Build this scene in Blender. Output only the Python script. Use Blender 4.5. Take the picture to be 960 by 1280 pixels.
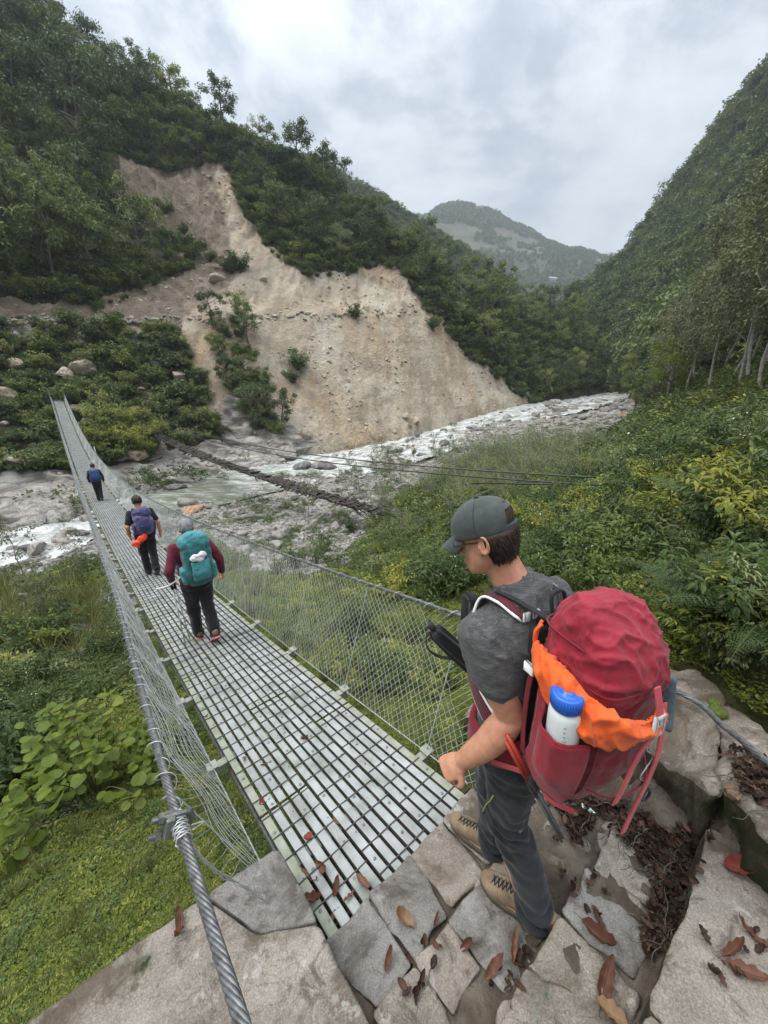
import bpy, math, random
import numpy as np
from mathutils import Vector, Matrix, noise as mnoise
from mathutils.bvhtree import BVHTree
R = math.radians
rng = np.random.default_rng(7)
random.seed(7)
SC = bpy.context.scene
COL = SC.collection
for o in list(bpy.data.objects): bpy.data.objects.remove(o)

# ------------------------------------------------------------------ camera maths
TH = R(19.0); F = 481.0; CAM = np.array([0, 0, 2.25])
cT, sT = math.cos(TH), math.sin(TH)
def ray(px, py):
    u = (px-480)/F; v = (py-640)/F
    return np.array([u, cT - v*sT, -sT - v*cT])
def at_z(px, py, z):
    d = ray(px, py); k = (z-CAM[2])/d[2]
    return CAM + d*k
def at_d(px, py, dist):
    d = ray(px, py); k = dist/math.hypot(d[0], d[1])
    return CAM + d*k
def proj(P):
    P = np.asarray(P, float) - CAM
    D = P[..., 1]*cT - P[..., 2]*sT
    v = -(P[..., 2]*cT + P[..., 1]*sT)
    D2 = np.where(D > .05, D, .05)
    return 480+F*P[..., 0]/D2, 640+F*v/D2, D
# bridge frame: s along, t across (right positive)
AZ = -0.69696; BD = np.array([math.sin(AZ), math.cos(AZ), 0]); BN = np.array([math.cos(AZ), -math.sin(AZ), 0])
B0 = np.array([0.2101, 1.1633, 0.0]); BA, BC = -0.20832, 0.00313; BL = 66.2
def bz(s): return np.where(np.asarray(s) < 0, 0, BA*np.asarray(s) + BC*np.asarray(s)**2)
def BS(s, t, z=0.0):
    return B0 + BD*s + BN*t + np.array([0, 0, z])
def BSv(s, t, z):
    s = np.asarray(s, float)[..., None]; t = np.asarray(t, float)[..., None]*np.ones_like(s); z = np.asarray(z, float)
    o = B0 + BD*s + BN*t
    o[..., 2] += z
    return o
def inpoly(px, py, poly):
    px = np.asarray(px); py = np.asarray(py); c = np.zeros(px.shape, bool)
    n = len(poly)
    for i in range(n):
        x1, y1 = poly[i]; x2, y2 = poly[(i+1) % n]
        if y1 == y2: continue
        m = ((y1 > py) != (y2 > py)) & (px < (x2-x1)*(py-y1)/(y2-y1)+x1)
        c ^= m
    return c

# ------------------------------------------------------------------ noise
def _hash(ix, iy, iz, seed):
    h = (ix*374761393 + iy*668265263 + iz*2147483647 + seed*974711) & 0xFFFFFFFF
    h = ((h ^ (h >> 13))*1274126177) & 0xFFFFFFFF
    h = ((h ^ (h >> 16))*2246822519) & 0xFFFFFFFF
    return ((h ^ (h >> 15)) & 0xFFFFFF)/float(0xFFFFFF)
def vnoise(P, seed=0):
    P = np.asarray(P, float); i = np.floor(P).astype(np.int64); f = P-i; f = f*f*f*(f*(f*6-15)+10)
    out = 0
    for dx in (0, 1):
        for dy in (0, 1):
            for dz in (0, 1):
                w = (f[..., 0] if dx else 1-f[..., 0])*(f[..., 1] if dy else 1-f[..., 1])*(f[..., 2] if dz else 1-f[..., 2])
                out = out + w*_hash(i[..., 0]+dx, i[..., 1]+dy, i[..., 2]+dz, seed)
    return out*2-1
def fbm(P, scale=1.0, oct=4, seed=0, gain=.5):
    P = np.asarray(P, float)/scale; a = 1; o = 0; t = 0
    for k in range(oct):
        o = o + a*vnoise(P*(2.03**k)+17.3*k, seed+k); t += a; a *= gain
    return o/t

# ------------------------------------------------------------------ mesh building
class MB:
    def __init__(s): s.V = []; s.Q = []; s.T = []; s.qm = []; s.tm = []; s.n = 0; s.A = []
    def add(s, V, Q=None, T=None, m=0, tint=None):
        V = np.asarray(V, float).reshape(-1, 3)
        if Q is not None and len(Q):
            Q = np.asarray(Q, np.int64); s.Q.append(Q+s.n); s.qm.append(np.full(len(Q), m))
        if T is not None and len(T):
            T = np.asarray(T, np.int64); s.T.append(T+s.n); s.tm.append(np.full(len(T), m))
        s.V.append(V); s.A.append(np.zeros(len(V)) if tint is None else np.broadcast_to(tint, (len(V),))); s.n += len(V)
        return s
    def tube(s, pts, r, n=6, m=0, caps=True, flat=1.0, up=None, tint=None):
        P = np.asarray(pts, float); k = len(P); r = np.broadcast_to(np.asarray(r, float), (k,))
        tg = np.gradient(P, axis=0); tg /= np.linalg.norm(tg, axis=1)[:, None]+1e-12
        u0 = np.array([0, 0, 1.0]) if up is None else np.asarray(up, float)
        if abs(tg[0] @ u0) > .95: u0 = np.array([1.0, 0, 0])
        N = np.zeros_like(P); u = u0
        for i in range(k):
            u = u - tg[i]*(u @ tg[i]); u /= np.linalg.norm(u)+1e-12; N[i] = u
        B = np.cross(tg, N)
        a = np.linspace(0, 2*math.pi, n, endpoint=False)
        V = P[:, None]+r[:, None, None]*(np.cos(a)[None, :, None]*B[:, None]+flat*np.sin(a)[None, :, None]*N[:, None])
        i = np.arange(k-1)[:, None]*n; j = np.arange(n)[None]; j2 = (j+1) % n
        Q = np.stack([i+j, i+j2, i+n+j2, i+n+j], -1).reshape(-1, 4)
        V = V.reshape(-1, 3); T = None
        if caps:
            V = np.concatenate([V, P[:1], P[-1:]]); c0 = k*n; jj = np.arange(n); jn = (jj+1) % n
            T = np.concatenate([np.stack([np.full(n, c0), jn, jj], 1), np.stack([np.full(n, c0+1), (k-1)*n+jj, (k-1)*n+jn], 1)])
        return s.add(V, Q, T, m, tint)
    def box(s, c, sx, sy, sz, ax=None, m=0, bev=0.0):
        # c centre, half sizes, ax: 3 axis rows
        A = np.eye(3) if ax is None else np.asarray(ax, float)
        if bev <= 0:
            g = np.array([[x, y, z] for x in (-1, 1) for y in (-1, 1) for z in (-1, 1)], float)*[sx, sy, sz]
            V = np.asarray(c)+g @ A
            Q = [[0, 1, 3, 2], [4, 6, 7, 5], [0, 4, 5, 1], [2, 3, 7, 6], [0, 2, 6, 4], [1, 5, 7, 3]]
            return s.add(V, Q, None, m)
        b = min(bev, .45*min(sx, sy, sz)); V = []; idx = {}
        S = np.array([sx, sy, sz])
        for x in (-1, 1):
            for y in (-1, 1):
                for z in (-1, 1):
                    for k in range(3):
                        p = np.array([x, y, z])*(S-b); p[k] = (x, y, z)[k]*S[k]; idx[(x, y, z, k)] = len(V); V.append(p)
        Q = []; T = []
        for k in range(3):
            o = [i for i in range(3) if i != k]
            for sg in (-1, 1):
                q = []
                for a, b2 in ((-1, -1), (1, -1), (1, 1), (-1, 1)):
                    e = [0, 0, 0]; e[k] = sg; e[o[0]] = a; e[o[1]] = b2; q.append(idx[tuple(e)+(k,)])
                Q.append(q)
        for k in range(3):
            o = [i for i in range(3) if i != k]
            for a in (-1, 1):
                for b2 in (-1, 1):
                    e1 = [0, 0, 0]; e1[o[0]] = a; e1[o[1]] = b2; e2 = list(e1); e1[k] = -1; e2[k] = 1
                    Q.append([idx[tuple(e1)+(o[0],)], idx[tuple(e2)+(o[0],)], idx[tuple(e2)+(o[1],)], idx[tuple(e1)+(o[1],)]])
        for x in (-1, 1):
            for y in (-1, 1):
                for z in (-1, 1): T.append([idx[(x, y, z, k)] for k in range(3)])
        return s.add(np.asarray(c)+np.array(V) @ A, Q, T, m)
    def grid(s, P, m=0, wrap=False, tint=None):
        P = np.asarray(P, float); a, b = P.shape[:2]
        i = np.arange(a-1)[:, None]*b
        if wrap: j = np.arange(b)[None]; j2 = (j+1) % b
        else: j = np.arange(b-1)[None]; j2 = j+1
        Q = np.stack([i+j, i+j2, i+b+j2, i+b+j], -1).reshape(-1, 4)
        return s.add(P.reshape(-1, 3), Q, None, m, tint)
    def mesh(s, name, mats, smooth=True, attr=True, recalc=False):
        V = np.concatenate(s.V) if s.V else np.zeros((0, 3))
        Q = np.concatenate(s.Q) if s.Q else np.zeros((0, 4), np.int64); T = np.concatenate(s.T) if s.T else np.zeros((0, 3), np.int64)
        me = bpy.data.meshes.new(name); me.vertices.add(len(V)); me.vertices.foreach_set('co', V.astype(np.float32).ravel())
        me.loops.add(Q.size+T.size); me.loops.foreach_set('vertex_index', np.concatenate([Q.ravel(), T.ravel()]).astype(np.int32))
        me.polygons.add(len(Q)+len(T))
        ls = np.concatenate([np.arange(len(Q))*4, Q.size+np.arange(len(T))*3]).astype(np.int32)
        me.polygons.foreach_set('loop_start', ls)
        mi = np.concatenate(s.qm+s.tm).astype(np.int32) if (s.qm or s.tm) else np.zeros(0, np.int32)
        for mt in (mats if isinstance(mats, (list, tuple)) else [mats]): me.materials.append(mt)
        me.polygons.foreach_set('material_index', mi)
        me.polygons.foreach_set('use_smooth', np.full(len(Q)+len(T), smooth))
        if attr:
            at = me.attributes.new('tint', 'FLOAT', 'POINT'); at.data.foreach_set('value', np.concatenate(s.A).astype(np.float32))
        me.update(calc_edges=True); me.validate()
        if recalc:
            import bmesh
            bm = bmesh.new(); bm.from_mesh(me); bmesh.ops.recalc_face_normals(bm, faces=bm.faces); bm.to_mesh(me); bm.free()
        return me
    def obj(s, name, mats, parent=None, smooth=True, loc=None, recalc=False, attr=True):
        return link(name, s.mesh(name, mats, smooth, attr, recalc), parent, loc)
def link(name, data, parent=None, loc=None, rz=0):
    o = bpy.data.objects.new(name, data); COL.objects.link(o)
    if loc is not None: o.location = loc
    if rz: o.rotation_euler.z = rz
    if parent: o.parent = parent
    return o
def shift(me, loc):
    me.transform(Matrix.Translation(-Vector(loc))); return me
def tag(o, label, cat, group=None, kind=None):
    if label: o['label'] = label
    if cat: o['category'] = cat
    if group: o['group'] = group
    if kind: o['kind'] = kind
    return o
def thing(name, label, cat, loc=(0, 0, 0), group=None, rz=0):
    o = link(name, None, None, loc, rz); o.empty_display_size = .1
    return tag(o, label, cat, group)
def part(mb, name, mats, parent, smooth=True, recalc=False):
    # mesh given in world coordinates, made local to its parent thing
    me = mb.mesh(name, mats, smooth, True, recalc); o = bpy.data.objects.new(name, me); COL.objects.link(o)
    p = parent; off = Vector((0, 0, 0))
    while p: off += Vector(p.location); p = p.parent
    me.transform(Matrix.Translation(-off)); o.parent = parent
    return o

# ------------------------------------------------------------------ materials
def newmat(name):
    m = bpy.data.materials.new(name); m.use_nodes = True; nt = m.node_tree; nt.nodes.clear()
    out = nt.nodes.new('ShaderNodeOutputMaterial'); return m, nt, out
def ND(nt, t, **k):
    n = nt.nodes.new('ShaderNode'+t)
    for a, b in k.items():
        if a.startswith('i_'): n.inputs[a[2:].replace('_', ' ')].default_value = b
        else: setattr(n, a, b)
    return n
def ramp(nt, fac, stops):
    r = ND(nt, 'ValToRGB'); e = r.color_ramp.elements
    while len(e) < len(stops): e.new(.5)
    for x, (p, c) in zip(e, stops): x.position = p; x.color = tuple(c)+(1,) if len(c) == 3 else c
    nt.links.new(fac, r.inputs[0]); return r.outputs[0]
def noise(nt, co, scale, detail=5, rough=.55, dist=0.0):
    n = ND(nt, 'TexNoise'); n.inputs['Scale'].default_value = scale; n.inputs['Detail'].default_value = detail
    n.inputs['Roughness'].default_value = rough; n.inputs['Distortion'].default_value = dist
    nt.links.new(co, n.inputs['Vector']); return n.outputs['Fac']
def mixc(nt, f, a, b, mode='MIX'):
    n = ND(nt, 'Mix', data_type='RGBA', blend_type=mode)
    for s, v in ((n.inputs['Factor'], f), (n.inputs[6], a), (n.inputs[7], b)):
        if hasattr(v, 'node'): nt.links.new(v, s)
        else: s.default_value = v if not isinstance(v, tuple) else (v+(1,) if len(v) == 3 else v)
    return n.outputs[2]
def math_(nt, op, a, b=0.0, clamp=False):
    n = ND(nt, 'Math', operation=op, use_clamp=clamp)
    for s, v in ((n.inputs[0], a), (n.inputs[1], b)):
        if hasattr(v, 'node'): nt.links.new(v, s)
        else: s.default_value = v
    return n.outputs[0]
def pm(name, c1, c2=None, scale=8, rough=.7, bump=0.0, bscale=None, metal=0.0, c3=None, bdist=.02, spec=.4, coord='Object', sheen=0, stretch=None, coat=0):
    m, nt, out = newmat(name); b = ND(nt, 'BsdfPrincipled'); nt.links.new(b.outputs[0], out.inputs[0])
    b.inputs['Roughness'].default_value = rough; b.inputs['Metallic'].default_value = metal; b.inputs['Specular IOR Level'].default_value = spec
    if sheen: b.inputs['Sheen Weight'].default_value = sheen
    if coat: b.inputs['Coat Weight'].default_value = coat
    tc = ND(nt, 'TexCoord'); co = tc.outputs['Object' if coord == 'World' else coord]
    if coord == 'World':
        co = ND(nt, 'NewGeometry').outputs['Position']
    if stretch:
        mp = ND(nt, 'Mapping'); mp.inputs['Scale'].default_value = stretch; nt.links.new(co, mp.inputs[0]); co = mp.outputs[0]
    if c2 is None: b.inputs['Base Color'].default_value = tuple(c1)+(1,)
    else:
        st = [(.3, c1), (.7, c2)] if c3 is None else [(.28, c1), (.5, c2), (.72, c3)]
        nt.links.new(ramp(nt, noise(nt, co, scale, 6, .6), st), b.inputs['Base Color'])
    if bump:
        bp = ND(nt, 'Bump'); bp.inputs['Strength'].default_value = bump; bp.inputs['Distance'].default_value = bdist
        nt.links.new(noise(nt, co, bscale or scale*3, 5, .6), bp.inputs['Height']); nt.links.new(bp.outputs[0], b.inputs['Normal'])
    return m
def leafmat(name, stops, trans=.35, rough=.55, var=.25):
    m, nt, out = newmat(name)
    at = ND(nt, 'Attribute', attribute_name='tint'); oi = ND(nt, 'ObjectInfo')
    f = math_(nt, 'ADD', math_(nt, 'MULTIPLY', at.outputs['Fac'], 1-var), math_(nt, 'MULTIPLY', oi.outputs['Random'], var), True)
    c = ramp(nt, f, stops)
    b = ND(nt, 'BsdfPrincipled'); b.inputs['Roughness'].default_value = rough; b.inputs['Specular IOR Level'].default_value = .3
    nt.links.new(c, b.inputs['Base Color'])
    t = ND(nt, 'BsdfTranslucent'); nt.links.new(mixc(nt, .5, c, (.30, .34, .05), 'MULTIPLY') if False else c, t.inputs[0])
    mx = ND(nt, 'MixShader'); mx.inputs[0].default_value = trans
    nt.links.new(b.outputs[0], mx.inputs[1]); nt.links.new(t.outputs[0], mx.inputs[2]); nt.links.new(mx.outputs[0], out.inputs[0])
    return m

# ------------------------------------------------------------------ camera, world, sun
cd = bpy.data.cameras.new('camera'); cam = bpy.data.objects.new('camera', cd); COL.objects.link(cam)
cd.sensor_fit = 'HORIZONTAL'; cd.sensor_width = 36; cd.lens = F/960*36; cd.clip_end = 20000; cd.clip_start = .03
cam.location = CAM; cam.rotation_euler = (R(90)-TH, 0, 0); SC.camera = cam
SUN_EL, SUN_AZ = R(52), R(-95)      # azimuth measured from +Y towards +X
w = bpy.data.worlds.new('World'); SC.world = w; w.use_nodes = True; nt = w.node_tree; nt.nodes.clear()
wo = ND(nt, 'OutputWorld'); sky = ND(nt, 'TexSky', sky_type='NISHITA', sun_disc=False, sun_elevation=SUN_EL, sun_rotation=SUN_AZ)
bg1 = ND(nt, 'Background'); bg1.inputs[1].default_value = .1; nt.links.new(sky.outputs[0], bg1.inputs[0])
tc = ND(nt, 'TexCoord'); sx = ND(nt, 'SeparateXYZ'); nt.links.new(tc.outputs['Generated'], sx.inputs[0])
zz = math_(nt, 'ADD', math_(nt, 'MAXIMUM', sx.outputs[2], 0.0), .34)
cb = ND(nt, 'CombineXYZ'); nt.links.new(math_(nt, 'DIVIDE', sx.outputs[0], zz), cb.inputs[0]); nt.links.new(math_(nt, 'DIVIDE', sx.outputs[1], zz), cb.inputs[1])
n1 = noise(nt, cb.outputs[0], 2.1, 8, .60, .35); n2 = noise(nt, cb.outputs[0], 6.0, 7, .62, .3)
nn = math_(nt, 'ADD', math_(nt, 'MULTIPLY', n1, .75), math_(nt, 'MULTIPLY', n2, .25))
cc = ramp(nt, nn, [(.38, (.115, .13, .15)), (.44, (.17, .187, .21)), (.475, (.245, .262, .285)), (.50, (.31, .323, .338)), (.535, (.365, .375, .387)), (.60, (.45, .458, .467))])
# an overcast sky is brightest overhead: the vault above the frame gains with height
el = math_(nt, 'MAXIMUM', sx.outputs[2], 0.0)
gain = math_(nt, 'ADD', 1.0, math_(nt, 'MULTIPLY', math_(nt, 'POWER', el, 4.5), 10.5))
bg2 = ND(nt, 'Background'); nt.links.new(cc, bg2.inputs[0]); nt.links.new(gain, bg2.inputs[1])
mxs = ND(nt, 'MixShader'); mxs.inputs[0].default_value = .93
nt.links.new(bg1.outputs[0], mxs.inputs[1]); nt.links.new(bg2.outputs[0], mxs.inputs[2]); nt.links.new(mxs.outputs[0], wo.inputs[0])
sd = bpy.data.lights.new('sun', 'SUN'); sd.energy = 1.5; sd.angle = R(14); sd.color = (1, .95, .87)
so = bpy.data.objects.new('sun', sd); COL.objects.link(so); so.location = (-30, 0, 60)
sv = Vector((math.sin(SUN_AZ)*math.cos(SUN_EL), math.cos(SUN_AZ)*math.cos(SUN_EL), math.sin(SUN_EL)))
so.rotation_euler = sv.to_track_quat('Z', 'Y').to_euler()
SC.render.engine = 'CYCLES'; cy = SC.cycles
cy.use_denoising = True; cy.max_bounces = 5; cy.diffuse_bounces = 3; cy.glossy_bounces = 2; cy.transmission_bounces = 3; cy.transparent_max_bounces = 8; cy.volume_bounces = 0
try: cy.denoiser = 'OPENIMAGEDENOISE'; cy.denoising_prefilter = 'ACCURATE'
except Exception: pass
vs = SC.view_settings; vs.view_transform = 'Standard'; vs.look = 'None'; vs.gamma = 1; vs.exposure = 1.03; vs.use_curve_mapping = False
# ------------------------------------------------------------------ terrain
RIVF = [(-260, 680, -10.3), (-150, 674, -10.2), (0, 662, -10.1), (60, 668, -10), (130, 640, -9.95), (215, 612, -9.85), (330, 585, -9.7), (400, 572, -9.5), (500, 548, -8.4), (590, 522, -6.2), (660, 505, -4.2), (720, 497, -3.5), (770, 485, -1.2), (796, 478, 1.2)]
RIVN = [(-260, 745, -10.3), (-150, 725, -10.2), (0, 702, -10.1), (70, 694, -10), (150, 662, -9.95), (265, 630, -9.85), (370, 606, -9.7), (440, 592, -9.5), (545, 566, -8.4), (640, 531, -6.2), (715, 514, -4.2), (752, 505, -3.5), (800, 489, -1.2), (822, 479, 1.2)]
FE = np.array([at_z(*p) for p in RIVF]); NE = np.array([at_z(*p) for p in RIVN])
ctrl = [at_z(*p) for p in [
    (150, 1100, -2.0), (20, 1180, -2.0), (290, 1050, -1.7), (250, 950, -2.6), (100, 900, -3.9), (-60, 900, -4.0), (180, 820, -5.0), (60, 780, -6.4), (130, 745, -7.6), (20, 735, -8.6), (-150, 800, -7),
    (570, 900, -1.2), (560, 800, -2.2), (440, 820, -3.0), (350, 770, -5.2), (330, 715, -7.7), (400, 690, -8.0), (300, 668, -9.2), (450, 655, -8.1), (500, 625, -8.0), (560, 700, -5.0), (620, 690, -3.4), (600, 620, -6.0), (600, 580, -7.4), (700, 640, -2.6), (690, 580, -5.2), (760, 560, -6.0), (790, 520, -4.2),
    (850, 840, -0.45), (950, 850, -0.1), (950, 700, .2), (850, 700, -.8), (780, 650, -1.7), (900, 600, 0.1), (840, 560, -1.5), (950, 540, .9), (855, 507, -.3), (950, 500, .75), (1100, 560, 2.0), (1150, 800, 1.2)]]
ctrl += [FE[i]+[0, 0, -.25] for i in range(0, len(FE), 1)] + [NE[i]+[0, 0, -.15] for i in range(0, len(NE), 1)]
ctrl += [np.array(p, float) for p in [(-2.2, -1.0, -.9), (-5, -4, -1.8), (2.5, -.5, .4), (0, -4, .2), (0, -15, 2), (0, -60, 9), (-30, -15, -6), (-60, -10, -12), (-40, 5, -10), (25, -10, 5), (60, -20, 18), (60, 30, 9), (80, 60, 10),
    (-75, 60, -12), (-120, 50, -14), (-60, 110, -12), (0, 130, -12), (40, 150, -10), (130, 210, 6), (200, 330, 14), (70, 330, 2), (-200, 200, -20), (300, 100, 30), (-300, -100, -20), (0, -300, 30), (100, 600, 20), (300, 600, 30)]]
ctrl = np.array(ctrl)
def tps_fit(P, z, lam=.02):
    r = np.linalg.norm(P[:, None]-P[None], axis=2); K = r*r*np.log(r+1e-9)
    n = len(P); A = np.zeros((n+3, n+3)); A[:n, :n] = K+lam*np.eye(n); A[:n, n] = 1; A[:n, n+1:] = P; A[n:, :n] = A[:n, n:].T
    return np.linalg.solve(A, np.concatenate([z, np.zeros(3)]))
def warp(xy):  # compress distance so near control points keep their say
    r = np.linalg.norm(xy, axis=-1, keepdims=True)+1e-9
    return xy/r*np.log1p(r/3.0)
CP = warp(ctrl[:, :2]); CW = tps_fit(CP, ctrl[:, 2])
def ground_base(xy):
    q = warp(np.asarray(xy, float)); out = np.zeros(q.shape[:-1]); flat = q.reshape(-1, 2); res = np.zeros(len(flat))
    for i in range(0, len(flat), 20000):
        b = flat[i:i+20000]; r = np.linalg.norm(b[:, None]-CP[None], axis=2)
        res[i:i+20000] = (r*r*np.log(r+1e-9)) @ CW[:len(CP)]+CW[len(CP)]+b @ CW[len(CP)+1:]
    return res.reshape(out.shape)
RC = (FE+NE)/2
def seg_dist(xy, L):
    d = np.full(xy.shape[:-1], 1e9)
    for a, b in zip(L[:-1], L[1:]):
        a = a[:2]; b = b[:2]; ab = b-a; t = np.clip(((xy-a) @ ab)/(ab @ ab), 0, 1); d = np.minimum(d, np.linalg.norm(xy-(a+t[..., None]*ab), axis=-1))
    return d
def ground_z(xy):
    xy = np.asarray(xy, float); z = ground_base(xy); r = np.linalg.norm(xy, axis=-1)
    P3 = np.concatenate([xy, np.zeros(xy.shape[:-1]+(1,))], -1)
    amp = np.clip((r-2.0)/25, .03, 1)
    z = z+fbm(P3, 6, 4, 3)*.55*amp+fbm(P3, 1.1, 3, 9)*.10*np.clip(r/8, .2, 1)
    # the stair and abutments stand in a cut: keep soil below them
    l = xy-B0[:2]; s = l @ BD[:2]; t = l @ BN[:2]
    m = np.clip(1-np.maximum(np.abs(t-.35)-1.1, 0)/.5, 0, 1)*np.clip(1-np.maximum(s-.5, 0)/.5, 0, 1)*np.clip((s+3.2)/.5, 0, 1)
    z = np.where(m > 0, z*(1-m)+np.minimum(z, -.35)*m, z)
    return z
na, nr = 900, 420
az = np.linspace(-math.pi, math.pi, na, endpoint=False)
# finer in front of the camera
az = az - .62*np.sin(az)
rr = np.concatenate([[0.02], np.geomspace(.35, 900, nr-1)])
G = np.stack([np.sin(az)[None]*rr[:, None], np.cos(az)[None]*rr[:, None]], -1)
GZ = ground_z(G)
GP = np.concatenate([G, GZ[..., None]], -1)
gpx, gpy, gD = proj(GP)
# where the bed is stones and sand rather than soil
GRAV = [(-260, 760), (-100, 745), (0, 735), (50, 740), (105, 705), (130, 770), (190, 790), (235, 672), (318, 722), (395, 726), (436, 712), (468, 672), (530, 655), (500, 630), (560, 600), (640, 575), (720, 570), (760, 558), (800, 540), (830, 505), (850, 480), (820, 465), (750, 480), (640, 495), (500, 540), (330, 580), (130, 635), (0, 655), (-260, 670)]
gm = inpoly(gpx, gpy, GRAV) & (gD > 8) & (GZ < 3)
gm = gm.astype(float)
for _ in range(3): gm = (gm+np.roll(gm, 1, 0)+np.roll(gm, -1, 0)+np.roll(gm, 1, 1)+np.roll(gm, -1, 1))/5
m_ground, nt, out = newmat('ground_soil')
b = ND(nt, 'BsdfPrincipled'); nt.links.new(b.outputs[0], out.inputs[0]); b.inputs['Roughness'].default_value = .95; b.inputs['Specular IOR Level'].default_value = .15
pos = ND(nt, 'NewGeometry').outputs['Position']
soil = ramp(nt, noise(nt, pos, 1.3, 8, .65), [(.3, (.035, .036, .015)), (.5, (.06, .062, .024)), (.68, (.10, .085, .05))])
vor = ND(nt, 'TexVoronoi'); vor.inputs['Scale'].default_value = 3.4; nt.links.new(pos, vor.inputs['Vector'])
sx = ND(nt, 'SeparateColor'); nt.links.new(vor.outputs['Color'], sx.inputs[0])
grav = mixc(nt, .45, ramp(nt, sx.outputs[0], [(0, (.10, .09, .078)), (.5, (.20, .185, .16)), (1, (.34, .32, .29))]), ramp(nt, noise(nt, pos, .5, 6), [(.3, (.12, .105, .08)), (.7, (.29, .27, .235))]))
at = ND(nt, 'Attribute', attribute_name='tint')
k = math_(nt, 'ADD', at.outputs['Fac'], math_(nt, 'MULTIPLY', math_(nt, 'SUBTRACT', noise(nt, pos, .9, 6), .5), .9))
nt.links.new(mixc(nt, ramp(nt, k, [(.4, (0, 0, 0)), (.55, (1, 1, 1))]), soil, grav), b.inputs['Base Color'])
bp = ND(nt, 'Bump'); bp.inputs['Strength'].default_value = .7; bp.inputs['Distance'].default_value = .12
nt.links.new(noise(nt, pos, 4, 8, .7), bp.inputs['Height']); nt.links.new(bp.outputs[0], b.inputs['Normal'])
mb = MB(); mb.grid(np.concatenate([GP, GP[:, :1]], 1)); mb.A = [np.concatenate([gm, gm[:, :1]], 1).ravel()]
ground = mb.obj('ground', m_ground); tag(ground, 'earth and stony ground of the near river bank', 'ground', kind='structure')
GBVH = BVHTree.FromPolygons([tuple(v) for v in mb.V[0]], [tuple(q) for q in mb.Q[0]])
def ghit(px, py, bvh=None):
    d = ray(px, py); h = (bvh or GBVH).ray_cast(Vector(CAM), Vector(d/np.linalg.norm(d)))
    return None if h[0] is None else np.array(h[0])

# river: a sheet between the two banks, churned by the boulders
def resample(L, n):
    L = np.asarray(L); t = np.concatenate([[0], np.cumsum(np.linalg.norm(np.diff(L, axis=0), axis=1))]); q = np.linspace(0, t[-1], n)
    return np.stack([np.interp(q, t, L[:, i]) for i in range(3)], 1)
def crom(L, n):
    L = np.asarray(L, float); k = len(L); t = np.linspace(0, k-1, n); i = np.clip(np.floor(t).astype(int), 0, k-2); f = (t-i)[:, None]
    g = lambda j: L[np.clip(j, 0, k-1)]
    p0, p1, p2, p3 = g(i-1), g(i), g(i+1), g(i+2)
    return .5*((2*p1)+(-p0+p2)*f+(2*p0-5*p1+4*p2-p3)*f**2+(-p0+3*p1-3*p2+p3)*f**3)
n1, n2 = 900, 60
fe = crom(FE, n1); ne = crom(NE, n1)
tt = np.linspace(-.35, 1.12, n2)
RP = fe[:, None]*(1-tt)[None, :, None]+ne[:, None]*tt[None, :, None]
calm = np.exp(-((np.arange(n1)/n1*13-5.1)/.75)**2)[:, None]
RP[..., 2] += .05+(fbm(RP*[1, 1, 0], 2.2, 4, 21)*.42+np.abs(fbm(RP*[1, 1, 0], .8, 3, 5))*.22)*(1-.8*calm)
m_water, nt, out = newmat('river_water')
b = ND(nt, 'BsdfPrincipled'); nt.links.new(b.outputs[0], out.inputs[0]); b.inputs['Roughness'].default_value = .25; b.inputs['Specular IOR Level'].default_value = .5
pos = ND(nt, 'NewGeometry').outputs['Position']; at = ND(nt, 'Attribute', attribute_name='tint')
fm_ = ND(nt, 'Mapping'); fm_.inputs['Rotation'].default_value = (0, 0, -.5); fm_.inputs['Scale'].default_value = (.42, 1.2, 1); nt.links.new(pos, fm_.inputs[0])
foam = math_(nt, 'ADD', noise(nt, fm_.outputs[0], .75, 9, .72, .9), math_(nt, 'MULTIPLY', at.outputs['Fac'], .12))
nt.links.new(ramp(nt, foam, [(.40, (.13, .14, .10)), (.50, (.21, .22, .18)), (.58, (.34, .35, .32)), (.68, (.55, .56, .55))]), b.inputs['Base Color'])
bp = ND(nt, 'Bump'); bp.inputs['Strength'].default_value = .5; bp.inputs['Distance'].default_value = .15
nt.links.new(noise(nt, pos, 2.5, 6, .7, .5), bp.inputs['Height']); nt.links.new(bp.outputs[0], b.inputs['Normal'])
mb = MB(); mb.grid(RP); mb.A = [np.broadcast_to(1-1.35*calm, (n1, n2)).ravel()]
tag(mb.obj('river', m_water), 'grey green mountain river breaking into white rapids', 'river', kind='structure')

# ---- hills as lofted patches: rows from foot to crest, each entry (px, py, horizontal distance)
def loft(rows, nu, nv, amp, nscale, seed, back=(60, -25), lin=False, rough=None):
    Pt = np.array([[at_d(*e) for e in r] for r in rows])
    last = Pt[-1].copy(); h = last[:, :2]/np.linalg.norm(last[:, :2], axis=1)[:, None]
    for kk in (1.0, 3.0):
        q = last.copy(); q[:, :2] += h*back[0]*kk; q[:, 2] += back[1]*kk; Pt = np.concatenate([Pt, q[None]])
    ev = (lambda L, n: resample(L, n)) if lin else crom
    A = np.stack([ev(Pt[:, j], nv) for j in range(Pt.shape[1])], 1)
    A = np.stack([crom(A[i], nu) for i in range(nv)], 0)
    dv = fbm(A, nscale, 6, seed, .55)
    A[..., 2] += dv*amp
    A[..., :2] += np.stack([fbm(A, nscale*.6, 5, seed+50), fbm(A, nscale*.6, 5, seed+90)], -1)*amp*.6
    return A
cx = [-420, -250, -80, 30, 110, 200, 300, 400, 500, 580, 650, 720, 780]
def row(ys, ds): return [(x, y, d) for x, y, d in zip(cx, ys, ds)]
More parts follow.
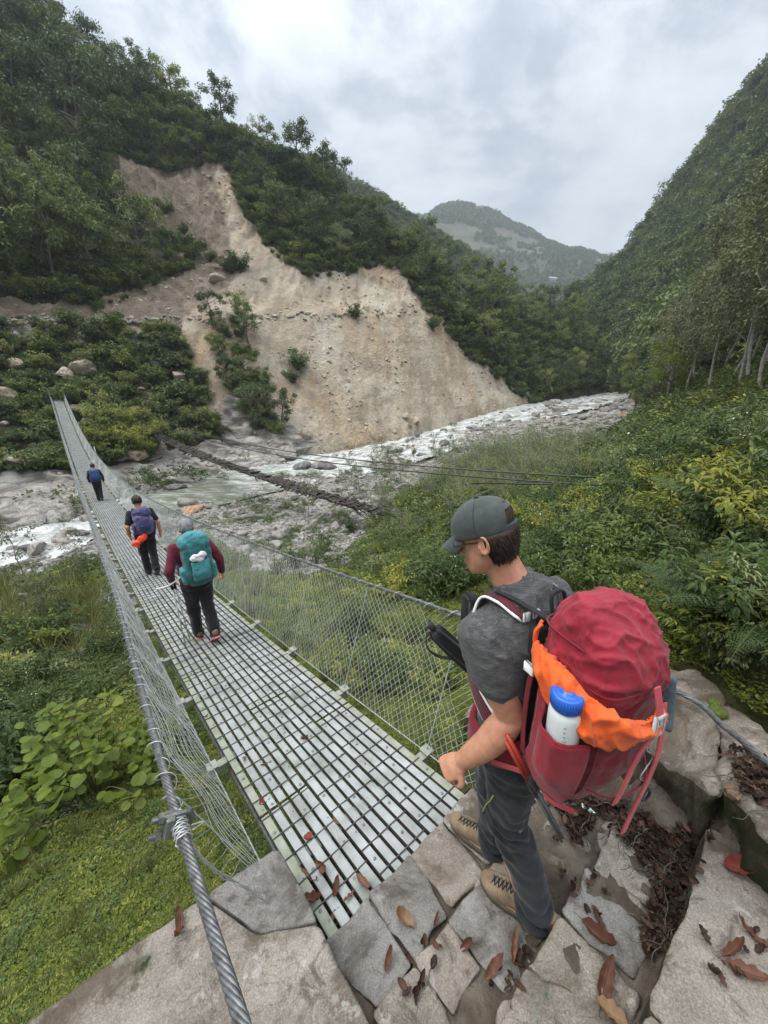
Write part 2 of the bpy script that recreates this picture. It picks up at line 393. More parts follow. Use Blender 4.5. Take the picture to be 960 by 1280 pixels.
rows = [
 row([740, 712, 690, 676, 648, 620, 592, 580, 556, 530, 511, 500, 484], [44, 44, 44, 45, 46, 49, 56, 62, 72, 90, 113, 145, 188]),
 row([690, 660, 640, 640, 622, 600, 572, 558, 535, 510, 495, 488, 478], [50, 49, 48, 48, 49, 51.5, 58, 64, 74.5, 93, 116, 149, 192]),
 row([610, 600, 595, 592, 575, 566, 540, 525, 500, 480, 470, 470, 465], [57, 56, 56, 56, 56, 58, 64, 69, 80, 100, 125, 155, 200]),
 row([500, 500, 500, 499, 499, 482, 470, 470, 445, 440, 435, 440, 450], [67, 66, 66, 67, 67, 68, 72, 77, 88, 108, 130, 165, 215]),
 row([395, 398, 400, 402, 404, 403, 396, 396, 385, 398, 410, 425, 440], [82, 81, 80, 80, 80, 80, 81, 86, 97, 115, 135, 175, 225]),
 row([388, 391, 393, 395, 396, 394, 387, 384, 365, 384, 400, 415, 432], [86, 85, 84, 84, 84, 84, 85, 90, 103, 120, 140, 180, 230]),
 row([150, 220, 260, 300, 302, 310, 290, 318, 337, 372, 393, 408, 427], [110, 104, 101, 100, 101, 103, 106, 107, 113, 125, 147, 187, 234]),
 row([-150, 20, 120, 180, 190, 212, 225, 285, 330, 370, 392.5, 407.5, 426.5], [150, 140, 130, 122, 122, 121, 120, 120, 122, 130, 149, 192, 238]),
 row([-500, -260, -80, 35, 85, 140, 186, 238, 312, 366, 392, 407, 426], [200, 190, 180, 165, 155, 146, 137, 132, 131, 135, 152, 195, 240])]
LH = loft(rows, 700, 520, 2.2, 26, 11)
lpx, lpy, lD = proj(LH)
SLIDE = [(148, 190), (215, 208), (262, 196), (292, 206), (312, 262), (345, 312), (392, 340), (440, 338), (478, 322), (505, 333), (528, 362), (552, 400), (590, 440), (640, 478), (672, 500), (590, 532), (500, 560), (380, 590), (300, 600), (285, 560), (262, 500), (235, 455), (205, 412), (-420, 402), (-420, 380), (50, 372), (120, 380), (200, 345), (235, 330), (175, 285), (140, 240)]
ROCKS = [(-420, 720), (-420, 600), (0, 590), (110, 592), (190, 578), (280, 545), (285, 480), (330, 500), (400, 560), (300, 610), (130, 650), (50, 680)]
wx_ = lpx+fbm(LH, 9, 4, 91)*16+fbm(LH, 2.5, 3, 92)*7; wy_ = lpy+fbm(LH, 9, 4, 93)*12+fbm(LH, 2.5, 3, 94)*6
BROWN = [(-420, 372), (120, 376), (205, 342), (238, 330), (172, 284), (140, 240), (148, 188), (215, 205), (262, 190), (272, 240), (292, 310), (285, 350), (240, 385), (205, 414), (-420, 406)]
sm = inpoly(wx_, wy_, SLIDE).astype(float); rk = inpoly(wx_, wy_, ROCKS).astype(float); bw = inpoly(wx_, wy_, BROWN).astype(float)
FBK = [(-420, 412), (60, 408), (205, 414), (225, 450), (262, 505), (280, 545), (190, 574), (-420, 592)]
rk = np.maximum(rk, (inpoly(lpx, lpy, FBK) & (fbm(LH, 5, 4, 97) > .16)).astype(float))
behind = np.zeros_like(sm, bool); behind[int(520*8/10)+2:] = True
sm[behind] = 0; rk[behind] = 0; bw[behind] = 0
def blur(a, k=3):
    for _ in range(k):
        b = np.pad(a, 1, mode='edge'); a = (b[1:-1, 1:-1]*2+b[2:, 1:-1]+b[:-2, 1:-1]+b[1:-1, 2:]+b[1:-1, :-2])/6
    return a
sm = blur(sm); rk = blur(rk); bw = blur(bw, 14)
# gullies down the slide and ledges in the bedrock
gul = fbm(LH*[1, .35, .15], 3.4, 4, 77)-np.abs(fbm(LH*[1, .3, .1], 7.5, 3, 78))*1.6
up_ = np.clip((LH[..., 2]-12)/12, 0, 1); LH[..., 1] += sm*up_*np.abs(fbm(LH*[1, .4, .25], 2.6, 4, 79))*2.2
LH[..., 2] += sm*(gul*(.50+.75*up_)-np.clip(fbm(LH*[1, .25, .1], 5.2, 3, 178)-.15, 0, 1)*2.2+fbm(LH, 1.6, 4, 31)*(.34+.7*bw))
led = np.abs(((LH[..., 2]*.9+LH[..., 0]*.35+fbm(LH, 5, 3, 8)*1.6) % 1.5)/1.5-.5)*2
LH[..., 1] -= rk*led*1.1; LH[..., 2] += rk*(led-.5)*.5+rk*fbm(LH, 2.0, 3, 61)*.5
m_hill, nt, out = newmat('hillside')
b = ND(nt, 'BsdfPrincipled'); nt.links.new(b.outputs[0], out.inputs[0]); b.inputs['Roughness'].default_value = .95; b.inputs['Specular IOR Level'].default_value = .15
pos = ND(nt, 'NewGeometry').outputs['Position']
mp = ND(nt, 'Mapping'); mp.inputs['Scale'].default_value = (1, 1, .22); nt.links.new(pos, mp.inputs[0])
scree = ramp(nt, noise(nt, mp.outputs[0], .12, 8, .62, .4), [(.3, (.22, .17, .115)), (.42, (.33, .268, .195)), (.55, (.42, .355, .27)), (.68, (.50, .45, .37))])
och = ramp(nt, noise(nt, mp.outputs[0], .055, 4, .5), [(.50, (0, 0, 0)), (.66, (1, 1, 1))])
scree = mixc(nt, math_(nt, 'MULTIPLY', och, .55), scree, (.42, .27, .13))
vor = ND(nt, 'TexVoronoi'); vor.inputs['Scale'].default_value = 3.0; nt.links.new(pos, vor.inputs['Vector'])
sp = ND(nt, 'SeparateColor'); nt.links.new(vor.outputs['Color'], sp.inputs[0])
scree = mixc(nt, ramp(nt, sp.outputs[1], [(.70, (0, 0, 0)), (.76, (.35, .35, .35))]), scree, ramp(nt, sp.outputs[0], [(0, (.28, .24, .19)), (1, (.60, .56, .49))]))
soil = ramp(nt, noise(nt, pos, .4, 8, .65), [(.3, (.022, .03, .012)), (.5, (.045, .05, .02)), (.70, (.11, .095, .06))])
rmp = ND(nt, 'Mapping'); rmp.inputs['Rotation'].default_value = (.3, .35, 0); rmp.inputs['Scale'].default_value = (.25, .25, 1.6); nt.links.new(pos, rmp.inputs[0])
rock = ramp(nt, noise(nt, rmp.outputs[0], .9, 8, .65, .6), [(.34, (.12, .11, .095)), (.48, (.30, .275, .24)), (.56, (.42, .39, .345)), (.66, (.58, .55, .50))])
a3 = ND(nt, 'Attribute', attribute_name='brown')
brn = ramp(nt, noise(nt, mp.outputs[0], .35, 8, .68, .5), [(.32, (.10, .073, .050)), (.5, (.20, .152, .11)), (.64, (.30, .25, .195)), (.72, (.42, .38, .32))])
strk = ND(nt, 'Mapping'); strk.inputs['Scale'].default_value = (1.0, .22, .10); nt.links.new(pos, strk.inputs[0])
scree = mixc(nt, ramp(nt, noise(nt, strk.outputs[0], .42, 6, .6, .3), [(.50, (0, 0, 0)), (.66, (.6, .6, .6))]), scree, (.23, .18, .13))
scree = mixc(nt, ramp(nt, noise(nt, strk.outputs[0], .30, 5, .6, .2), [(.52, (0, 0, 0)), (.64, (.5, .5, .5))]), scree, (.48, .43, .34))
scree = mixc(nt, math_(nt, 'MULTIPLY', ramp(nt, math_(nt, 'ADD', a3.outputs['Fac'], math_(nt, 'SUBTRACT', noise(nt, pos, .12, 5), .5)), [(.3, (0, 0, 0)), (.65, (1, 1, 1))]), .85), scree, brn)
a1 = ND(nt, 'Attribute', attribute_name='tint'); a2 = ND(nt, 'Attribute', attribute_name='rock')
nz = math_(nt, 'MULTIPLY', math_(nt, 'SUBTRACT', noise(nt, pos, .35, 6, .65), .5), 1.1)
k1 = ramp(nt, math_(nt, 'ADD', a1.outputs['Fac'], nz), [(.42, (0, 0, 0)), (.55, (1, 1, 1))])
k2 = ramp(nt, math_(nt, 'ADD', a2.outputs['Fac'], nz), [(.42, (0, 0, 0)), (.52, (1, 1, 1))])
nt.links.new(mixc(nt, k2, mixc(nt, k1, soil, scree), rock), b.inputs['Base Color'])
bp = ND(nt, 'Bump'); bp.inputs['Strength'].default_value = 1.0; bp.inputs['Distance'].default_value = .8
nt.links.new(noise(nt, pos, 1.2, 8, .7), bp.inputs['Height']); nt.links.new(bp.outputs[0], b.inputs['Normal'])
mb = MB(); mb.grid(LH); mb.A = [sm.ravel()]
hill = mb.obj('landslide_hillside', m_hill); tag(hill, 'steep hillside across the river with a broad tan landslide scar', 'hillside', kind='structure')
at_ = hill.data.attributes.new('brown', 'FLOAT', 'POINT'); at_.data.foreach_set('value', bw.ravel().astype(np.float32))
at_ = hill.data.attributes.new('rock', 'FLOAT', 'POINT'); at_.data.foreach_set('value', rk.ravel().astype(np.float32))
HBVH = BVHTree.FromPolygons([tuple(v) for v in mb.V[0]], [tuple(q) for q in mb.Q[0]])

m_fsoil = pm('forest_floor', (.03, .04, .016), (.06, .065, .03), .05, .95, coord='World', c3=(.10, .09, .05))
m_far = pm('far_slope', (.035, .048, .026), (.065, .070, .04), .02, .95, coord='World', c3=(.12, .10, .068))
def hillpatch(name, label, xs, rws, nu, nv, amp, ns, seed, mat, back, lin=False):
    A = loft([[(x, y, d) for x, y, d in zip(xs[i], ys, ds)] for i, (ys, ds) in enumerate(rws)], nu, nv, amp, ns, seed, back, lin)
    mb = MB(); mb.grid(A); o = mb.obj(name, mat); tag(o, label, 'mountain', kind='structure'); return A
# right-hand mountain
xr = [660, 700, 740, 790, 850, 910, 960, 1060, 1250, 1500]
RH = hillpatch('mountain', 'steep forested mountain side rising on the right bank', [xr]*6, [
 ([500, 495, 490, 490, 505, 515, 520, 540, 560, 600], [230, 215, 190, 150, 95, 80, 75, 65, 55, 50]),
 ([450, 455, 455, 450, 440, 430, 425, 420, 420, 420], [250, 235, 215, 185, 150, 130, 120, 105, 90, 80]),
 ([432, 425, 420, 405, 370, 330, 310, 260, 200, 100], [275, 262, 250, 235, 210, 190, 175, 155, 135, 120]),
 ([428, 412, 395, 368, 310, 258, 224, 150, 40, -150], [290, 285, 282, 280, 268, 245, 230, 205, 180, 160]),
 ([426, 408, 384, 346, 274, 208, 165, 70, -100, -390], [300, 300, 305, 310, 310, 295, 275, 250, 220, 200]),
 ([425, 405, 377, 330, 250, 178, 126, 25, -175, -530], [310, 315, 322, 335, 345, 335, 315, 290, 260, 240])], 300, 260, 13, 75, 201, m_fsoil, (90, -40))
xm = [330, 400, 460, 520, 580, 640, 690, 730, 780]
MR = hillpatch('wooded_ridge', 'green forested ridge behind the landslide spur', [xm]*4, [
 ([480]*9, [200]*9), ([360, 370, 385, 400, 410, 425, 440, 450, 460], [260, 260, 260, 262, 268, 275, 280, 285, 290]),
 ([270, 290, 310, 335, 355, 385, 415, 435, 450], [320, 320, 320, 325, 330, 330, 325, 320, 320]),
 ([200, 222, 260, 295, 330, 376, 408, 432, 448], [390, 390, 390, 390, 385, 375, 360, 345, 335])], 240, 160, 8, 70, 301, m_fsoil, (120, -50))
xf = [330, 420, 480, 520, 565, 610, 660, 700, 750, 790, 850, 950]
FM = hillpatch('far_mountain', 'hazy brown and green mountain closing the valley', [xf]*4, [
 ([500]*12, [500]*12), ([400, 400, 400, 400, 402, 405, 408, 412, 415, 420, 430, 440], [700, 700, 700, 700, 700, 690, 680, 680, 680, 680, 680, 680]),
 ([345, 335, 325, 318, 315, 325, 340, 352, 365, 385, 410, 430], [1000, 1000, 1000, 1000, 1000, 1000, 1000, 990, 980, 970, 960, 950]),
 ([320, 300, 283, 272, 264, 276, 297, 314, 325, 358, 398, 420], [1350, 1350, 1350, 1350, 1350, 1350, 1340, 1320, 1300, 1250, 1200, 1150])], 300, 200, 34, 210, 401, m_far, (300, -120))
xd = [600, 700, 740, 765, 800, 860, 1000]
DM = hillpatch('distant_ridge', 'pale blue distant ridge in the gap of the valley', [xd]*3, [
 ([460]*7, [2000]*7), ([400, 370, 350, 345, 345, 350, 380], [2600]*7), ([380, 345, 325, 312, 316, 330, 370], [3000]*7)], 120, 60, 60, 500, 501, m_far, (400, -150))
xl = [-700, -420, -200, -60, 10, 45, 90, 150]
LM = hillpatch('high_shoulder', 'blue green mountain shoulder above the left forest', [xl]*3, [
 ([300]*8, [330]*8), ([-200, -100, 0, 60, 90, 100, 120, 160], [430]*8), ([-500, -340, -160, -50, 2, 24, 80, 140], [520]*8)], 160, 90, 14, 120, 601, m_fsoil, (120, -40))
# ------------------------------------------------------------------ the suspension bridge
m_galv = pm('galvanised_steel', (.17, .175, .155), (.30, .312, .30), 5, .5, .15, 60, .15, (.40, .415, .405), .002, .5, 'World')
m_edge = pm('weathered_steel', (.20, .21, .15), (.32, .335, .28), 14, .6, .2, 60, .1)
m_rod = pm('dark_rod', (.045, .045, .045), (.10, .095, .09), 20, .5, 0, None, .5)
m_flange_shade = pm('shaded_grimy_steel', (.035, .035, .03), (.09, .09, .08), 12, .8)  # slat flanges: shade of the gaps painted into the colour, with some grime
m_cable = pm('cable_steel', (.06, .062, .062), (.135, .138, .138), 40, .42, .2, 200, .5, (.20, .205, .205), .001)
m_wire = pm('net_wire', (.42, .44, .43), (.60, .62, .60), 6, .45, 0, None, .5)
m_clamp = pm('clamp_iron', (.10, .11, .10), (.22, .235, .20), 30, .5, .3, 120, .6, None, .002)
bridge = thing('suspension_bridge', 'long sagging footbridge of galvanised steel slats with wire net sides crossing the river', 'bridge', tuple(B0))
mb = MB()
W3 = [-.318, 0, .318]
sw, gp = .0465, .0165
for pi, tc_ in enumerate(W3):
    for k in range(5):
        t0 = tc_+(k-2)*(sw+gp)
        s0 = .02+(.42 if pi == 1 else 0)
        edges = [.02]+list(np.arange(.9+(1.0 if pi == 1 else 0)+(.45 if pi == 2 else 0), 66.2, 2.0))+[66.2]
        for a, b_ in zip(edges[:-1], edges[1:]):
            ss = np.linspace(a+.010, b_-.010, max(2, int((b_-a)/.5)+1)); zb = bz(ss)+rng.normal(0, .0016)
            tw = rng.normal(0, .0012)
            cs = [(-sw/2, -.03), (-sw/2, -.003), (-sw/2+.004, 0), (sw/2-.004, 0), (sw/2, -.003), (sw/2, -.03)]
            P = np.stack([BSv(ss, t0+x, zb+z+tw*np.sign(x)) for x, z in cs], 1)
            edge = (pi == 0 and k == 0) or (pi == 2 and k == 4)
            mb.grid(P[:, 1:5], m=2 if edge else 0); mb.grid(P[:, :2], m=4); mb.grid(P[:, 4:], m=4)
    for s in np.arange(.12+.055*pi, 66, .15):
        z = float(bz(s))+.0055
        mb.tube([BS(s, tc_-.156, z), BS(s, tc_+.156, z)], .0034, 6 if s < 8 else 4, m=1)
    for s in np.arange(.25, 7, .5):         # bolt heads
        for k in range(5):
            t0 = tc_+(k-2)*(sw+gp)
            q = s+.18*((k*7+pi*3) % 3)
            z = float(bz(q)); a = BS(q, t0, z); mb.tube([a, a+[0, 0, .006], a+[0, 0, .008]], [.0085, .0075, .003], 7, m=3)
            if k % 2 == 0:
                a = BS(q+.16, t0, z); mb.tube([a+[0, 0, -.001], a+[0, 0, .0008]], .0042, 6, m=1)
deck = part(mb, 'deck', [m_galv, m_rod, m_edge, m_clamp, m_flange_shade], bridge, smooth=False)
cbs = np.arange(.55, 66, 1.0)
for s in cbs:
    m_ = MB(); z = float(bz(s)); ax = [BN, BD, [0, 0, 1]]
    m_.box(BS(s, 0, z-.062), .60, .028, .028, ax, 0)
    m_.box(BS(s, .565, z-.020), .034, .036, .006, ax, 0); m_.box(BS(s, -.565, z-.020), .034, .036, .006, ax, 0)
    part(m_, 'crossbeam', m_edge, bridge, smooth=False)
for t in (-.46, -.36, .36, .46):
    ss = np.linspace(0, 66.4, 120); part(MB().tube(BSv(ss, t, bz(ss)-.105), .014, 6), 'deck_cable', m_cable, bridge)
def offL(s): return np.interp(s, [-2, .5, 3.4, 10, 66], [.87, .87, .81, .77, .74])
def hL(s): return np.interp(s, [-2, 0, 1, 40, 60, 66.2], [.90, .91, .92, .95, 1.05, 1.15])
def offR(s): return np.interp(s, [-2, 1, 10, 66], [.86, .85, .83, .74])
hR = hL
def railL(s): return BSv(s, -offL(s), np.where(np.asarray(s) < 0, BA*np.asarray(s), bz(s))+hL(s))
def railR(s): return BSv(s, offR(s), bz(s)+hR(s))
def strands(mb, pts_fn, s0, s1, r, pitch, ns=6, step=.012):
    s = np.arange(s0, s1, step); P = pts_fn(s); tg = np.gradient(P, axis=0); tg /= np.linalg.norm(tg, axis=1)[:, None]
    u = np.cross(tg, [0, 0, 1]); u /= np.linalg.norm(u, axis=1)[:, None]; v = np.cross(u, tg)
    for k in range(ns):
        a = 2*math.pi*(s/pitch+k/ns)
        mb.tube(P+(u*np.cos(a)[:, None]+v*np.sin(a)[:, None])*r*.64, r*.38, 6)
for fn, s0 in ((railL, -2.6), (railR, .45)):
    cr_ = .0165 if fn is railL else .0130
    mb = MB(); strands(mb, fn, s0, 7.0, cr_, .17, 7)
    ss = np.concatenate([np.linspace(6.98, 66.4, 200)]); mb.tube(fn(ss), cr_*1.02, 7)
    hc = part(mb, 'handrail_cable', m_cable, bridge)
    mb = MB()   # wire lacing that ties the net to the cable
    s = np.arange(.4, 24, .010); P = fn(s); a = 2*math.pi*s/.115+.6*np.sin(s*7)
    rad = cr_*1.35+.007+.007*np.sin(s*23)
    P = P+BN*(np.cos(a)*rad)[:, None]+np.array([0, 0, 1])*(np.sin(a)*rad-.010)[:, None]
    mb.tube(P, .0021, 3); part(mb, 'lacing_wire', m_wire, bridge)
for sg, off, hh in ((-1, offL, hL), (1, offR, hR)):
    mb = MB(); a = .055
    q = np.linspace(0, 1, 13)
    for fam in (1, -1):
        for s0 in np.arange(.15 if sg > 0 else .42, 66, a):
            if s0 > 26 and int(round(s0/a)) % 2: continue
            s = s0+fam*q*.80+rng.normal(0, .004, 13); s = np.clip(s, .05 if sg > 0 else .36, 66.2)
            belly = np.sin(q*math.pi)*(.02+.02*np.sin(s*1.7))
            if sg < 0: belly = belly+np.sin(q*math.pi)*.018*np.sin(s*9+q*5)*np.clip(1.6-s/4, 0, 1)
            jit = rng.normal(0, .003, 13)
            t = sg*(.555+(off(s)-.555)*q+belly+jit)
            z = bz(s)-.04+(hh(s)+.02)*q
            mb.tube(BSv(s, t, z), .0016 if s0 < 10 else .0020 if s0 < 26 else .0028, 3, caps=False)
    for s in np.arange(.55, 66.2, 1.0):      # plain wire hangers down from the cable
        mb.tube([BS(s, sg*.56, float(bz(s))-.04), BS(s, sg*float(off(s)), float(bz(s)+hh(s)))], .0032, 4, caps=False)
    ss = np.linspace(.2, 66, 150); mb.tube(BSv(ss, sg*.56, bz(ss)-.035), .004, 4, caps=False)
    part(mb, 'wire_net', m_wire, bridge)
# bulldog grips on the near end of the left cable, and the wire wrapping at the right one
def grip(fn, s, out):
    g = MB(); c = fn(np.array([s]))[0]; tg = fn(np.array([s+.05]))[0]-fn(np.array([s-.05]))[0]; tg /= np.linalg.norm(tg)
    o = np.array(out, float); o -= tg*(o @ tg); o /= np.linalg.norm(o); w_ = np.cross(tg, o); ax = [o, w_, tg]
    g.box(c+o*.030, .016, .034, .026, ax, 0, .006)
    for sg in (-1, 1):
        p = c+w_*sg*.027; g.tube([p-o*.02, p+o*.085], .0095, 8); g.tube([p+o*.05, p+o*.066], .018, 6, flat=1.0)
    th_ = np.linspace(0, math.pi, 10); g.tube([c-o*(.02+.022*math.sin(x))+w_*.027*math.cos(x) for x in th_], .0095, 8)
    return part(g, 'cable_clamp', m_clamp, bridge, smooth=False)
grip(railL, .37, -BN*.9+np.array([0, 0, .35])+BD*.1)
mb = MB(); s = np.arange(.28, .56, .002); P = railL(s); a = 2*math.pi*s/.011; mb.tube((P+BN*(np.cos(a)*.026)[:, None]+np.array([0, 0, 1])*(np.sin(a)*.026)[:, None])[:60], .0028, 4)
s = np.linspace(0, 1, 30); P = np.array([railL(np.array([.40]))[0]+BN*(.04*math.sin(6.28*x)+.03)+BD*(.12*x-.06)+np.array([0, 0, -.03-.05*math.sin(3.1*x)]) for x in s]); mb.tube(P, .0026, 4)
part(mb, 'binding_wire', m_wire, bridge)
# right cable runs on over the wall to its anchor
e0 = railR(np.array([.45]))[0]
mb = MB(); PA = np.array([e0, at_z(700, 800, .76), at_z(850, 866, .68), at_z(905, 908, .70), at_z(960, 953, .74), at_z(1100, 1070, .80)])
PA[1] = e0*.55+PA[2]*.45+[0, 0, .02]; PA = crom(PA, 260)
tg = np.gradient(PA, axis=0); tg /= np.linalg.norm(tg, axis=1)[:, None]; u = np.cross(tg, [0, 0, 1]); v = np.cross(u, tg); ln = np.concatenate([[0], np.cumsum(np.linalg.norm(np.diff(PA, axis=0), axis=1))])
for k in range(6):
    a = 2*math.pi*(ln/.26+k/6); mb.tube(PA+(u*np.cos(a)[:, None]+v*np.sin(a)[:, None])*.0085, .0062, 5)
for k in range(5):
    c = e0+BD*(.05-.012*k); a = np.linspace(0, 6.28, 16); mb.tube([c+BN*math.cos(x)*(.024+.004*k)+np.array([0, 0, 1])*math.sin(x)*(.026+.004*k) for x in a], .003, 4)
part(mb, 'anchor_cable', m_cable, bridge)
# far end: two short posts with a crossbar
for sg in (-1, 1):
    p = BS(66.3, sg*.78, 0); part(MB().tube([p+[0, 0, -.8], p+[0, 0, 1.25]], .05, 8), 'end_post', m_galv, bridge)
part(MB().tube([BS(66.3, -1.35, 1.2), BS(66.3, 1.0, 1.25)], .04, 6).tube([BS(66.3, -1.5, .0), BS(66.3, 1.5, 0)], .05, 6), 'end_crossbar', m_galv, bridge)
part(MB().tube([BS(33, .9, float(bz(33))-.1), BS(33.2, .84, float(bz(33))+1.25)], .03, 6), 'net_post', m_galv, bridge)

# ------------------------------------------------------------------ stonework
def stonemat(name, a, b, c, lichen=.0, moss=0.0, sc=3):
    m, nt, out = newmat(name); bs = ND(nt, 'BsdfPrincipled'); nt.links.new(bs.outputs[0], out.inputs[0]); bs.inputs['Roughness'].default_value = .85; bs.inputs['Specular IOR Level'].default_value = .25
    pos = ND(nt, 'NewGeometry').outputs['Position']
    col = ramp(nt, noise(nt, pos, sc, 9, .68, .3), [(.30, a), (.5, b), (.68, c)])
    grain = noise(nt, pos, 160, 3, .6)
    col = mixc(nt, .34, col, ramp(nt, grain, [(.35, tuple(x*.55 for x in a)), (.5, b), (.66, tuple(min(x*1.25, .8) for x in c))]))
    mud = ramp(nt, noise(nt, pos, 7.5, 8, .72, .8), [(.55, (0, 0, 0)), (.64, (.8, .8, .8))])
    col = mixc(nt, mud, col, (.075, .058, .042))
    col = mixc(nt, ramp(nt, noise(nt, pos, 2.3, 7, .7, .6), [(.47, (0, 0, 0)), (.60, (.8, .8, .8))]), col, (a[0]*.60, a[1]*.52, a[2]*.44))
    if lichen: col = mixc(nt, ramp(nt, noise(nt, pos, 9, 6, .7), [(.60-.05*lichen, (0, 0, 0)), (.66, (lichen,)*3)]), col, (.55, .54, .50))
    if moss: col = mixc(nt, ramp(nt, noise(nt, pos, 4.5, 7, .65), [(.62-.35*moss, (0, 0, 0)), (.70-.25*moss, (1, 1, 1))]), col, (.030, .034, .010))
    crk = ND(nt, 'TexVoronoi', feature='DISTANCE_TO_EDGE'); crk.inputs['Scale'].default_value = 1.5
    wv = ND(nt, 'VectorMath', operation='ADD'); nt.links.new(pos, wv.inputs[0])
    nn_ = ND(nt, 'TexNoise'); nn_.inputs['Scale'].default_value = 3; nn_.inputs['Detail'].default_value = 6; nt.links.new(pos, nn_.inputs['Vector']); nt.links.new(nn_.outputs['Color'], wv.inputs[1]); nt.links.new(wv.outputs[0], crk.inputs['Vector'])
    col = mixc(nt, ramp(nt, crk.outputs['Distance'], [(.0, (.5, .5, .5)), (.006, (0, 0, 0))]), col, tuple(x*.35 for x in a))
    nt.links.new(col, bs.inputs['Base Color'])
    h = math_(nt, 'ADD', math_(nt, 'MULTIPLY', noise(nt, pos, 14, 8, .7), 1.0), math_(nt, 'MULTIPLY', grain, .25))
    bp = ND(nt, 'Bump'); bp.inputs['Strength'].default_value = .75; bp.inputs['Distance'].default_value = .02; nt.links.new(h, bp.inputs['Height']); nt.links.new(bp.outputs[0], bs.inputs['Normal'])
    return m
m_st_beige = stonemat('granite_beige', (.12, .10, .08), (.225, .195, .16), (.35, .32, .275), .45, .03)
m_st_grey = stonemat('granite_grey', (.115, .108, .098), (.195, .185, .17), (.28, .27, .25), .2)
m_st_warm = stonemat('granite_warm', (.15, .125, .10), (.25, .215, .18), (.34, .30, .26), .3)
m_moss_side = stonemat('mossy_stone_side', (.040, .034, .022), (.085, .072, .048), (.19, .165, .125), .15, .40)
m_dirt = pm('wet_earth', (.035, .026, .018), (.078, .060, .043), 6, .85, .9, 30, 0, (.15, .128, .10), .03, .3, 'World')
def stone_mb(poly, ztop, zbot, seed, bev=.018, n=110, rings=13, rough=.010, sidem=0, jag=.012, round_=2, grow=1.0, side=0.0):
    """irregular block: outline polygon in plan (k,2), a top surface function, vertical ragged sides"""
    P = np.asarray(poly, float)[:, :2]; P = P.mean(0)+(P-P.mean(0))*grow
    if np.sum(P[:, 0]*np.roll(P[:, 1], -1)-np.roll(P[:, 0], -1)*P[:, 1]) < 0: P = P[::-1]
    for _ in range(round_):
        Pn = np.roll(P, -1, 0); P = np.stack([.93*P+.07*Pn, .07*P+.93*Pn], 1).reshape(-1, 2)
    L = np.concatenate([P, P[:1]]); t = np.concatenate([[0], np.cumsum(np.linalg.norm(np.diff(L, axis=0), axis=1))]); q = np.linspace(0, t[-1], n, endpoint=False)
    C = np.stack([np.interp(q, t, L[:, i]) for i in range(2)], 1); cen = C.mean(0)
    zt = ztop if callable(ztop) else (lambda xy: np.full(xy.shape[:-1], float(ztop)))
    E3 = np.concatenate([C, np.zeros((n, 1))], 1)
    C = C+np.stack([fbm(E3+[seed, 0, 0], .12, 4, seed), fbm(E3+[0, seed, 0], .12, 4, seed+1)], 1)*jag
    rad = np.linalg.norm(C-cen, axis=1).mean()
    rows = []; 
    for z in (np.linspace(0, 1, 16) if side else (0, .4, .75, 1.0)):
        o = E3.copy(); zz_ = zbot*(1-z)+(zt(C)-bev*1.1)*z
        inw = 1+(.012*(1-z))
        o[:, :2] = cen+(C-cen)*inw; o[:, 2] = zz_
        d = fbm(o*[1, 1, 1], .10, 4, seed+5)[:, None]*rough*1.2
        if side: d = d+(side*(fbm(o, .22, 4, seed+31)-.3*np.abs(fbm(o*[1, 1, 2.2], .13, 3, seed+32)))*(1-.6*z))[:, None]
        o[:, :2] += (C-cen)/np.linalg.norm(C-cen, axis=1)[:, None]*d
        rows.append(o)
    fr = [1-.25*bev/rad, 1-.9*bev/rad]+list(np.linspace(1-2.2*bev/rad, .0, rings))
    for i, f in enumerate(fr):
        xy = cen+(C-cen)*f; z = zt(xy); o = np.concatenate([xy, z[:, None]], 1)
        dz = fbm(o, .22, 5, seed+9)*rough*1.6+fbm(o, .05, 3, seed+3)*rough*.4
        o[:, 2] = z+dz-(bev*.45 if i == 0 else bev*.08 if i == 1 else 0); rows.append(o)
    mb = MB(); G_ = np.stack(rows); mb.grid(G_, wrap=True)
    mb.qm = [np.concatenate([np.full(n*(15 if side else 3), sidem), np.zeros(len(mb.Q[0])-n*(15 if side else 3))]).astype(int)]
    return mb
def pxpoly(pp, z): return [at_z(x, y, z)[:2] for x, y in pp]
PEB = []
stairs = thing('stone_staircase', 'flight of rough granite steps coming down to the near end of the footbridge', 'steps', tuple(BS(-.6, .25, 0)))
# bed of earth and rubble under the treads
sg_ = np.linspace(-3.2, .12, 170); tg_ = np.linspace(-.53, 1.12, 90); S_, T_ = np.meshgrid(sg_, tg_, indexing='ij')
def bedz(s): return np.interp(s, [-3.2, -2.0, -1.62, -1.58, -1.22, -1.18, -.84, -.79, -.52, -.47, -.20, -.17, .10, .13], [1.3, .98, .78, .56, .54, .355, .34, .175, .165, .062, .055, .004, -.01, -.06])
BEDP = BSv(S_, T_, 0*S_); bzn = bedz(S_)+np.clip((T_-.80)/.3, 0, 1)**1.5*.16*np.clip((-.05-S_)/.2, 0, 1)+fbm(BEDP, .3, 4, 5)*.03+fbm(BEDP, .07, 3, 6)*.014
bzn = bzn+.016+np.clip(fbm(BEDP+3, .16, 3, 15), 0, 1)*.02; BEDP[..., 2] = bzn
part(MB().grid(BEDP), 'earth_bed', m_dirt, stairs)
def bed_at(px, py, z0=.1):
    z = z0
    for _ in range(6):
        p = at_z(px, py, z); l = p-B0; z = float(bedz(l @ BD))
    return at_z(px, py, z)
SM = {'g': m_st_grey, 'b': m_st_beige, 'w': m_st_warm}
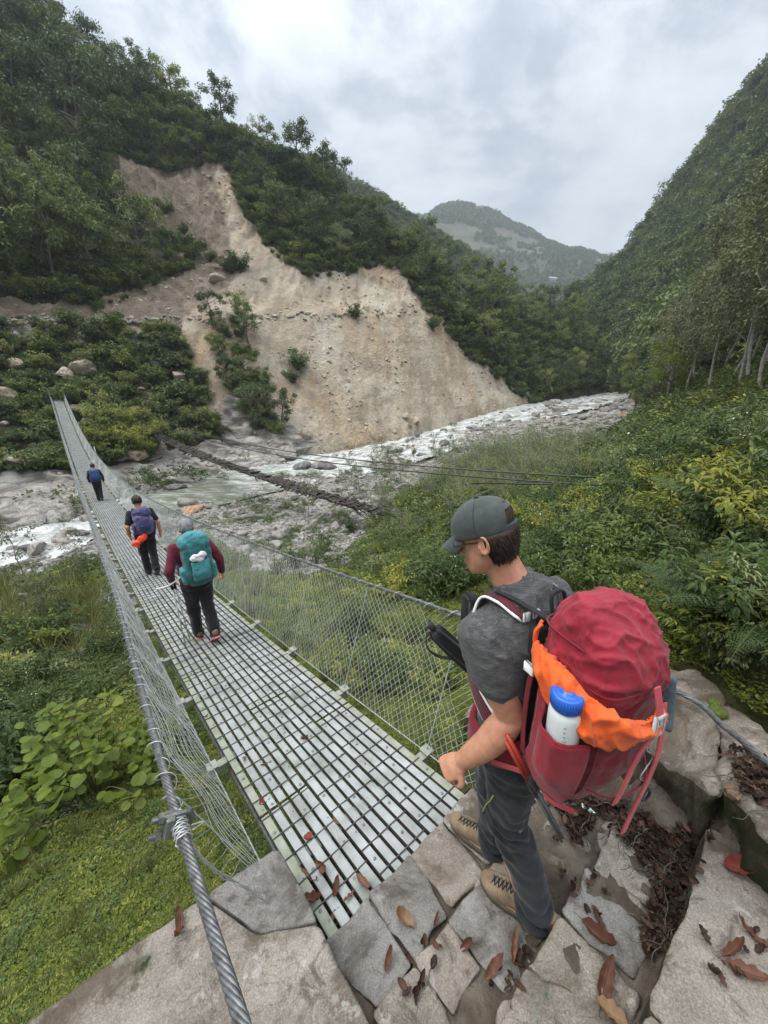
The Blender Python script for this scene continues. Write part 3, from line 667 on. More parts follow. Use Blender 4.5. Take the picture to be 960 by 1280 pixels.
# each tread: height, then stones as (t from, t to, s front, s back, material)
ST = [(.030, [(-.485, -.262, .125, -.16, 'g'), (-.256, -.015, .128, -.165, 'g'), (-.009, .225, .125, -.16, 'w'), (.231, .50, .13, -.165, 'b'), (.506, .76, .12, -.165, 'w'), (.766, 1.02, .12, -.16, 'g')]),
 (.085, [(-.48, -.27, -.175, -.47, 'b'), (-.262, -.08, -.18, -.37, 'w'), (-.072, .175, -.180, -.47, 'g'), (.182, .44, -.185, -.40, 'w'), (.448, .74, -.18, -.46, 'b'), (.748, 1.0, -.185, -.40, 'g')]),
 (.205, [(-.50, -.125, -.49, -.77, 'w'), (-.117, .245, -.488, -.79, 'b'), (.253, .50, -.490, -.74, 'g'), (.508, .82, -.495, -.72, 'b')]),
 (.385, [(-.48, .13, -.805, -1.16, 'b'), (.14, .935, -.800, -1.2, 'b')])]
q_ = 0
for z, row_ in ST:
    for t0, t1, sf, sb_, k in row_:
        q_ += 1; r_ = np.random.default_rng(300+q_); j = lambda a=.008: r_.normal(0, a)
        P4 = [BS(sf+j(.006), t0+j()*.4), BS(sf+j(.006), (t0+t1)/2+j()), BS(sf+j(.006), t1+j()*.4), BS((sf+sb_)/2, t1+j(.004)), BS(sb_+j(.012), t1-abs(j(.012))), BS(sb_+j(.014), (t0+t1)/2+j()), BS(sb_+j(.012), t0+abs(j(.012))), BS((sf+sb_)/2, t0+j(.004))]
        tl = r_.normal(0, .02, 2); c_ = BS((sf+sb_)/2, (t0+t1)/2)
        zf = (lambda xy, z=z, tl=tl, c_=c_: z+(xy-c_[:2]) @ tl)
        part(stone_mb([p[:2] for p in P4], zf, z-.24, 40+q_*3, .009, 150, 16, .013, 1, .009, 1), 'step_stone', [SM[k], m_moss_side], stairs)
# rubble packed into the gaps
for q in range(60):
    r_ = np.random.default_rng(700+q); s0 = r_.uniform(-.80, .0); t0 = r_.uniform(-.46, .98); z = float(bedz(s0))
    w_ = r_.uniform(.018, .05); a = np.linspace(0, 6.28, 7, endpoint=False); c_ = BS(s0, t0)
    PEB.append(stone_mb([(c_[:2]+np.array([math.cos(x), math.sin(x)])*w_*r_.uniform(.7, 1.2)) for x in a], z+.022, z-.05, 900+q, .008, 30, 5, .006, 0, .006, 1))
pm_ = MB()
for p_ in PEB:
    pm_.add(p_.V[0], p_.Q[0])
part(pm_, 'rubble_fill', m_st_warm, stairs)['kind'] = 'stuff'
for sx_, z in ((-1.4, .58), (-1.85, .80), (-2.5, 1.05)):
    part(stone_mb([BS(sx_-.2, -.5)[:2], BS(sx_-.2, 1.0)[:2], BS(sx_+.2, 1.0)[:2], BS(sx_+.2, -.5)[:2]], z, z-.3, 88, .02), 'step_stone', [m_st_beige, m_dirt], stairs)
para = thing('stone_parapet', 'pale granite parapet block left of the bridge deck with a steel cable lying over it', 'wall', tuple(BS(.0, -1.2, 0)))
part(stone_mb(pxpoly([(347, 1058), (388, 1130), (396, 1152), (322, 1166), (256, 1119)], .115), .115, -1.4, 7, .008, 120, 14, .004, 0, .003, 1), 'corner_stone', [m_st_grey, m_st_warm], para)
part(stone_mb(pxpoly([(254, 1120), (320, 1168), (398, 1154), (436, 1228), (470, 1296), (575, 1520), (240, 1700), (-250, 1480), (34, 1276)], .125), .125, -1.4, 23, .014, 260, 26, .010, 0, .004, 1), 'coping_stone', [m_st_beige, m_st_warm], para)
wall = thing('stone_wall', 'mossy sided granite retaining wall right of the steps behind the red backpack', 'wall', tuple(BS(-.6, 1.3, 0)))
def wz(xy):
    l = xy-B0[:2]; s = l @ BD[:2]; t = l @ BN[:2]
    return .50-.20*(s+.45)+.10*(t-1.0)+.05*np.sin(s*9+t*4)
def wpoly(pp, z): return [at_z(x, y, zz_)[:2] for (x, y), zz_ in zip(pp, z)]
part(stone_mb(wpoly([(780, 800), (842, 836), (908, 864), (906, 980), (834, 940), (740, 890)], [.50, .56, .66, .60, .55, .42]), wz, -.5, 71, .022, 200, 18, .030, 1, .05, 2, 1.0, .09), 'wall_stone', [m_st_beige, m_moss_side], wall)
part(stone_mb(wpoly([(907, 864), (1010, 908), (1120, 1010), (1130, 1200), (1040, 1100), (958, 1041), (900, 976)], [.66, .72, .78, .74, .68, .63, .60]), wz, -.5, 72, .022, 200, 18, .035, 1, .05, 2, 1.0, .09), 'wall_stone', [m_st_beige, m_moss_side], wall)
part(stone_mb([BS(-.30, 1.0)[:2], BS(-.32, 1.6)[:2], BS(.15, 1.7)[:2], BS(.20, 1.05)[:2]], .16, -.5, 73, .04, 120, 12, .03, 1, .05), 'wall_stone', [m_st_beige, m_moss_side], wall)
part(stone_mb([BS(.16, 1.02)[:2], BS(.15, 1.6)[:2], BS(.55, 1.5)[:2], BS(.6, 1.0)[:2]], -.10, -1.2, 74, .05, 120, 12, .03, 1, .05), 'wall_stone', [m_st_beige, m_moss_side], wall)
part(stone_mb([BS(-3.2, 1.05)[:2], BS(-3.2, 2.0)[:2], BS(-1.75, 2.0)[:2], BS(-1.7, 1.05)[:2]], 1.0, -.5, 75, .05, 120, 12, .03, 1, .05), 'wall_stone', [m_st_beige, m_moss_side], wall)
# moss cushions on the wall
for (px, py, r_) in ((902, 876, .045), (896, 868, .032)):
    c = at_z(px, py, .66); c[2] = float(wz(c[:2]))+.01
    u = np.linspace(0, math.pi, 10); a = np.linspace(0, 2*math.pi, 18, endpoint=False)
    P = np.stack([np.stack([np.sin(x)*np.cos(a)*r_, np.sin(x)*np.sin(a)*r_, np.full(18, np.cos(x)*r_*.6)], 1) for x in u]); P += fbm(P, .02, 3, 3)[..., None]*P*.25
    tag(MB().grid(P, wrap=True).obj('moss_cushion', pm('moss', (.05, .07, .012), (.13, .16, .03), 60, .95, .8, 200, 0, None, .01), loc=c), 'round green moss cushion growing on top of the granite wall' if r_ > .04 else 'smaller moss cushion behind the round one on the granite wall', 'moss')
# near abutment below the deck
ab = thing('bridge_abutment', 'rough masonry abutment under the near end of the bridge deck', 'abutment', tuple(BS(.0, 0, -1)))
part(MB().box(BS(-.25, .05, -.95), .62, .5, .72, [BN, BD, [0, 0, 1]], 0, .02), 'masonry', m_st_warm, ab)
# far abutment
fab = thing('far_abutment', 'pale stone landing at the far end of the bridge on the opposite bank', 'abutment', tuple(BS(67, 0, -1)))
part(stone_mb([BS(66.25, -1.3)[:2], BS(66.25, 1.3)[:2], BS(69.5, 1.6)[:2], BS(69.5, -1.6)[:2]], -.12, -3.0, 91, .05, 90, 9, .05, 0, .1), 'landing', m_st_grey, fab)
# ------------------------------------------------------------------ people
import bmesh
def ell(mb, pts, ra, rb, side, n=20, m=0, pw=2.0, caps=True):
    P = np.asarray(pts, float); k = len(P); ra = np.broadcast_to(np.asarray(ra, float), (k,)); rb = np.broadcast_to(np.asarray(rb, float), (k,))
    S = np.broadcast_to(np.asarray(side, float), (k, 3)).copy()
    tg = np.gradient(P, axis=0); tg /= np.linalg.norm(tg, axis=1)[:, None]+1e-9
    S -= tg*(S*tg).sum(1)[:, None]; S /= np.linalg.norm(S, axis=1)[:, None]+1e-9; B = np.cross(tg, S)
    a = np.linspace(0, 2*math.pi, n, endpoint=False); c, s = np.cos(a), np.sin(a)
    e = 2.0/pw; cx_, sx_ = np.sign(c)*np.abs(c)**e, np.sign(s)*np.abs(s)**e
    V = P[:, None]+ra[:, None, None]*cx_[None, :, None]*S[:, None]+rb[:, None, None]*sx_[None, :, None]*B[:, None]
    i = np.arange(k-1)[:, None]*n; j = np.arange(n)[None]; j2 = (j+1) % n
    Q = np.stack([i+j, i+j2, i+n+j2, i+n+j], -1).reshape(-1, 4); V = V.reshape(-1, 3); T = None
    if caps:
        V = np.concatenate([V, P[:1], P[-1:]]); c0 = k*n; jj = np.arange(n); jn = (jj+1) % n
        T = np.concatenate([np.stack([np.full(n, c0), jn, jj], 1), np.stack([np.full(n, c0+1), (k-1)*n+jj, (k-1)*n+jn], 1)])
    return mb.add(V, Q, T, m)
def limb(mb, pts, rad, side=(1, 0, 0), n=16, k=16, flat=1.0):
    """smooth tapered limb through joints, rounded ends"""
    P = np.asarray(pts, float); q = np.linspace(0, 1, k); P2 = crom(P, k)
    r = np.interp(q, np.linspace(0, 1, len(rad)), rad)
    d0 = P2[0]-P2[1]; d0 /= np.linalg.norm(d0); d1 = P2[-1]-P2[-2]; d1 /= np.linalg.norm(d1)
    P3 = np.concatenate([[P2[0]+d0*r[0]*.75], [P2[0]+d0*r[0]*.45], P2, [P2[-1]+d1*r[-1]*.45], [P2[-1]+d1*r[-1]*.75]])
    r3 = np.concatenate([[r[0]*.45, r[0]*.85], r, [r[-1]*.85, r[-1]*.45]])
    return ell(mb, P3, r3, r3*flat, side, n)
def ball(mb, c, rx, ry, rz, ax=None, n=14, m=0):
    A = np.eye(3) if ax is None else np.asarray(ax, float)
    u = np.linspace(0.05, math.pi-.05, n); a = np.linspace(0, 2*math.pi, n*2, endpoint=False)
    P = np.stack([np.sin(u)[:, None]*np.cos(a)[None]*rx, np.sin(u)[:, None]*np.sin(a)[None]*ry, np.repeat(np.cos(u)[:, None], n*2, 1)*rz], -1) @ A + np.asarray(c)
    k = 2*n; i = np.arange(n-1)[:, None]*k; j = np.arange(k)[None]; j2 = (j+1) % k
    Q = np.stack([i+j, i+k+j, i+k+j2, i+j2], -1).reshape(-1, 4); V = P.reshape(-1, 3)
    V = np.concatenate([V, [P[0].mean(0)], [P[-1].mean(0)]]); jj = np.arange(k); jn = (jj+1) % k
    T = np.concatenate([np.stack([np.full(k, n*k), jj, jn], 1), np.stack([np.full(k, n*k+1), (n-1)*k+jn, (n-1)*k+jj], 1)])
    return mb.add(V, Q, T, m)
def ridge(V, sc, seed): return (1-np.abs(fbm(V, sc, 2, seed))*2.2)
def remesh(mb, name, mat, voxel, parent, smooth=3, wr=0, wscale=.08, seed=0, wfn=None, fill=True):
    me = mb.mesh(name+'_src', mat, True, False, True); o = bpy.data.objects.new('tmp', me); COL.objects.link(o)
    md = o.modifiers.new('r', 'REMESH'); md.mode = 'VOXEL'; md.voxel_size = voxel
    dg = bpy.context.evaluated_depsgraph_get(); dg.update(); ev = o.evaluated_get(dg)
    n = bpy.data.meshes.new_from_object(ev); bpy.data.objects.remove(o); bpy.data.meshes.remove(me)
    bm = bmesh.new(); bm.from_mesh(n)
    for _ in range(smooth): bmesh.ops.smooth_vert(bm, verts=bm.verts, factor=.5, use_axis_x=True, use_axis_y=True, use_axis_z=True)
    bm.to_mesh(n); bm.free()
    V = np.zeros(len(n.vertices)*3, np.float32); n.vertices.foreach_get('co', V); V = V.reshape(-1, 3).astype(float)
    if wr or wfn:
        N = np.zeros(len(n.vertices)*3, np.float32); n.vertex_normals.foreach_get('vector', N); N = N.reshape(-1, 3)
        d = (wr*fbm(V+seed, wscale, 3, seed) if wr else 0)
        if wfn: d = d+wfn(V)
        V = V+N*np.asarray(d)[:, None]
    off = np.zeros(3); p = parent
    while p: off += np.array(p.location); p = p.parent
    n.vertices.foreach_set('co', (V-off).astype(np.float32).ravel()); n.name = name
    n.materials.clear(); n.materials.append(mat); n.polygons.foreach_set('use_smooth', np.ones(len(n.polygons), bool)); n.update()
    ob = bpy.data.objects.new(name, n); COL.objects.link(ob); ob.parent = parent
    return ob
def unit(v): v = np.asarray(v, float); return v/np.linalg.norm(v)
def facing(a): return np.array([math.sin(R(a)), math.cos(R(a)), 0]), np.array([math.cos(R(a)), -math.sin(R(a)), 0])
def hand(mb, wrist, d, palm, curl=.9, thumb_side=1, s=1.0):
    """d: wrist to knuckles, palm: direction the palm faces; thumb_side +1/-1 picks the edge the thumb leaves from"""
    d = unit(d); palm = np.asarray(palm, float); palm = unit(palm-d*(palm @ d)); l = np.cross(d, palm)*thumb_side
    w_ = np.asarray(wrist, float)
    ell(mb, [w_-d*.02, w_+d*.01, w_+d*.035, w_+d*.07*s, w_+d*.09*s, w_+d*.098*s], np.array([.026, .029, .037, .042, .041, .030])*s, np.array([.020, .019, .018, .016, .013, .008])*s, l, 14)
    for i, (o, ln, rr_) in enumerate(((.031, .072, .0086), (.011, .080, .0090), (-.010, .074, .0086), (-.029, .058, .0076))):
        p = w_+d*(.088-.006*abs(i-1))*s+l*o*s; pts = [p-d*.03*s, p]; a = 0; c = curl*(1+.10*i)
        for f_ in (.45, .31, .24):
            a += c*(.85 if f_ == .45 else 1.05); q = pts[-1]+(d*math.cos(a)+palm*math.sin(a))*ln*f_*s; pts.append(q)
        mb.tube(crom(pts, 11), np.linspace(1.06, .80, 11)*rr_*s, 8)
        ball(mb, pts[-1], rr_*.8*s, rr_*.8*s, rr_*.8*s, None, 6)
    p = w_+d*.03*s+l*.030*s; t1 = p+(d*.6+l*.65+palm*.35)*.035*s; t2 = t1+(d*.85+l*.05+palm*.5)*.032*s; t3 = t2+(d*.75-l*.35+palm*.55)*.024*s
    mb.tube(crom([p-l*.012*s, t1, t2, t3], 10), np.linspace(.0135, .0085, 10)*s, 8); ball(mb, t3, .0085*s, .0085*s, .0085*s, None, 6)
def head(mb, c, f, up, s=1.0):
    """skull with face, nose, ears; f = where the face looks, up = crown direction"""
    up = unit(up); f = unit(np.asarray(f, float)-up*(np.asarray(f, float) @ up)); r = np.cross(f, up); c = np.asarray(c, float)
    #      h      front  back   half width
    rows = [(-.118, .070, .020, .020), (-.112, .086, -.005, .036), (-.095, .092, -.025, .050), (-.072, .090, -.050, .060), (-.045, .088, -.068, .066), (-.015, .088, -.084, .070), (.010, .086, -.092, .073), (.035, .093, -.097, .076), (.060, .090, -.098, .077), (.085, .076, -.092, .071), (.105, .050, -.072, .056), (.118, .020, -.040, .032), (.122, -.002, -.018, .010)]
    a = np.linspace(0, 2*math.pi, 28, endpoint=False); G_ = []
    for h, fr, bk, hw in rows:
        m_ = (fr-bk)/2; cen = (fr+bk)/2; ca, sa = np.cos(a), np.sin(a)
        fx = cen+m_*np.sign(ca)*np.abs(ca)**.92; wx = hw*np.sign(sa)*np.abs(sa)**.85*(1-.10*np.clip(ca, 0, 1))
        G_.append(c+s*(fx[:, None]*f+wx[:, None]*r+h*up))
    G_ = np.stack(G_); k = 28; nrow = len(rows); i = np.arange(nrow-1)[:, None]*k; j = np.arange(k)[None]; j2 = (j+1) % k
    Q = np.stack([i+j, i+j2, i+k+j2, i+k+j], -1).reshape(-1, 4); V = np.concatenate([G_.reshape(-1, 3), [G_[0].mean(0)], [G_[-1].mean(0)]]); jj = np.arange(k); jn = (jj+1) % k
    T = np.concatenate([np.stack([np.full(k, nrow*k), jn, jj], 1), np.stack([np.full(k, nrow*k+1), (nrow-1)*k+jj, (nrow-1)*k+jn], 1)])
    mb.add(V, Q, T)
    L_ = lambda x, y, z: c+s*(r*x+f*y+up*z)
    mb.tube([L_(0, .080, .028), L_(0, .094, .006), L_(0, .110, -.022), L_(0, .104, -.032), L_(0, .085, -.036)], np.array([.007, .009, .013, .012, .007])*s, 10)
    ball(mb, L_(.012, .094, -.030), .008*s, .008*s, .007*s, None, 6); ball(mb, L_(-.012, .094, -.030), .008*s, .008*s, .007*s, None, 6)
    mb.tube([L_(-.022, .086, -.066), L_(0, .097, -.062), L_(.022, .086, -.066)], .0065*s, 8); mb.tube([L_(-.018, .086, -.076), L_(0, .096, -.075), L_(.018, .086, -.076)], .007*s, 8)
    mb.tube([L_(-.050, .070, .026), L_(-.026, .090, .031), L_(0, .090, .026), L_(.026, .090, .031), L_(.050, .070, .026)], .008*s, 8)
    for sg in (-1, 1):
        ax = np.array([unit(r*sg*.85+f*-.35), unit(f*.9+up*.25), up]); e = L_(sg*.076, -.012, .0)
        th_ = np.linspace(-.4, 4.6, 14)
        mb.tube([e+s*(up*(.030*math.cos(x)+.002)+f*(-.018*math.sin(x)-.004)+r*sg*(.008+.004*math.sin(x))) for x in th_], .0058*s, 8)
        ball(mb, e, .006*s, .017*s, .026*s, ax, 8); ball(mb, L_(sg*.074, .001, -.027), .007*s, .009*s, .010*s, ax, 6)
    return L_
m_skin, nt, out = newmat('skin')
b = ND(nt, 'BsdfPrincipled'); nt.links.new(b.outputs[0], out.inputs[0]); b.inputs['Roughness'].default_value = .5; b.inputs['Subsurface Weight'].default_value = .25; b.inputs['Subsurface Radius'].default_value = (.012, .004, .002); b.inputs['Subsurface Scale'].default_value = .6
pos = ND(nt, 'NewGeometry').outputs['Position']
c_ = ramp(nt, noise(nt, pos, 30, 6, .6), [(.3, (.45, .205, .12)), (.5, (.52, .255, .16)), (.7, (.57, .31, .205))])
c_ = mixc(nt, ramp(nt, noise(nt, pos, 420, 2, .5), [(.62, (0, 0, 0)), (.72, (.35, .35, .35))]), c_, (.33, .14, .09))
nt.links.new(c_, b.inputs['Base Color']); bp = ND(nt, 'Bump'); bp.inputs['Strength'].default_value = .25; bp.inputs['Distance'].default_value = .002; nt.links.new(noise(nt, pos, 300, 4, .6), bp.inputs['Height']); nt.links.new(bp.outputs[0], b.inputs['Normal'])
def clothmat(name, c1, c2, rough=.85, weave=600, bump=.25, c3=None, sheen=.15, sc=18):
    m, nt, out = newmat(name); b = ND(nt, 'BsdfPrincipled'); nt.links.new(b.outputs[0], out.inputs[0]); b.inputs['Roughness'].default_value = rough; b.inputs['Specular IOR Level'].default_value = .25; b.inputs['Sheen Weight'].default_value = sheen
    pos = ND(nt, 'NewGeometry').outputs['Position']
    c = ramp(nt, noise(nt, pos, sc, 6, .65), [(.32, c1), (.66, c2)])
    if c3:
        mp = ND(nt, 'Mapping'); mp.inputs['Scale'].default_value = (1, 1, 9); nt.links.new(pos, mp.inputs[0])
        c = mixc(nt, ramp(nt, noise(nt, mp.outputs[0], 45, 5, .75), [(.46, (0, 0, 0)), (.60, (.9, .9, .9))]), c, c3)
    nt.links.new(c, b.inputs['Base Color'])
    h = math_(nt, 'ADD', math_(nt, 'MULTIPLY', noise(nt, pos, weave, 2, .5), .25), noise(nt, pos, 38, 6, .65, .6))
    bp = ND(nt, 'Bump'); bp.inputs['Strength'].default_value = bump; bp.inputs['Distance'].default_value = .008; nt.links.new(h, bp.inputs['Height']); nt.links.new(bp.outputs[0], b.inputs['Normal'])
    return m
m_shirt = clothmat('grey_marl_jersey', (.042, .043, .043), (.070, .070, .069), .9, 500, .25, (.125, .125, .122), .1)
m_trou = clothmat('charcoal_trekking_cloth', (.011, .0135, .0165), (.023, .026, .030), .8, 900, .3)
m_trou_b = clothmat('black_stretch_cloth', (.006, .006, .007), (.012, .012, .013), .85, 900, .2)
m_capc = clothmat('grey_green_cotton', (.042, .052, .050), (.070, .082, .078), .88, 700, .2)
m_black = clothmat('black_nylon', (.006, .006, .007), (.014, .014, .015), .6, 900, .3)
m_hairb = pm('brown_hair', (.018, .010, .006), (.055, .032, .020), 40, .55, .9, 300, 0, None, .006, .4, 'Object', 0, (1, 1, .12))
m_red = clothmat('crimson_ripstop', (.20, .009, .020), (.29, .015, .032), .60, 900, .35)
m_redd = clothmat('dark_red_nylon', (.135, .007, .015), (.20, .011, .020), .6, 900, .3)
m_strap = clothmat('red_webbing', (.40, .045, .055), (.50, .07, .08), .7, 1200, .2)
m_maroon = clothmat('maroon_mesh', (.055, .010, .016), (.10, .016, .024), .85, 400, .4)
m_white = pm('white_piping', (.72, .72, .70), (.80, .80, .78), 30, .5)
m_orange = clothmat('orange_silnylon', (.72, .085, .008), (.82, .13, .015), .42, 1500, .5)
m_boot = pm('tan_suede', (.10, .070, .042), (.19, .135, .085), 18, .9, .4, 200, 0, (.25, .19, .13), .004)
m_sole = pm('rubber_sole', (.05, .042, .03), (.10, .085, .06), 30, .8)
m_blue = pm('blue_plastic', (.018, .10, .46), (.03, .15, .56), 10, .35)
m_bottle = pm('milky_plastic', (.62, .65, .65), (.72, .75, .76), 12, .3, 0, None)
m_alu = pm('grey_buckle', (.42, .42, .41), (.55, .55, .54), 20, .45, 0, None, .3)
m_pole = pm('red_pole', (.30, .03, .02), (.42, .05, .03), 20, .35)

# ---- the man in front
O_man = np.array([.55, 1.15, .06])
man = thing('person', 'man in grey green cap and grey t-shirt stepping down the stone stairs', 'person', tuple(O_man))
LS, RS = np.array([.318, 1.052, 1.465]), np.array([.63, 1.27, 1.47])
LE, LWr = np.array([.425, .99, 1.19]), np.array([.288, 1.020, .955])
RE, RWr = np.array([.70, 1.38, 1.22]), np.array([.47, 1.40, 1.13])
LH_, RH_ = np.array([.475, 1.065, .91]), np.array([.585, 1.195, .91])
LK, RK = np.array([.505, 1.068, .53]), np.array([.495, 1.27, .53])
LA, RA = np.array([.618, .985, .17]), np.array([.535, 1.235, .125])
sdP, sdC = np.array([.72, .69, 0]), np.array([.83, .56, 0])
TR = [((.535, 1.12, .83), .135, .105, 0), ((.535, 1.125, .90), .165, .125, .1), ((.525, 1.13, .98), .168, .125, .2), ((.515, 1.135, 1.07), .155, .115, .4), ((.505, 1.14, 1.18), .160, .120, .6), ((.495, 1.15, 1.31), .180, .126, .9), ((.485, 1.158, 1.42), .190, .120, 1), ((.475, 1.163, 1.49), .170, .098, 1), ((.466, 1.170, 1.540), .118, .080, 1), ((.452, 1.176, 1.580), .074, .068, 1)]
def torso(mb, grow=0.0, sl=slice(None), ext=0):
    T_ = TR[sl]; P = np.array([t[0] for t in T_]); k = 28; q = np.linspace(0, len(T_)-1, k); base = np.arange(len(T_))
    ra = np.interp(q, base, [t[1] for t in T_])+grow; rb = np.interp(q, base, [t[2] for t in T_])+grow; w_ = np.interp(q, base, [t[3] for t in T_])
    ell(mb, crom(P, k), ra, rb, sdP*(1-w_[:, None])+sdC*w_[:, None], 32, pw=2.35)
hf, _ = facing(-60); hup = unit(np.array([0, 0, 1.0])*math.cos(R(21))+hf*math.sin(R(21))); hfd = unit(hf*math.cos(R(21))-np.array([0, 0, 1.0])*math.sin(R(21)))
HC = np.array([.348, 1.212, 1.738])
mb = MB(); torso(mb)
ell(mb, crom([(.47, 1.168, 1.50), (.462, 1.170, 1.55), (.435, 1.185, 1.60), (.400, 1.20, 1.66), (.375, 1.205, 1.72)], 14), np.interp(np.linspace(0, 1, 14), [0, .3, .6, 1], [.09, .070, .062, .058]), np.interp(np.linspace(0, 1, 14), [0, .3, .6, 1], [.075, .064, .062, .062]), sdC, 18)
HL = head(mb, HC, hfd, hup)
limb(mb, [LS, (LS+LE)/2+[-.008, -.012, .0], LE], [.056, .058, .052, .046], sdC); limb(mb, [LE, LE*.55+LWr*.45+[-.004, -.012, -.012], LWr], [.048, .053, .045, .032], sdC)
ball(mb, LE+[.008, -.006, -.008], .032, .032, .034)
limb(mb, [RS, (RS+RE)/2, RE], [.056, .054, .043], sdC); limb(mb, [RE, RWr], [.043, .044, .030], sdC)
hand(mb, LWr, np.array([-.075, .020, -.085]), np.array([.62, .45, -.35]), 1.05, 1, 1.10)
hand(mb, RWr, np.array([-.06, -.05, -.02]), np.array([.1, -.3, -.6]), 1.0, -1)
limb(mb, [LH_, LK], [.085, .075, .06], sdP); limb(mb, [LK, LA], [.06, .058, .045], sdP); limb(mb, [RH_, RK], [.085, .075, .06], sdP); limb(mb, [RK, RA], [.06, .058, .045], sdP)
for A_, h_, t_ in ((LA, np.array([.681, .943, .10]), np.array([.455, 1.10, .10])), (RA, np.array([.582, 1.198, .055]), np.array([.36, 1.384, .055]))):
    limb(mb, [h_+[0, 0, .03], t_+(h_-t_)*.2+[0, 0, .02]], [.035, .04], sdP)
skin = remesh(mb, 'body', m_skin, .0045, man, 4)
# shirt
mb = MB(); torso(mb, .016, slice(2, 10))
ell(mb, crom([(.475, 1.163, 1.50), (.460, 1.172, 1.56), (.438, 1.183, 1.610)], 8), [.15, .135, .115, .100, .088, .081, .077, .074], [.10, .094, .088, .083, .080, .077, .075, .072], sdC, 24)
SLv = LS*.45+LE*.55; SRv = RS*.3+RE*.7
limb(mb, [LS+[.02, .01, .01], LS, (LS+SLv)/2+[-.006, -.014, 0], SLv], [.066, .074, .073, .074], sdC, 20, 20); limb(mb, [RS+[-.02, -.01, .01], RS, SRv], [.070, .076, .068], sdC)
def shirtw(V):
    a = np.clip((1.25-V[:, 2])/.3, 0, 1)
    return .006*np.sin((V[:, 2]*1.1+V[:, 0]*.6)*58+4*fbm(V, .12, 2, 3))*a*.6+.006*fbm(V*[1, 1, 2.2], .09, 3, 8)+.010*np.clip(ridge(V*[1.2, 1.2, .8]+V[:, ::-1]*.3, .11, 9)-.05, 0, 1)**3-.002
remesh(mb, 'shirt', m_shirt, .0065, man, 5, wfn=shirtw)
# trousers
mb = MB()
torso(mb, .018, slice(0, 3)); Lk2 = LK+[-.006, .006, 0]
limb(mb, [LH_+[.01, .01, .02], LH_*.5+LK*.5, Lk2], [.108, .096, .080, .073], sdP, 22, 22); limb(mb, [Lk2+[0, 0, .02], LK*.5+LA*.5+[.022, -.016, 0], LA+[.014, -.010, -.035]], [.073, .073, .069, .070], sdP, 22, 22)
limb(mb, [RH_, RK], [.106, .092, .073], sdP); limb(mb, [RK, RA+[0, 0, -.02]], [.073, .069, .068], sdP)
def trw(V):
    k = np.exp(-((V[:, 2]-.54)/.12)**2)+np.exp(-((V[:, 2]-.19)/.08)**2)*1.2+.25*np.exp(-((V[:, 2]-.86)/.1)**2)
    return k*.008*np.sin(V[:, 2]*95+V[:, 0]*30+5*fbm(V, .1, 2, 5))+.006*fbm(V*[1, 1, .6], .07, 3, 14)
trou = remesh(mb, 'trousers', m_trou, .0065, man, 4, wfn=trw)
trou.data.materials.append(m_trou_b)
c3 = np.zeros(len(trou.data.polygons)*3, np.float32); trou.data.polygons.foreach_get('center', c3); c3 = c3.reshape(-1, 3)+O_man
tpx, tpy, _d = proj(c3)
blk = (inpoly(tpx, tpy, [(628, 992), (690, 935), (720, 940), (700, 985), (668, 1003), (640, 1000)]) | inpoly(tpx, tpy, [(602, 1012), (612, 1012), (648, 1085), (642, 1092)])) & (_d < 1.75)
trou.data.polygons.foreach_set('material_index', blk.astype(np.int32))
def on_px(obj, px, py, lift=.002):
    bv = BVHTree.FromPolygons([tuple(np.array(v.co)+O_man) for v in obj.data.vertices], [tuple(p.vertices) for p in obj.data.polygons]); d = ray(px, py)
    h = bv.ray_cast(Vector(CAM), Vector(unit(d)))
    return np.array(h[0])+np.array(h[1])*lift if h[0] else None
zp = [on_px(trou, x, y) for x, y in ((617, 994), (613, 1001), (608, 1006), (604, 1014))]
zp = [p for p in zp if p is not None]
if len(zp) > 2: part(MB().tube(crom(zp, 10), .0028, 6), 'zip', pm('lime_zip', (.35, .38, .05), (.45, .46, .10), 30, .5), trou)
# boots
def boot(h_, t_, A_, zs):
    f = unit((t_-h_)*[1, 1, 0]); r = np.array([f[1], -f[0], 0]); c = (h_+t_)/2; c[2] = zs; ln = .31
    mb = MB()
    xs = [-.150, -.135, -.10, -.05, 0, .05, .10, .135, .152]; wd = [.018, .033, .038, .038, .039, .046, .049, .036, .016]; ht = [.060, .085, .098, .100, .088, .066, .054, .044, .030]
    P = [c+f*x+[0, 0, .022+h2*.5] for x, h2 in zip(xs, ht)]
    ell(mb, crom(P, 30), np.interp(np.linspace(0, 8, 30), range(9), wd), np.interp(np.linspace(0, 8, 30), range(9), ht)/2+.004, r, 20, pw=2.6)
    limb(mb, [c-f*.085+[0, 0, .07], A_+[0, 0, .0], A_+[0, 0, .05]], [.046, .050, .050], r)
    b_ = remesh(mb, 'boot', m_boot, .005, man, 4, .003, .04, 4)
    mb = MB(); n = 40; a = np.linspace(0, 2*math.pi, n, endpoint=False)
    ox = np.cos(a)*.158; ow = np.sin(a)*np.interp(np.cos(a), [-1, -.5, .0, .6, 1], [.040, .044, .042, .054, .042])
    rows_ = []
    for z, g in ((0, .96), (.004, 1.0), (.02, 1.02), (.030, 1.0), (.032, .9), (.032, .0)): rows_.append(c+f*(ox*g)[:, None]+r*(ow*g)[:, None]+np.array([0, 0, z]))
    mb.grid(np.stack([rows_[0]*0+c]+rows_), wrap=True); part(mb, 'sole', m_sole, b_)
    mb = MB()
    for i in range(6):
        x = .005+.017*i; z = .022+np.interp(x, xs, ht)+.006
        for sg in (-1, 1): mb.tube([c+f*x+r*sg*.022+[0, 0, z-.006], c+f*(x+.008)+[0, 0, z+.003], c+f*(x+.017)-r*sg*.022+[0, 0, z-.010]], .0026, 6)
    part(mb, 'lace', m_black, b_)
    return b_
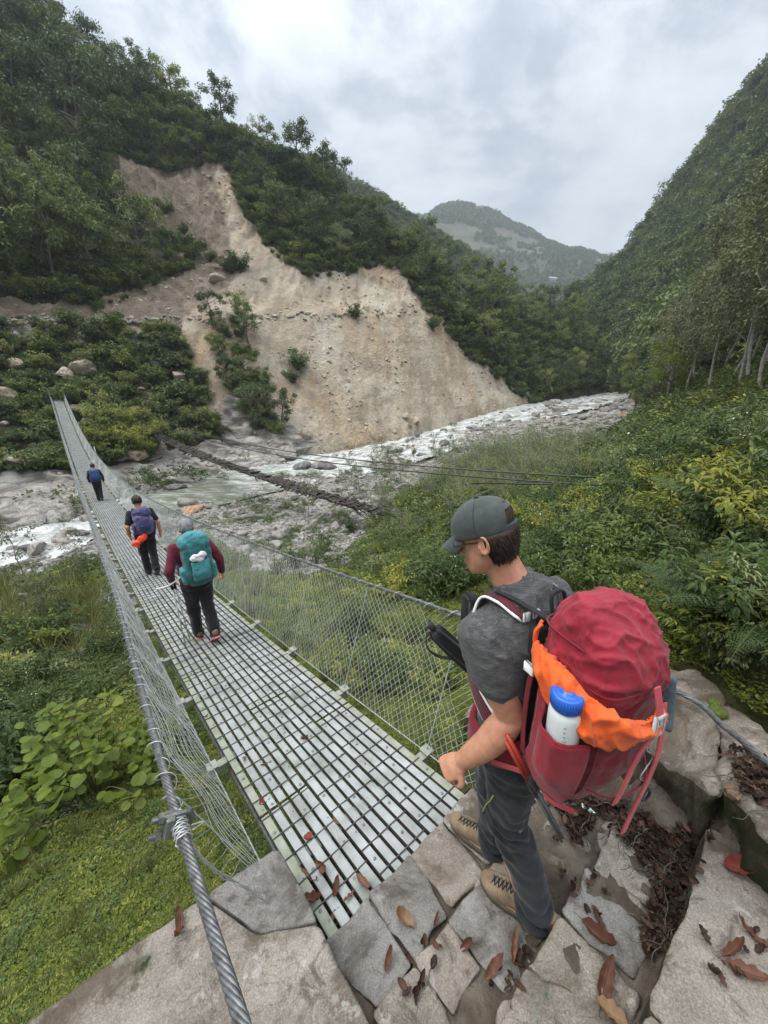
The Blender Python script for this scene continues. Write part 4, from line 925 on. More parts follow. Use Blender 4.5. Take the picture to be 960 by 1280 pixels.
boot(np.array([.681, .943, 0]), np.array([.455, 1.10, 0]), LA, .088); boot(np.array([.582, 1.198, 0]), np.array([.36, 1.384, 0]), RA, .042)
# cap, hair, glasses
def headshell(mb, rows, grow, a0=0, a1=2*math.pi, n=40):
    # rows: (h, front, back, halfwidth)
    a = np.linspace(a0, a1, n); G_ = []
    for h, fr, bk, hw in rows:
        m_ = (fr-bk)/2+grow; cen = (fr+bk)/2; ca, sa = np.cos(a), np.sin(a)
        G_.append(np.stack([HL(x, y, h) for x, y in zip((hw+grow)*np.sign(sa)*np.abs(sa)**.85, cen+m_*np.sign(ca)*np.abs(ca)**.92)]))
    mb.grid(np.stack(G_)); return mb
CR = [(.028, .096, -.100, .079), (.040, .097, -.102, .081), (.065, .096, -.103, .082), (.09, .088, -.099, .078), (.113, .068, -.085, .066), (.130, .040, -.060, .046), (.139, .012, -.030, .022), (.141, -.007, -.009, .001)]
mb = MB(); rows2 = [(h+.0, f_, b_, w_) for h, f_, b_, w_ in CR]
headshell(mb, rows2, .006, 0, 2*math.pi, 73)
# cut the opening at the back
V = mb.V[0].reshape(len(CR), 73, 3); keepQ = []
for i in range(len(CR)-1):
    for j in range(72):
        ang = abs(j*5-180)
        if i in (1, 2) and ang < (30 if i == 1 else 22): continue
        keepQ.append([i*73+j, i*73+j+1, (i+1)*73+j+1, (i+1)*73+j])
mb.Q = [np.array(keepQ)]; mb.qm = [np.zeros(len(keepQ), int)]
cap = part(mb, 'cap', m_capc, man); sm_ = cap.modifiers.new('t', 'SOLIDIFY'); sm_.thickness = .003; ss_ = cap.modifiers.new('s', 'SUBSURF'); ss_.levels = ss_.render_levels = 1
# brim: curved visor
uu = np.linspace(-1, 1, 25); vv = np.linspace(0, 1, 12); G_ = []
for v in vv:
    r_ = []
    for u in uu:
        x = u*.073*(1-.10*v*v); y0_ = .098*math.sqrt(max(0, 1-(u*.80)**2))-.004; y = y0_+v*.072*math.sqrt(max(0, 1-(u*.93)**2)+.02); z = .036-.022*u*u-.042*v+.006
        r_.append(HL(x, y, z))
    G_.append(r_)
mb = MB(); mb.grid(np.array(G_)); br = part(mb, 'brim', m_capc, cap); sm_ = br.modifiers.new('t', 'SOLIDIFY'); sm_.thickness = .004
mb = MB()
for k in range(6):      # stitched panel seams and the button on top
    a = k*math.pi/3+.5; pts = []
    for h, fr, bk, hw in CR: pts.append(HL((hw+.0085)*math.sin(a), (fr+bk)/2+((fr-bk)/2+.0085)*math.cos(a), h+.001))
    if abs(k*60+28-180) > 34: mb.tube(crom(pts, 16), .0016, 5)
ball(mb, HL(0, -.008, .147), .008, .008, .005, None, 6)
mb.tube([HL((.081+.004)*math.sin(x), -.003+.105*math.cos(x), .040) for x in np.linspace(math.pi*.78, math.pi*1.22, 14)], .007, 6, flat=1.0)
part(mb, 'cap_seam', clothmat('cap_seam_cloth', (.03, .042, .042), (.045, .06, .06)), cap)
# hair: short, below the cap
mb = MB()
HR = [(-.066, -.045, -.070, .045), (-.050, -.020, -.079, .058), (-.030, -.005, -.089, .069), (-.008, .010, -.096, .0755), (.012, .02, -.099, .0770), (.030, .02, -.100, .0780)]
a = np.linspace(math.pi*.50, math.pi*1.50, 41)
G_ = []
for h, fr, bk, hw in HR:
    G_.append([HL(hw*1.02*np.sign(math.sin(x))*abs(math.sin(x))**.8, (-.02)+((-.02)-bk+.003)*math.cos(x) if True else 0, h) for x in a])
mb.grid(np.array(G_)); 
G_ = [[HL((hw+.001)*math.sin(x), (fr+bk)/2+((fr-bk)/2+.001)*math.cos(x), h) for x in np.linspace(math.pi*.72, math.pi*1.28, 18)] for h, fr, bk, hw in CR[:5]]
mb.grid(np.array(G_)); hair = part(mb, 'hair', m_hairb, man); sm_ = hair.modifiers.new('t', 'SOLIDIFY'); sm_.thickness = .012; sm_.offset = 0
mb = MB()
for i in range(2600):   # strands
    x = rng.uniform(math.pi*.50, math.pi*1.50); q = rng.uniform(0.0, 4.9); k = int(q); fq = q-k
    h, fr, bk, hw = [HR[k][j]*(1-fq)+HR[k+1][j]*fq for j in range(4)]
    p = HL(hw*1.04*np.sign(math.sin(x))*abs(math.sin(x))**.8, -.02+((-.02)-bk+.005)*math.cos(x), h)
    out_ = unit(p-HC-hup*h); L3 = rng.uniform(.012, .026); d = -hup*1.0+out_*rng.uniform(.0, .35)-hfd*.3*abs(math.sin(x))+rng.normal(0, .15, 3)
    mb.tube([p, p+d*L3*.5, p+d*L3-out_*.002], [.0011, .0010, .0003], 3, caps=False)
part(mb, 'hair_strands', m_hairb, hair)
mb = MB()
for sg in (-1, 1):
    mb.tube([HL(sg*.077, -.005, .012), HL(sg*.072, .05, .012), HL(sg*.062, .094, .008)], .0018, 6)
    mb.tube([HL(sg*(.034+.024*math.cos(x)), .105-.008*abs(math.cos(x)), .002+.018*math.sin(x)) for x in np.linspace(0, 6.28, 20)], .0016, 6)
mb.tube([HL(-.010, .104, .006), HL(.010, .104, .006)], .0016, 6); part(mb, 'glasses', m_black, man)
for sg in (-1, 1):
    mb = MB(); ball(mb, HL(sg*.031, .078, .006), .012, .012, .012); part(mb, 'eye', m_white, man)

# ---- the red backpack he carries
PR, PF = np.array([.906, .423, 0]), np.array([-.423, .906, 0]); PU = unit(np.array([0, 0, 1.0])+PF*.05)
PC = np.array([.642, .893, 1.02])
def PK(r, f, u): return PC+PR*r+PF*f+PU*u
pack = thing('backpack', 'big crimson hiking backpack with bulging lid worn by the man in the cap', 'backpack', tuple(PC))
us = [-.03, .0, .06, .14, .24, .34, .44, .48]; fo = [.10, .085, .045, .015, 0, -.005, 0, .01]
hw = [.085, .122, .142, .148, .150, .150, .148, .125]; hd = [.042, .066, .098, .112, .118, .118, .115, .10]
hwf = lambda u: np.interp(u, us, hw); fof = lambda u: np.interp(u, us, fo); hdf = lambda u: np.interp(u, us, hd)
mb = MB(); ell(mb, crom([PK(0, f_, u_) for f_, u_ in zip(fo, us)], 36), np.interp(np.linspace(0, 7, 36), range(8), hw), np.interp(np.linspace(0, 7, 36), range(8), hd), PR, 36, pw=3.2)
def packw(V): return .012*fbm(V*[1, 1, 1.4], .13, 3, 41)+.010*np.clip(ridge(V*[1, 1, .7], .10, 44)-.35, 0, 1)
pbody = remesh(mb, 'pack_body', m_redd, .007, pack, 3, wfn=packw)
mb = MB()
lr = [(0, .42, .11, .10), (-.004, .445, .134, .124), (-.002, .495, .139, .128), (.014, .550, .134, .110), (.038, .600, .117, .086), (.058, .632, .088, .058), (.066, .644, .04, .028)]
ell(mb, crom([PK(0, a_[0], a_[1]) for a_ in lr], 30), np.interp(np.linspace(0, 6, 30), range(7), [a_[2] for a_ in lr]), np.interp(np.linspace(0, 6, 30), range(7), [a_[3] for a_ in lr]), PR, 36, pw=3.8)
def lidw(V):
    q = (V-PC) @ PR; g = (V-PC) @ PF; h = (V-PC) @ PU
    W = np.stack([q*.8+g*.9, (g-q)*.35, h*.8], -1)
    return .010*fbm(V, .16, 2, 77)+.012*np.clip(ridge(W, .085, 71)-.1, 0, 1)**3+.011*np.clip(ridge(W[:, ::-1], .07, 72)-.1, 0, 1)**3.5+.005*np.clip(ridge(W, .034, 75), 0, 1)**3-.006
remesh(mb, 'lid', m_red, .006, pack, 2, wfn=lidw)
def strapm(pts, w_, name, mat, parent, side, th_=.0022, k=30):
    P = crom(pts, k); sd_ = np.asarray(side, float)
    if sd_.ndim == 2: sd_ = crom(sd_, k)
    m_ = MB(); ell(m_, P, w_/2, th_, sd_, 10, pw=6); return part(m_, name, mat, parent)
a = np.linspace(-1, 1, 36); G_ = []
for u in np.linspace(.02, .345, 20):
    q = (u-.02)/.325; bl_ = min(1, max(0, (q-.15)/.45)); bl_ = bl_*bl_*(3-2*bl_)
    G_.append([PK(-float(hwf(u))-.010-.012*(1-x*x)-.070*bl_*math.exp(-((x*.088+.022)/.058)**4)*(1-abs(x)**6)+.006*float(fbm(np.array([[x*.4, u*1.6, 3.]]), .16, 3, 8)[0]), float(fof(u))-.012+x*.088*(1-.10*(1-q)), u+.02*x*q) for x in a])
mb = MB(); mb.grid(np.array(G_)); pk = part(mb, 'side_pocket', m_red, pack); s_ = pk.modifiers.new('t', 'SOLIDIFY'); s_.thickness = .004
part(MB().tube(G_[-1], .0045, 8), 'pocket_hem', m_redd, pk)
mb = MB()      # raised seams between the panels
for r_, f_ in ((-.90, -.90), (.90, -.90), (-.90, .88)):
    mb.tube(crom([PK(r_*float(hwf(u))*.97, float(fof(u))+f_*float(hdf(u))*.97, u) for u in np.linspace(.03, .43, 9)], 30), .0034, 6)
mb.tube(crom([PK(-.85*float(hwf(.15)), float(fof(.15))-.95*float(hdf(.15)), .15), PK(-.4*.15, -.138, .135), PK(.4*.15, -.138, .135), PK(.85*float(hwf(.15)), float(fof(.15))-.95*float(hdf(.15)), .15)], 20), .003, 6)
part(mb, 'pack_seam', m_redd, pack)
mb = MB()      # stitched seam round the lid and a drawn cord
for hh_, gg in ((.470, 1.0), (.560, .93)):
    w1 = np.interp(hh_, [l[1] for l in lr], [l[2] for l in lr])+.004; d1 = np.interp(hh_, [l[1] for l in lr], [l[3] for l in lr])+.004; f1 = np.interp(hh_, [l[1] for l in lr], [l[0] for l in lr])
    mb.tube([PK(w1*np.sign(math.cos(x))*abs(math.cos(x))**.526, f1+d1*np.sign(math.sin(x))*abs(math.sin(x))**.526, hh_+.004*math.sin(x*3)) for x in np.linspace(0, 6.283, 60)], .0030, 6)
part(mb, 'lid_seam', m_redd, pack)
# back panel, harness
mb = MB(); ell(mb, crom([PK(0, .13, -.04), PK(0, .150, .10), PK(0, .150, .35), PK(0, .165, .50)], 20), np.interp(np.linspace(0, 3, 20), range(4), [.12, .14, .14, .11]), .022, PR, 20, pw=4); part(mb, 'back_panel', m_black, pack)
TZ = np.array([t[0][2] for t in TR]); TXY = np.array([t[0][:2] for t in TR])
def ts(z, ph, lift=.022):
    c = np.array([np.interp(z, TZ, TXY[:, 0]), np.interp(z, TZ, TXY[:, 1]), z]); ra = np.interp(z, TZ, [t[1] for t in TR])+lift; rb = np.interp(z, TZ, [t[2] for t in TR])+lift
    fr = np.array([-sdC[1], sdC[0], 0]); x = R(ph); e = 2/2.35
    o = sdC*ra*np.sign(math.sin(x))*abs(math.sin(x))**e+fr*rb*np.sign(math.cos(x))*abs(math.cos(x))**e
    return c+o, unit(o)
nk = np.array([.468, 1.168, 1.53]); fr_ = np.array([-sdC[1], sdC[0], 0])
for sg in (-1, 1):
    sh = LS if sg < 0 else RS; mid = nk*.52+sh*.48
    pn = [(PK(sg*.06, .168, .43), -fr_), (PK(sg*.072, .205, .495), -fr_*.8+[0, 0, .6]), (mid-fr_*.060+[0, 0, .056], np.array([0, 0, 1.0])-fr_*.5), (mid+[0, 0, .072], np.array([0, 0, 1.0])+sdC*sg*.2), (mid+fr_*.075+[0, 0, .035], fr_+[0, 0, .8])]
    pn += [ts(z, sg*p_, .020) for z, p_ in ((1.42, 38), (1.32, 44), (1.22, 62), (1.13, 95))]+[(PK(sg*.15, .15, .06), sdC*sg)]
    P = np.array([p_[0] for p_ in pn]); Nn = np.array([p_[1] for p_ in pn]); tg = np.gradient(P, axis=0); sd_ = np.cross(tg, Nn); sd_ /= np.linalg.norm(sd_, axis=1)[:, None]
    st = strapm(P, .070, 'shoulder_strap', m_maroon, pack, sd_, .007, 50)
    P5 = crom(P, 50); s5 = crom(sd_, 50); s5 /= np.linalg.norm(s5, axis=1)[:, None]
    for e in (-1, 1): part(MB().tube((P5+s5*e*.035)[:44], .0050, 8), 'piping', m_white, st)
    strapm([PK(sg*.065, .12, .53), mid-fr_*.035+[0, 0, .085], mid+fr_*.03+[0, 0, .078]], .022, 'load_lifter', m_black, pack, sdC)
mb = MB(); ell(mb, crom([PK(0, .165, .36), PK(0, .185, .44), PK(0, .165, .52)], 12), [.10]*4+[.095]*4+[.08]*4, .02, PR, 18, pw=4); part(mb, 'harness_yoke', m_black, pack)
mb = MB(); mb.tube(crom([PK(-.03, .16, .52), PK(-.025, .175, .585), PK(.025, .175, .585), PK(.03, .16, .52)], 14), .007, 8); part(mb, 'haul_loop', m_black, pack)
for r_ in (-.115, -.075): part(MB().box(PK(r_, .185, .525), .013, .006, .016, [PR, PF, PU], 0, .003), 'ladder_lock', m_alu, pack)
# hip belt
bl = [(PK(-.13, .10, .06), -PR)]+[ts(z, p_, .03) for z, p_ in ((1.04, -125), (1.02, -95), (1.0, -60), (.99, -20))]
strapm([p_[0] for p_ in bl], .115, 'hip_belt', m_redd, pack, (0, 0, 1), .014, 30)
bl2 = [(PK(.13, .10, .06), PR)]+[ts(z, p_, .03) for z, p_ in ((1.04, 125), (1.02, 95), (1.0, 60), (.99, 20))]
strapm([p_[0] for p_ in bl2], .115, 'hip_belt', m_redd, pack, (0, 0, 1), .014, 30)
strapm([ts(1.0, -100, .05)[0], PK(-.142, .075, .01), PK(-.135, .01, -.01), PK(-.10, -.05, -.005)], .020, 'compression_strap', m_strap, pack, (0, 0, 1), .002)
strapm([PK(-.142, .10, .46), PK(-.153, .115, .35), PK(-.156, .118, .20), PK(-.156, .11, .08)], .018, 'side_strap', m_redd, pack, PF)
part(MB().box(PK(-.155, .118, .40), .008, .020, .017, [PR, PF, PU], 0, .004), 'strap_buckle', m_white, pack)
# buckle and hanging lid straps
BK = PK(-.005, -.172, .395)
bkl = MB(); ax = [PR, PF, PU]
bkl.box(BK+PU*.026, .018, .006, .006, ax, 0, .002); bkl.box(BK-PU*.026, .018, .006, .006, ax, 0, .002)
for e in (-1, 1): bkl.box(BK+PR*e*.015, .004, .006, .026, ax, 0, .002)
bkl.box(BK, .012, .004, .004, ax, 0, .001); bkl.box(BK+PU*.012, .006, .005, .010, ax, 0, .002)
part(bkl, 'buckle', m_alu, pack)
strapm([BK+PU*.10+PF*.02, BK+PU*.03], .024, 'lid_strap', m_strap, pack, PR)
strapm([BK-PU*.024, BK-PU*.09-PR*.035+PF*.012, BK-PU*.19-PR*.06+PF*.018, BK-PU*.27-PR*.065+PF*.03], .025, 'lid_strap', m_strap, pack, PR)
strapm([PK(.075, -.138, .40), PK(.065, -.155, .27), PK(.045, -.152, .15), PK(.025, -.14, .02), PK(.015, -.135, -.05)], .025, 'lid_strap', m_strap, pack, PR)
mb = MB(); mb.tube(crom([PK(.06, -.140, .33), PK(.02, -.146, .28), PK(.06, -.146, .23), PK(.02, -.146, .18), PK(.06, -.138, .13)], 40), .0020, 5); part(mb, 'bungee', m_alu, pack)
mb = MB(); ell(mb, crom([PK(.145, -.09, .26), PK(.158, -.08, .33), PK(.150, -.07, .43)], 12), .018, .05, PR, 14); part(mb, 'side_panel', pm('blue_grey_mesh', (.08, .11, .13), (.14, .18, .20), 60, .8, .3, 300), pack)
mb = MB(); mb.tube([PK(.09, -.125, .06)+PU*.02*math.cos(x)+PR*.02*math.sin(x)-PF*.012 for x in np.linspace(0, 6.28, 18)], .004, 8); part(mb, 'gear_loop', m_black, pack)
# orange cover stuffed between lid and body
oc = thing('rain_cover', 'crumpled bright orange rain cover tucked under the lid of the red backpack', 'rain cover', tuple(PK(-.18, -.03, .4)))
mb = MB()
ell(mb, crom([PK(-.138, .118, .50), PK(-.155, .098, .475), PK(-.168, .035, .445), PK(-.170, -.045, .420), PK(-.145, -.108, .39), PK(-.085, -.150, .375), PK(-.02, -.162, .385), PK(.03, -.155, .40)], 40), np.interp(np.linspace(0, 7, 40), range(8), [.016, .040, .058, .066, .058, .042, .026, .03]), np.interp(np.linspace(0, 7, 40), range(8), [.012, .025, .034, .036, .034, .02, .012, .008]), PU, 28)
def ocw(V):
    q = (V-PC) @ PF; g = (V-PC) @ PU
    W = np.stack([q*.9-g*.5, (g+q)*.25, (V-PC) @ PR*.4], -1); return .018*np.clip(ridge(W, .05, 6)-.1, 0, 1)**2.2+.014*np.clip(ridge(W[:, ::-1]*1.3, .045, 7)-.1, 0, 1)**2.5+.008*fbm(V, .06, 3, 15)-.010
remesh(mb, 'cover_cloth', m_orange, .005, oc, 2, wfn=ocw)
part(MB().tube(crom([PK(-.13, .11, .55), PK(-.150, .115, .53), PK(-.148, .115, .49), PK(-.135, .12, .53), PK(-.12, .12, .555)], 20), .005, 6), 'drawcord', m_orange, oc)
# bottle
bt = thing('water_bottle', 'white wide mouth water bottle with blue screw cap in backpack side pocket', 'bottle', tuple(PK(-.175, -.03, .18)))
BC_ = PK(-.178, -.034, .098); bu = unit(PU-PR*.05-PF*.04)
def lathe(mb, c, ax, prof, n=32, m=0):
    ax = unit(ax); s_ = unit(np.cross(ax, [.3, .9, .1])); t_ = np.cross(ax, s_); a = np.linspace(0, 2*math.pi, n, endpoint=False)
    mb.grid(np.stack([c+ax*h+r_*(np.cos(a)[:, None]*s_+np.sin(a)[:, None]*t_) for h, r_ in prof]), m, wrap=True); return mb
part(lathe(MB(), BC_, bu, [(.12, .0), (.12, .037), (.125, .042), (.30, .042), (.315, .040), (.325, .035), (.345, .0325)]), 'bottle_body', m_bottle, bt)
cp = lathe(MB(), BC_, bu, [(.327, .030), (.327, .0385), (.332, .040), (.366, .040), (.371, .0375), (.372, .032), (.369, .029), (.369, .017), (.375, .016), (.375, 0)], 60)
bc_ = part(cp, 'bottle_cap', m_blue, bt); mb = MB()
for k in range(40):
    a = k*math.pi/20; ax = unit(bu); s_ = unit(np.cross(ax, [.3, .9, .1])); t_ = np.cross(ax, s_); p = BC_+(s_*math.cos(a)+t_*math.sin(a))*.0400
    mb.tube([p+bu*.333, p+bu*.366], .0015, 4)
part(mb, 'grip_ribs', m_blue, bc_)
mb = MB(); th_ = np.linspace(.0, 6.28, 30); s_ = unit(np.cross(bu, [.3, .9, .1])); t_ = np.cross(bu, s_)
for q in np.linspace(.17, .29, 9):
    v0 = PR*-.7-PF*.7; v0 = unit(v0-bu*(v0 @ bu)); v1 = np.cross(bu, v0)
    mb.tube([BC_+bu*q+(v0*math.cos(x)+v1*math.sin(x))*.0423 for x in np.linspace(-.12, .10 if int(q*1000) % 2 else .03, 5)], .0007, 4)
part(mb, 'scale_mark', m_black, bt)
# trekking poles strapped along his left hip
for i, (dx, cc_) in enumerate(((0, 'red and black trekking pole strapped beside the left hip of the man, upper one'), (.03, 'red and black trekking pole strapped beside the left hip of the man, lower one'))):
    a_, b_ = at_d(625, 872, 1.0), at_d(722, 990, 1.06)
    a_ = np.array([.395, .945, 1.17])+np.array([.0, -.005, -dx]); b_ = np.array([.555, .83, .90])+np.array([-.0, -.01, -dx*.7]); d = b_-a_
    tp = thing('trekking_pole', cc_, 'trekking pole', tuple(a_), 'folded trekking poles on the red backpack')
    part(MB().tube([a_, a_+d*.42], .0075, 10), 'upper_shaft', m_pole, tp); part(MB().tube([a_+d*.42, a_+d*.58], .010, 10), 'lock_lever', m_black, tp)
    part(MB().tube([a_+d*.58, a_+d*.97, a_+d*1.06], [.0062, .0055, .003], 10), 'lower_shaft', pm('dark_pole', (.03, .03, .03), (.07, .07, .07), 30, .4), tp)
# black folded umbrella in front of the chest
U0, U1 = np.array([.205, 1.33, 1.285]), np.array([.46, 1.285, 1.03]); ud = unit(U1-U0)
um = thing('umbrella', 'black folded umbrella with wrist strap held in front of the man in the cap', 'umbrella', tuple(U0))
mb = MB(); L3 = np.linalg.norm(U1-U0)
ell(mb, [U0+ud*x*L3 for x in (0, .02, .06, .3, .6, .95, 1)], [.012, .030, .036, .038, .036, .033, .02], [.012, .030, .034, .036, .034, .031, .02], np.cross(ud, [0, 0, 1]), 22)
remesh(mb, 'folded_canopy', m_black, .004, um, 2, wfn=lambda V: .0035*np.sin(np.arctan2((V-U0) @ np.cross(ud, unit(np.cross(ud, [0, 0, 1]))), (V-U0) @ unit(np.cross(ud, [0, 0, 1])))*7+(V-U0) @ ud*14))
strapm([U0+ud*.02, U0+np.array([-.03, -.01, -.02]), U0+np.array([-.025, -.015, -.08]), U0+np.array([.02, -.015, -.12]), U0+ud*.10+[0, -.03, -.04]], .016, 'wrist_strap', m_black, um, (0, 1, .2), .0016)
part(MB().tube([U0-ud*.03, U0+ud*.01], .016, 12), 'handle', m_black, um)
mb = MB(); mb.box(np.array([.335, 1.29, 1.40]), .03, .03, .07, [PR, PF, PU], 0, .012); part(mb, 'chest_pouch', m_black, pack)
# ---- the three hikers ahead on the bridge
def find_s(px, py):
    best = None
    for s in np.arange(1, 40, .05):
        for t in np.arange(-.4, .41, .05):
            x, y, d = proj(BS(s, t, float(bz(s)))); e = (x-px)**2+(y-py)**2
            if best is None or e < best[0]: best = (e, s, t)
    return best[1], best[2]
m_teal = clothmat('teal_nylon', (.035, .17, .18), (.06, .26, .27), .55, 700, .3)
m_teald = clothmat('dark_teal_nylon', (.018, .10, .105), (.03, .14, .15), .6, 700, .3)
m_maro = clothmat('maroon_fleece', (.075, .008, .018), (.12, .014, .028), .9, 300, .3)
m_blk2 = clothmat('black_cloth', (.008, .008, .009), (.016, .016, .017), .85, 600, .3)
m_indigo = clothmat('indigo_nylon', (.028, .032, .09), (.06, .055, .15), .6, 600, .3)
m_violet = clothmat('violet_nylon', (.10, .08, .17), (.17, .13, .26), .6, 600, .3)
m_blue2 = clothmat('blue_nylon', (.020, .045, .15), (.035, .075, .23), .6, 600, .3)
m_grhair = pm('grey_hair', (.13, .13, .13), (.30, .30, .30), 30, .6, .9, 120, 0, None, .01)
m_dkhair = pm('dark_hair', (.012, .008, .006), (.035, .022, .015), 30, .6, .9, 120, 0, None, .01)
m_pink = pm('pink_rubber', (.50, .10, .13), (.60, .16, .18), 20, .7)
m_litter = pm('white_foil', (.55, .53, .55), (.78, .76, .78), 22, .5, .4, 60)
def hiker(lbl, foot, h, shirt, sleeve, trous, hairm, sole, look, arms, stride, swap=1, hatm=None):
    s0, t0 = find_s(*foot); z0_ = float(bz(s0)); O = BS(s0, t0, z0_); k = h/1.75
    sl = (BA+2*BC*s0)
    Fv, Rv = BD, BN
    def W(r, f, u): return O+k*(Rv*r+Fv*f+np.array([0, 0, u+sl*f]))
    p = thing('person', lbl, 'person', tuple(O))
    a, b_ = stride
    LAn, RAn = W(-.055, a, .09), W(.055, b_, .09+(.10 if b_ < 0 else 0)); RAn = RAn if swap > 0 else RAn
    LHp, RHp = W(-.088, .02, .90), W(.088, .02, .90); LKn = (LHp+LAn)/2+Fv*.05*k; RKn = (RHp+RAn)/2+Fv*.07*k
    tr = [((0, .0, .83), .13, .10), ((0, 0, .90), .165, .125), ((0, .01, .99), .165, .125), ((0, .025, 1.10), .152, .11), ((0, .045, 1.22), .165, .115), ((0, .065, 1.34), .18, .115), ((0, .075, 1.42), .165, .095), ((0, .08, 1.465), .095, .07)]
    def tors(mb, g, sl_):
        T_ = tr[sl_]; q = np.linspace(0, len(T_)-1, 20); ell(mb, crom([W(*t[0]) for t in T_], 20), k*(np.interp(q, range(len(T_)), [t[1] for t in T_])+g), k*(np.interp(q, range(len(T_)), [t[2] for t in T_])+g), Rv, 26, pw=2.3)
    LSh, RSh = W(-.175, .07, 1.40), W(.175, .07, 1.40); (le, lw), (re, rw) = arms; LEl, LWt, REl, RWt = W(*le), W(*lw), W(*re), W(*rw)
    hc = W(0, .12, 1.615); ff, _ = facing(look); hf2 = unit(ff-np.array([0, 0, .35])); hu2 = np.array([0, 0, 1.0])+ff*.35
    mb = MB(); tors(mb, 0, slice(None)); ell(mb, crom([W(0, .08, 1.43), W(0, .09, 1.49), W(0, .105, 1.56), W(0, .11, 1.62)], 8), k*.056, k*.058, Rv, 14)
    hl = head(mb, hc, hf2, hu2, k)
    for S_, E_, W_, sg in ((LSh, LEl, LWt, -1), (RSh, REl, RWt, 1)):
        limb(mb, [S_, E_], k*np.array([.052, .042]), Rv, 12, 10); limb(mb, [E_, W_], k*np.array([.042, .029]), Rv, 12, 10)
        hand(mb, W_, unit(W_-E_)+np.array([0, 0, -.3]), -sg*Rv, .9, 1 if sg > 0 else -1, k)
    for H_, K_, A_ in ((LHp, LKn, LAn), (RHp, RKn, RAn)): limb(mb, [H_, K_], k*np.array([.08, .055]), Rv, 12, 10); limb(mb, [K_, A_], k*np.array([.055, .04]), Rv, 12, 10)
    remesh(mb, 'body', m_skin, .006, p, 2)
    mb = MB(); tors(mb, .034, slice(1, 3)); tors(mb, .020, slice(2, 8)); 
    for S_, E_, W_ in ((LSh, LEl, LWt), (RSh, REl, RWt)): 
        Ew = E_*(1-sleeve)+S_*sleeve if sleeve > 0 else E_
        limb(mb, [S_, Ew], k*np.array([.075, .060]), Rv, 14, 10)
        if sleeve <= 0: limb(mb, [E_, E_*.08+W_*.92], k*np.array([.060, .046]), Rv, 14, 10)
    remesh(mb, 'jacket' if sleeve <= 0 else 'shirt', shirt, .009, p, 4, .012, .10, 3)
    mb = MB(); tors(mb, .014, slice(0, 3))
    for H_, K_, A_ in ((LHp, LKn, LAn), (RHp, RKn, RAn)): limb(mb, [H_, K_], k*np.array([.105, .082]), Rv, 14, 12); limb(mb, [K_, A_+[0, 0, -.02]], k*np.array([.082, .072]), Rv, 14, 12)
    remesh(mb, 'trousers', trous, .009, p, 4, .016, .09, 6)
    for A_, up_ in ((LAn, 0), (RAn, 1 if b_ < 0 else 0)):
        d = unit(Fv+np.array([0, 0, sl-(.55 if up_ else 0)])); c = A_+d*.05*k-np.array([0, 0, .05*k]); mb = MB()
        P = [c+d*x*k+[0, 0, h2*.3] for x, h2 in ((-.14, .08), (-.11, .10), (-.03, .10), (.05, .06), (.12, .035), (.15, .02))]
        ell(mb, P, k*np.array([.02, .038, .04, .046, .042, .015]), k*np.array([.03, .045, .045, .035, .025, .012]), Rv, 14, pw=2.6); limb(mb, [c-d*.07*k, A_], [k*.045, k*.045], Rv, 12, 6)
        bt_ = remesh(mb, 'boot', m_blk2 if sole is m_blk2 else m_boot, .008, p, 3)
        nrm = unit(np.array([0, 0, 1.0])-d*d[2]); m2 = MB(); m2.box(c-nrm*.045*k, .15*k, .043*k, .012*k, [d, Rv, nrm], 0, .01); part(m2, 'sole', sole, bt_)
    mb = MB(); u = np.linspace(.0, 2.3, 14); a2 = np.linspace(0, 2*math.pi, 28, endpoint=False); G_ = []
    for x in u:
        G_.append([hl((.089)*math.sin(x)*math.sin(y), (-.010)+.113*math.sin(x)*math.cos(y)*(1 if math.cos(y) < 0 else .9), .030+.110*math.cos(x)+(.05 if (x > 1.3 and math.cos(y) > .2) else 0)) for y in a2])
    G_ = np.array(G_); G_ += fbm(G_, .03, 3, 4)[..., None]*.012; mb.grid(G_, wrap=True); part(mb, 'hair', hairm, p)
    return p, W, k
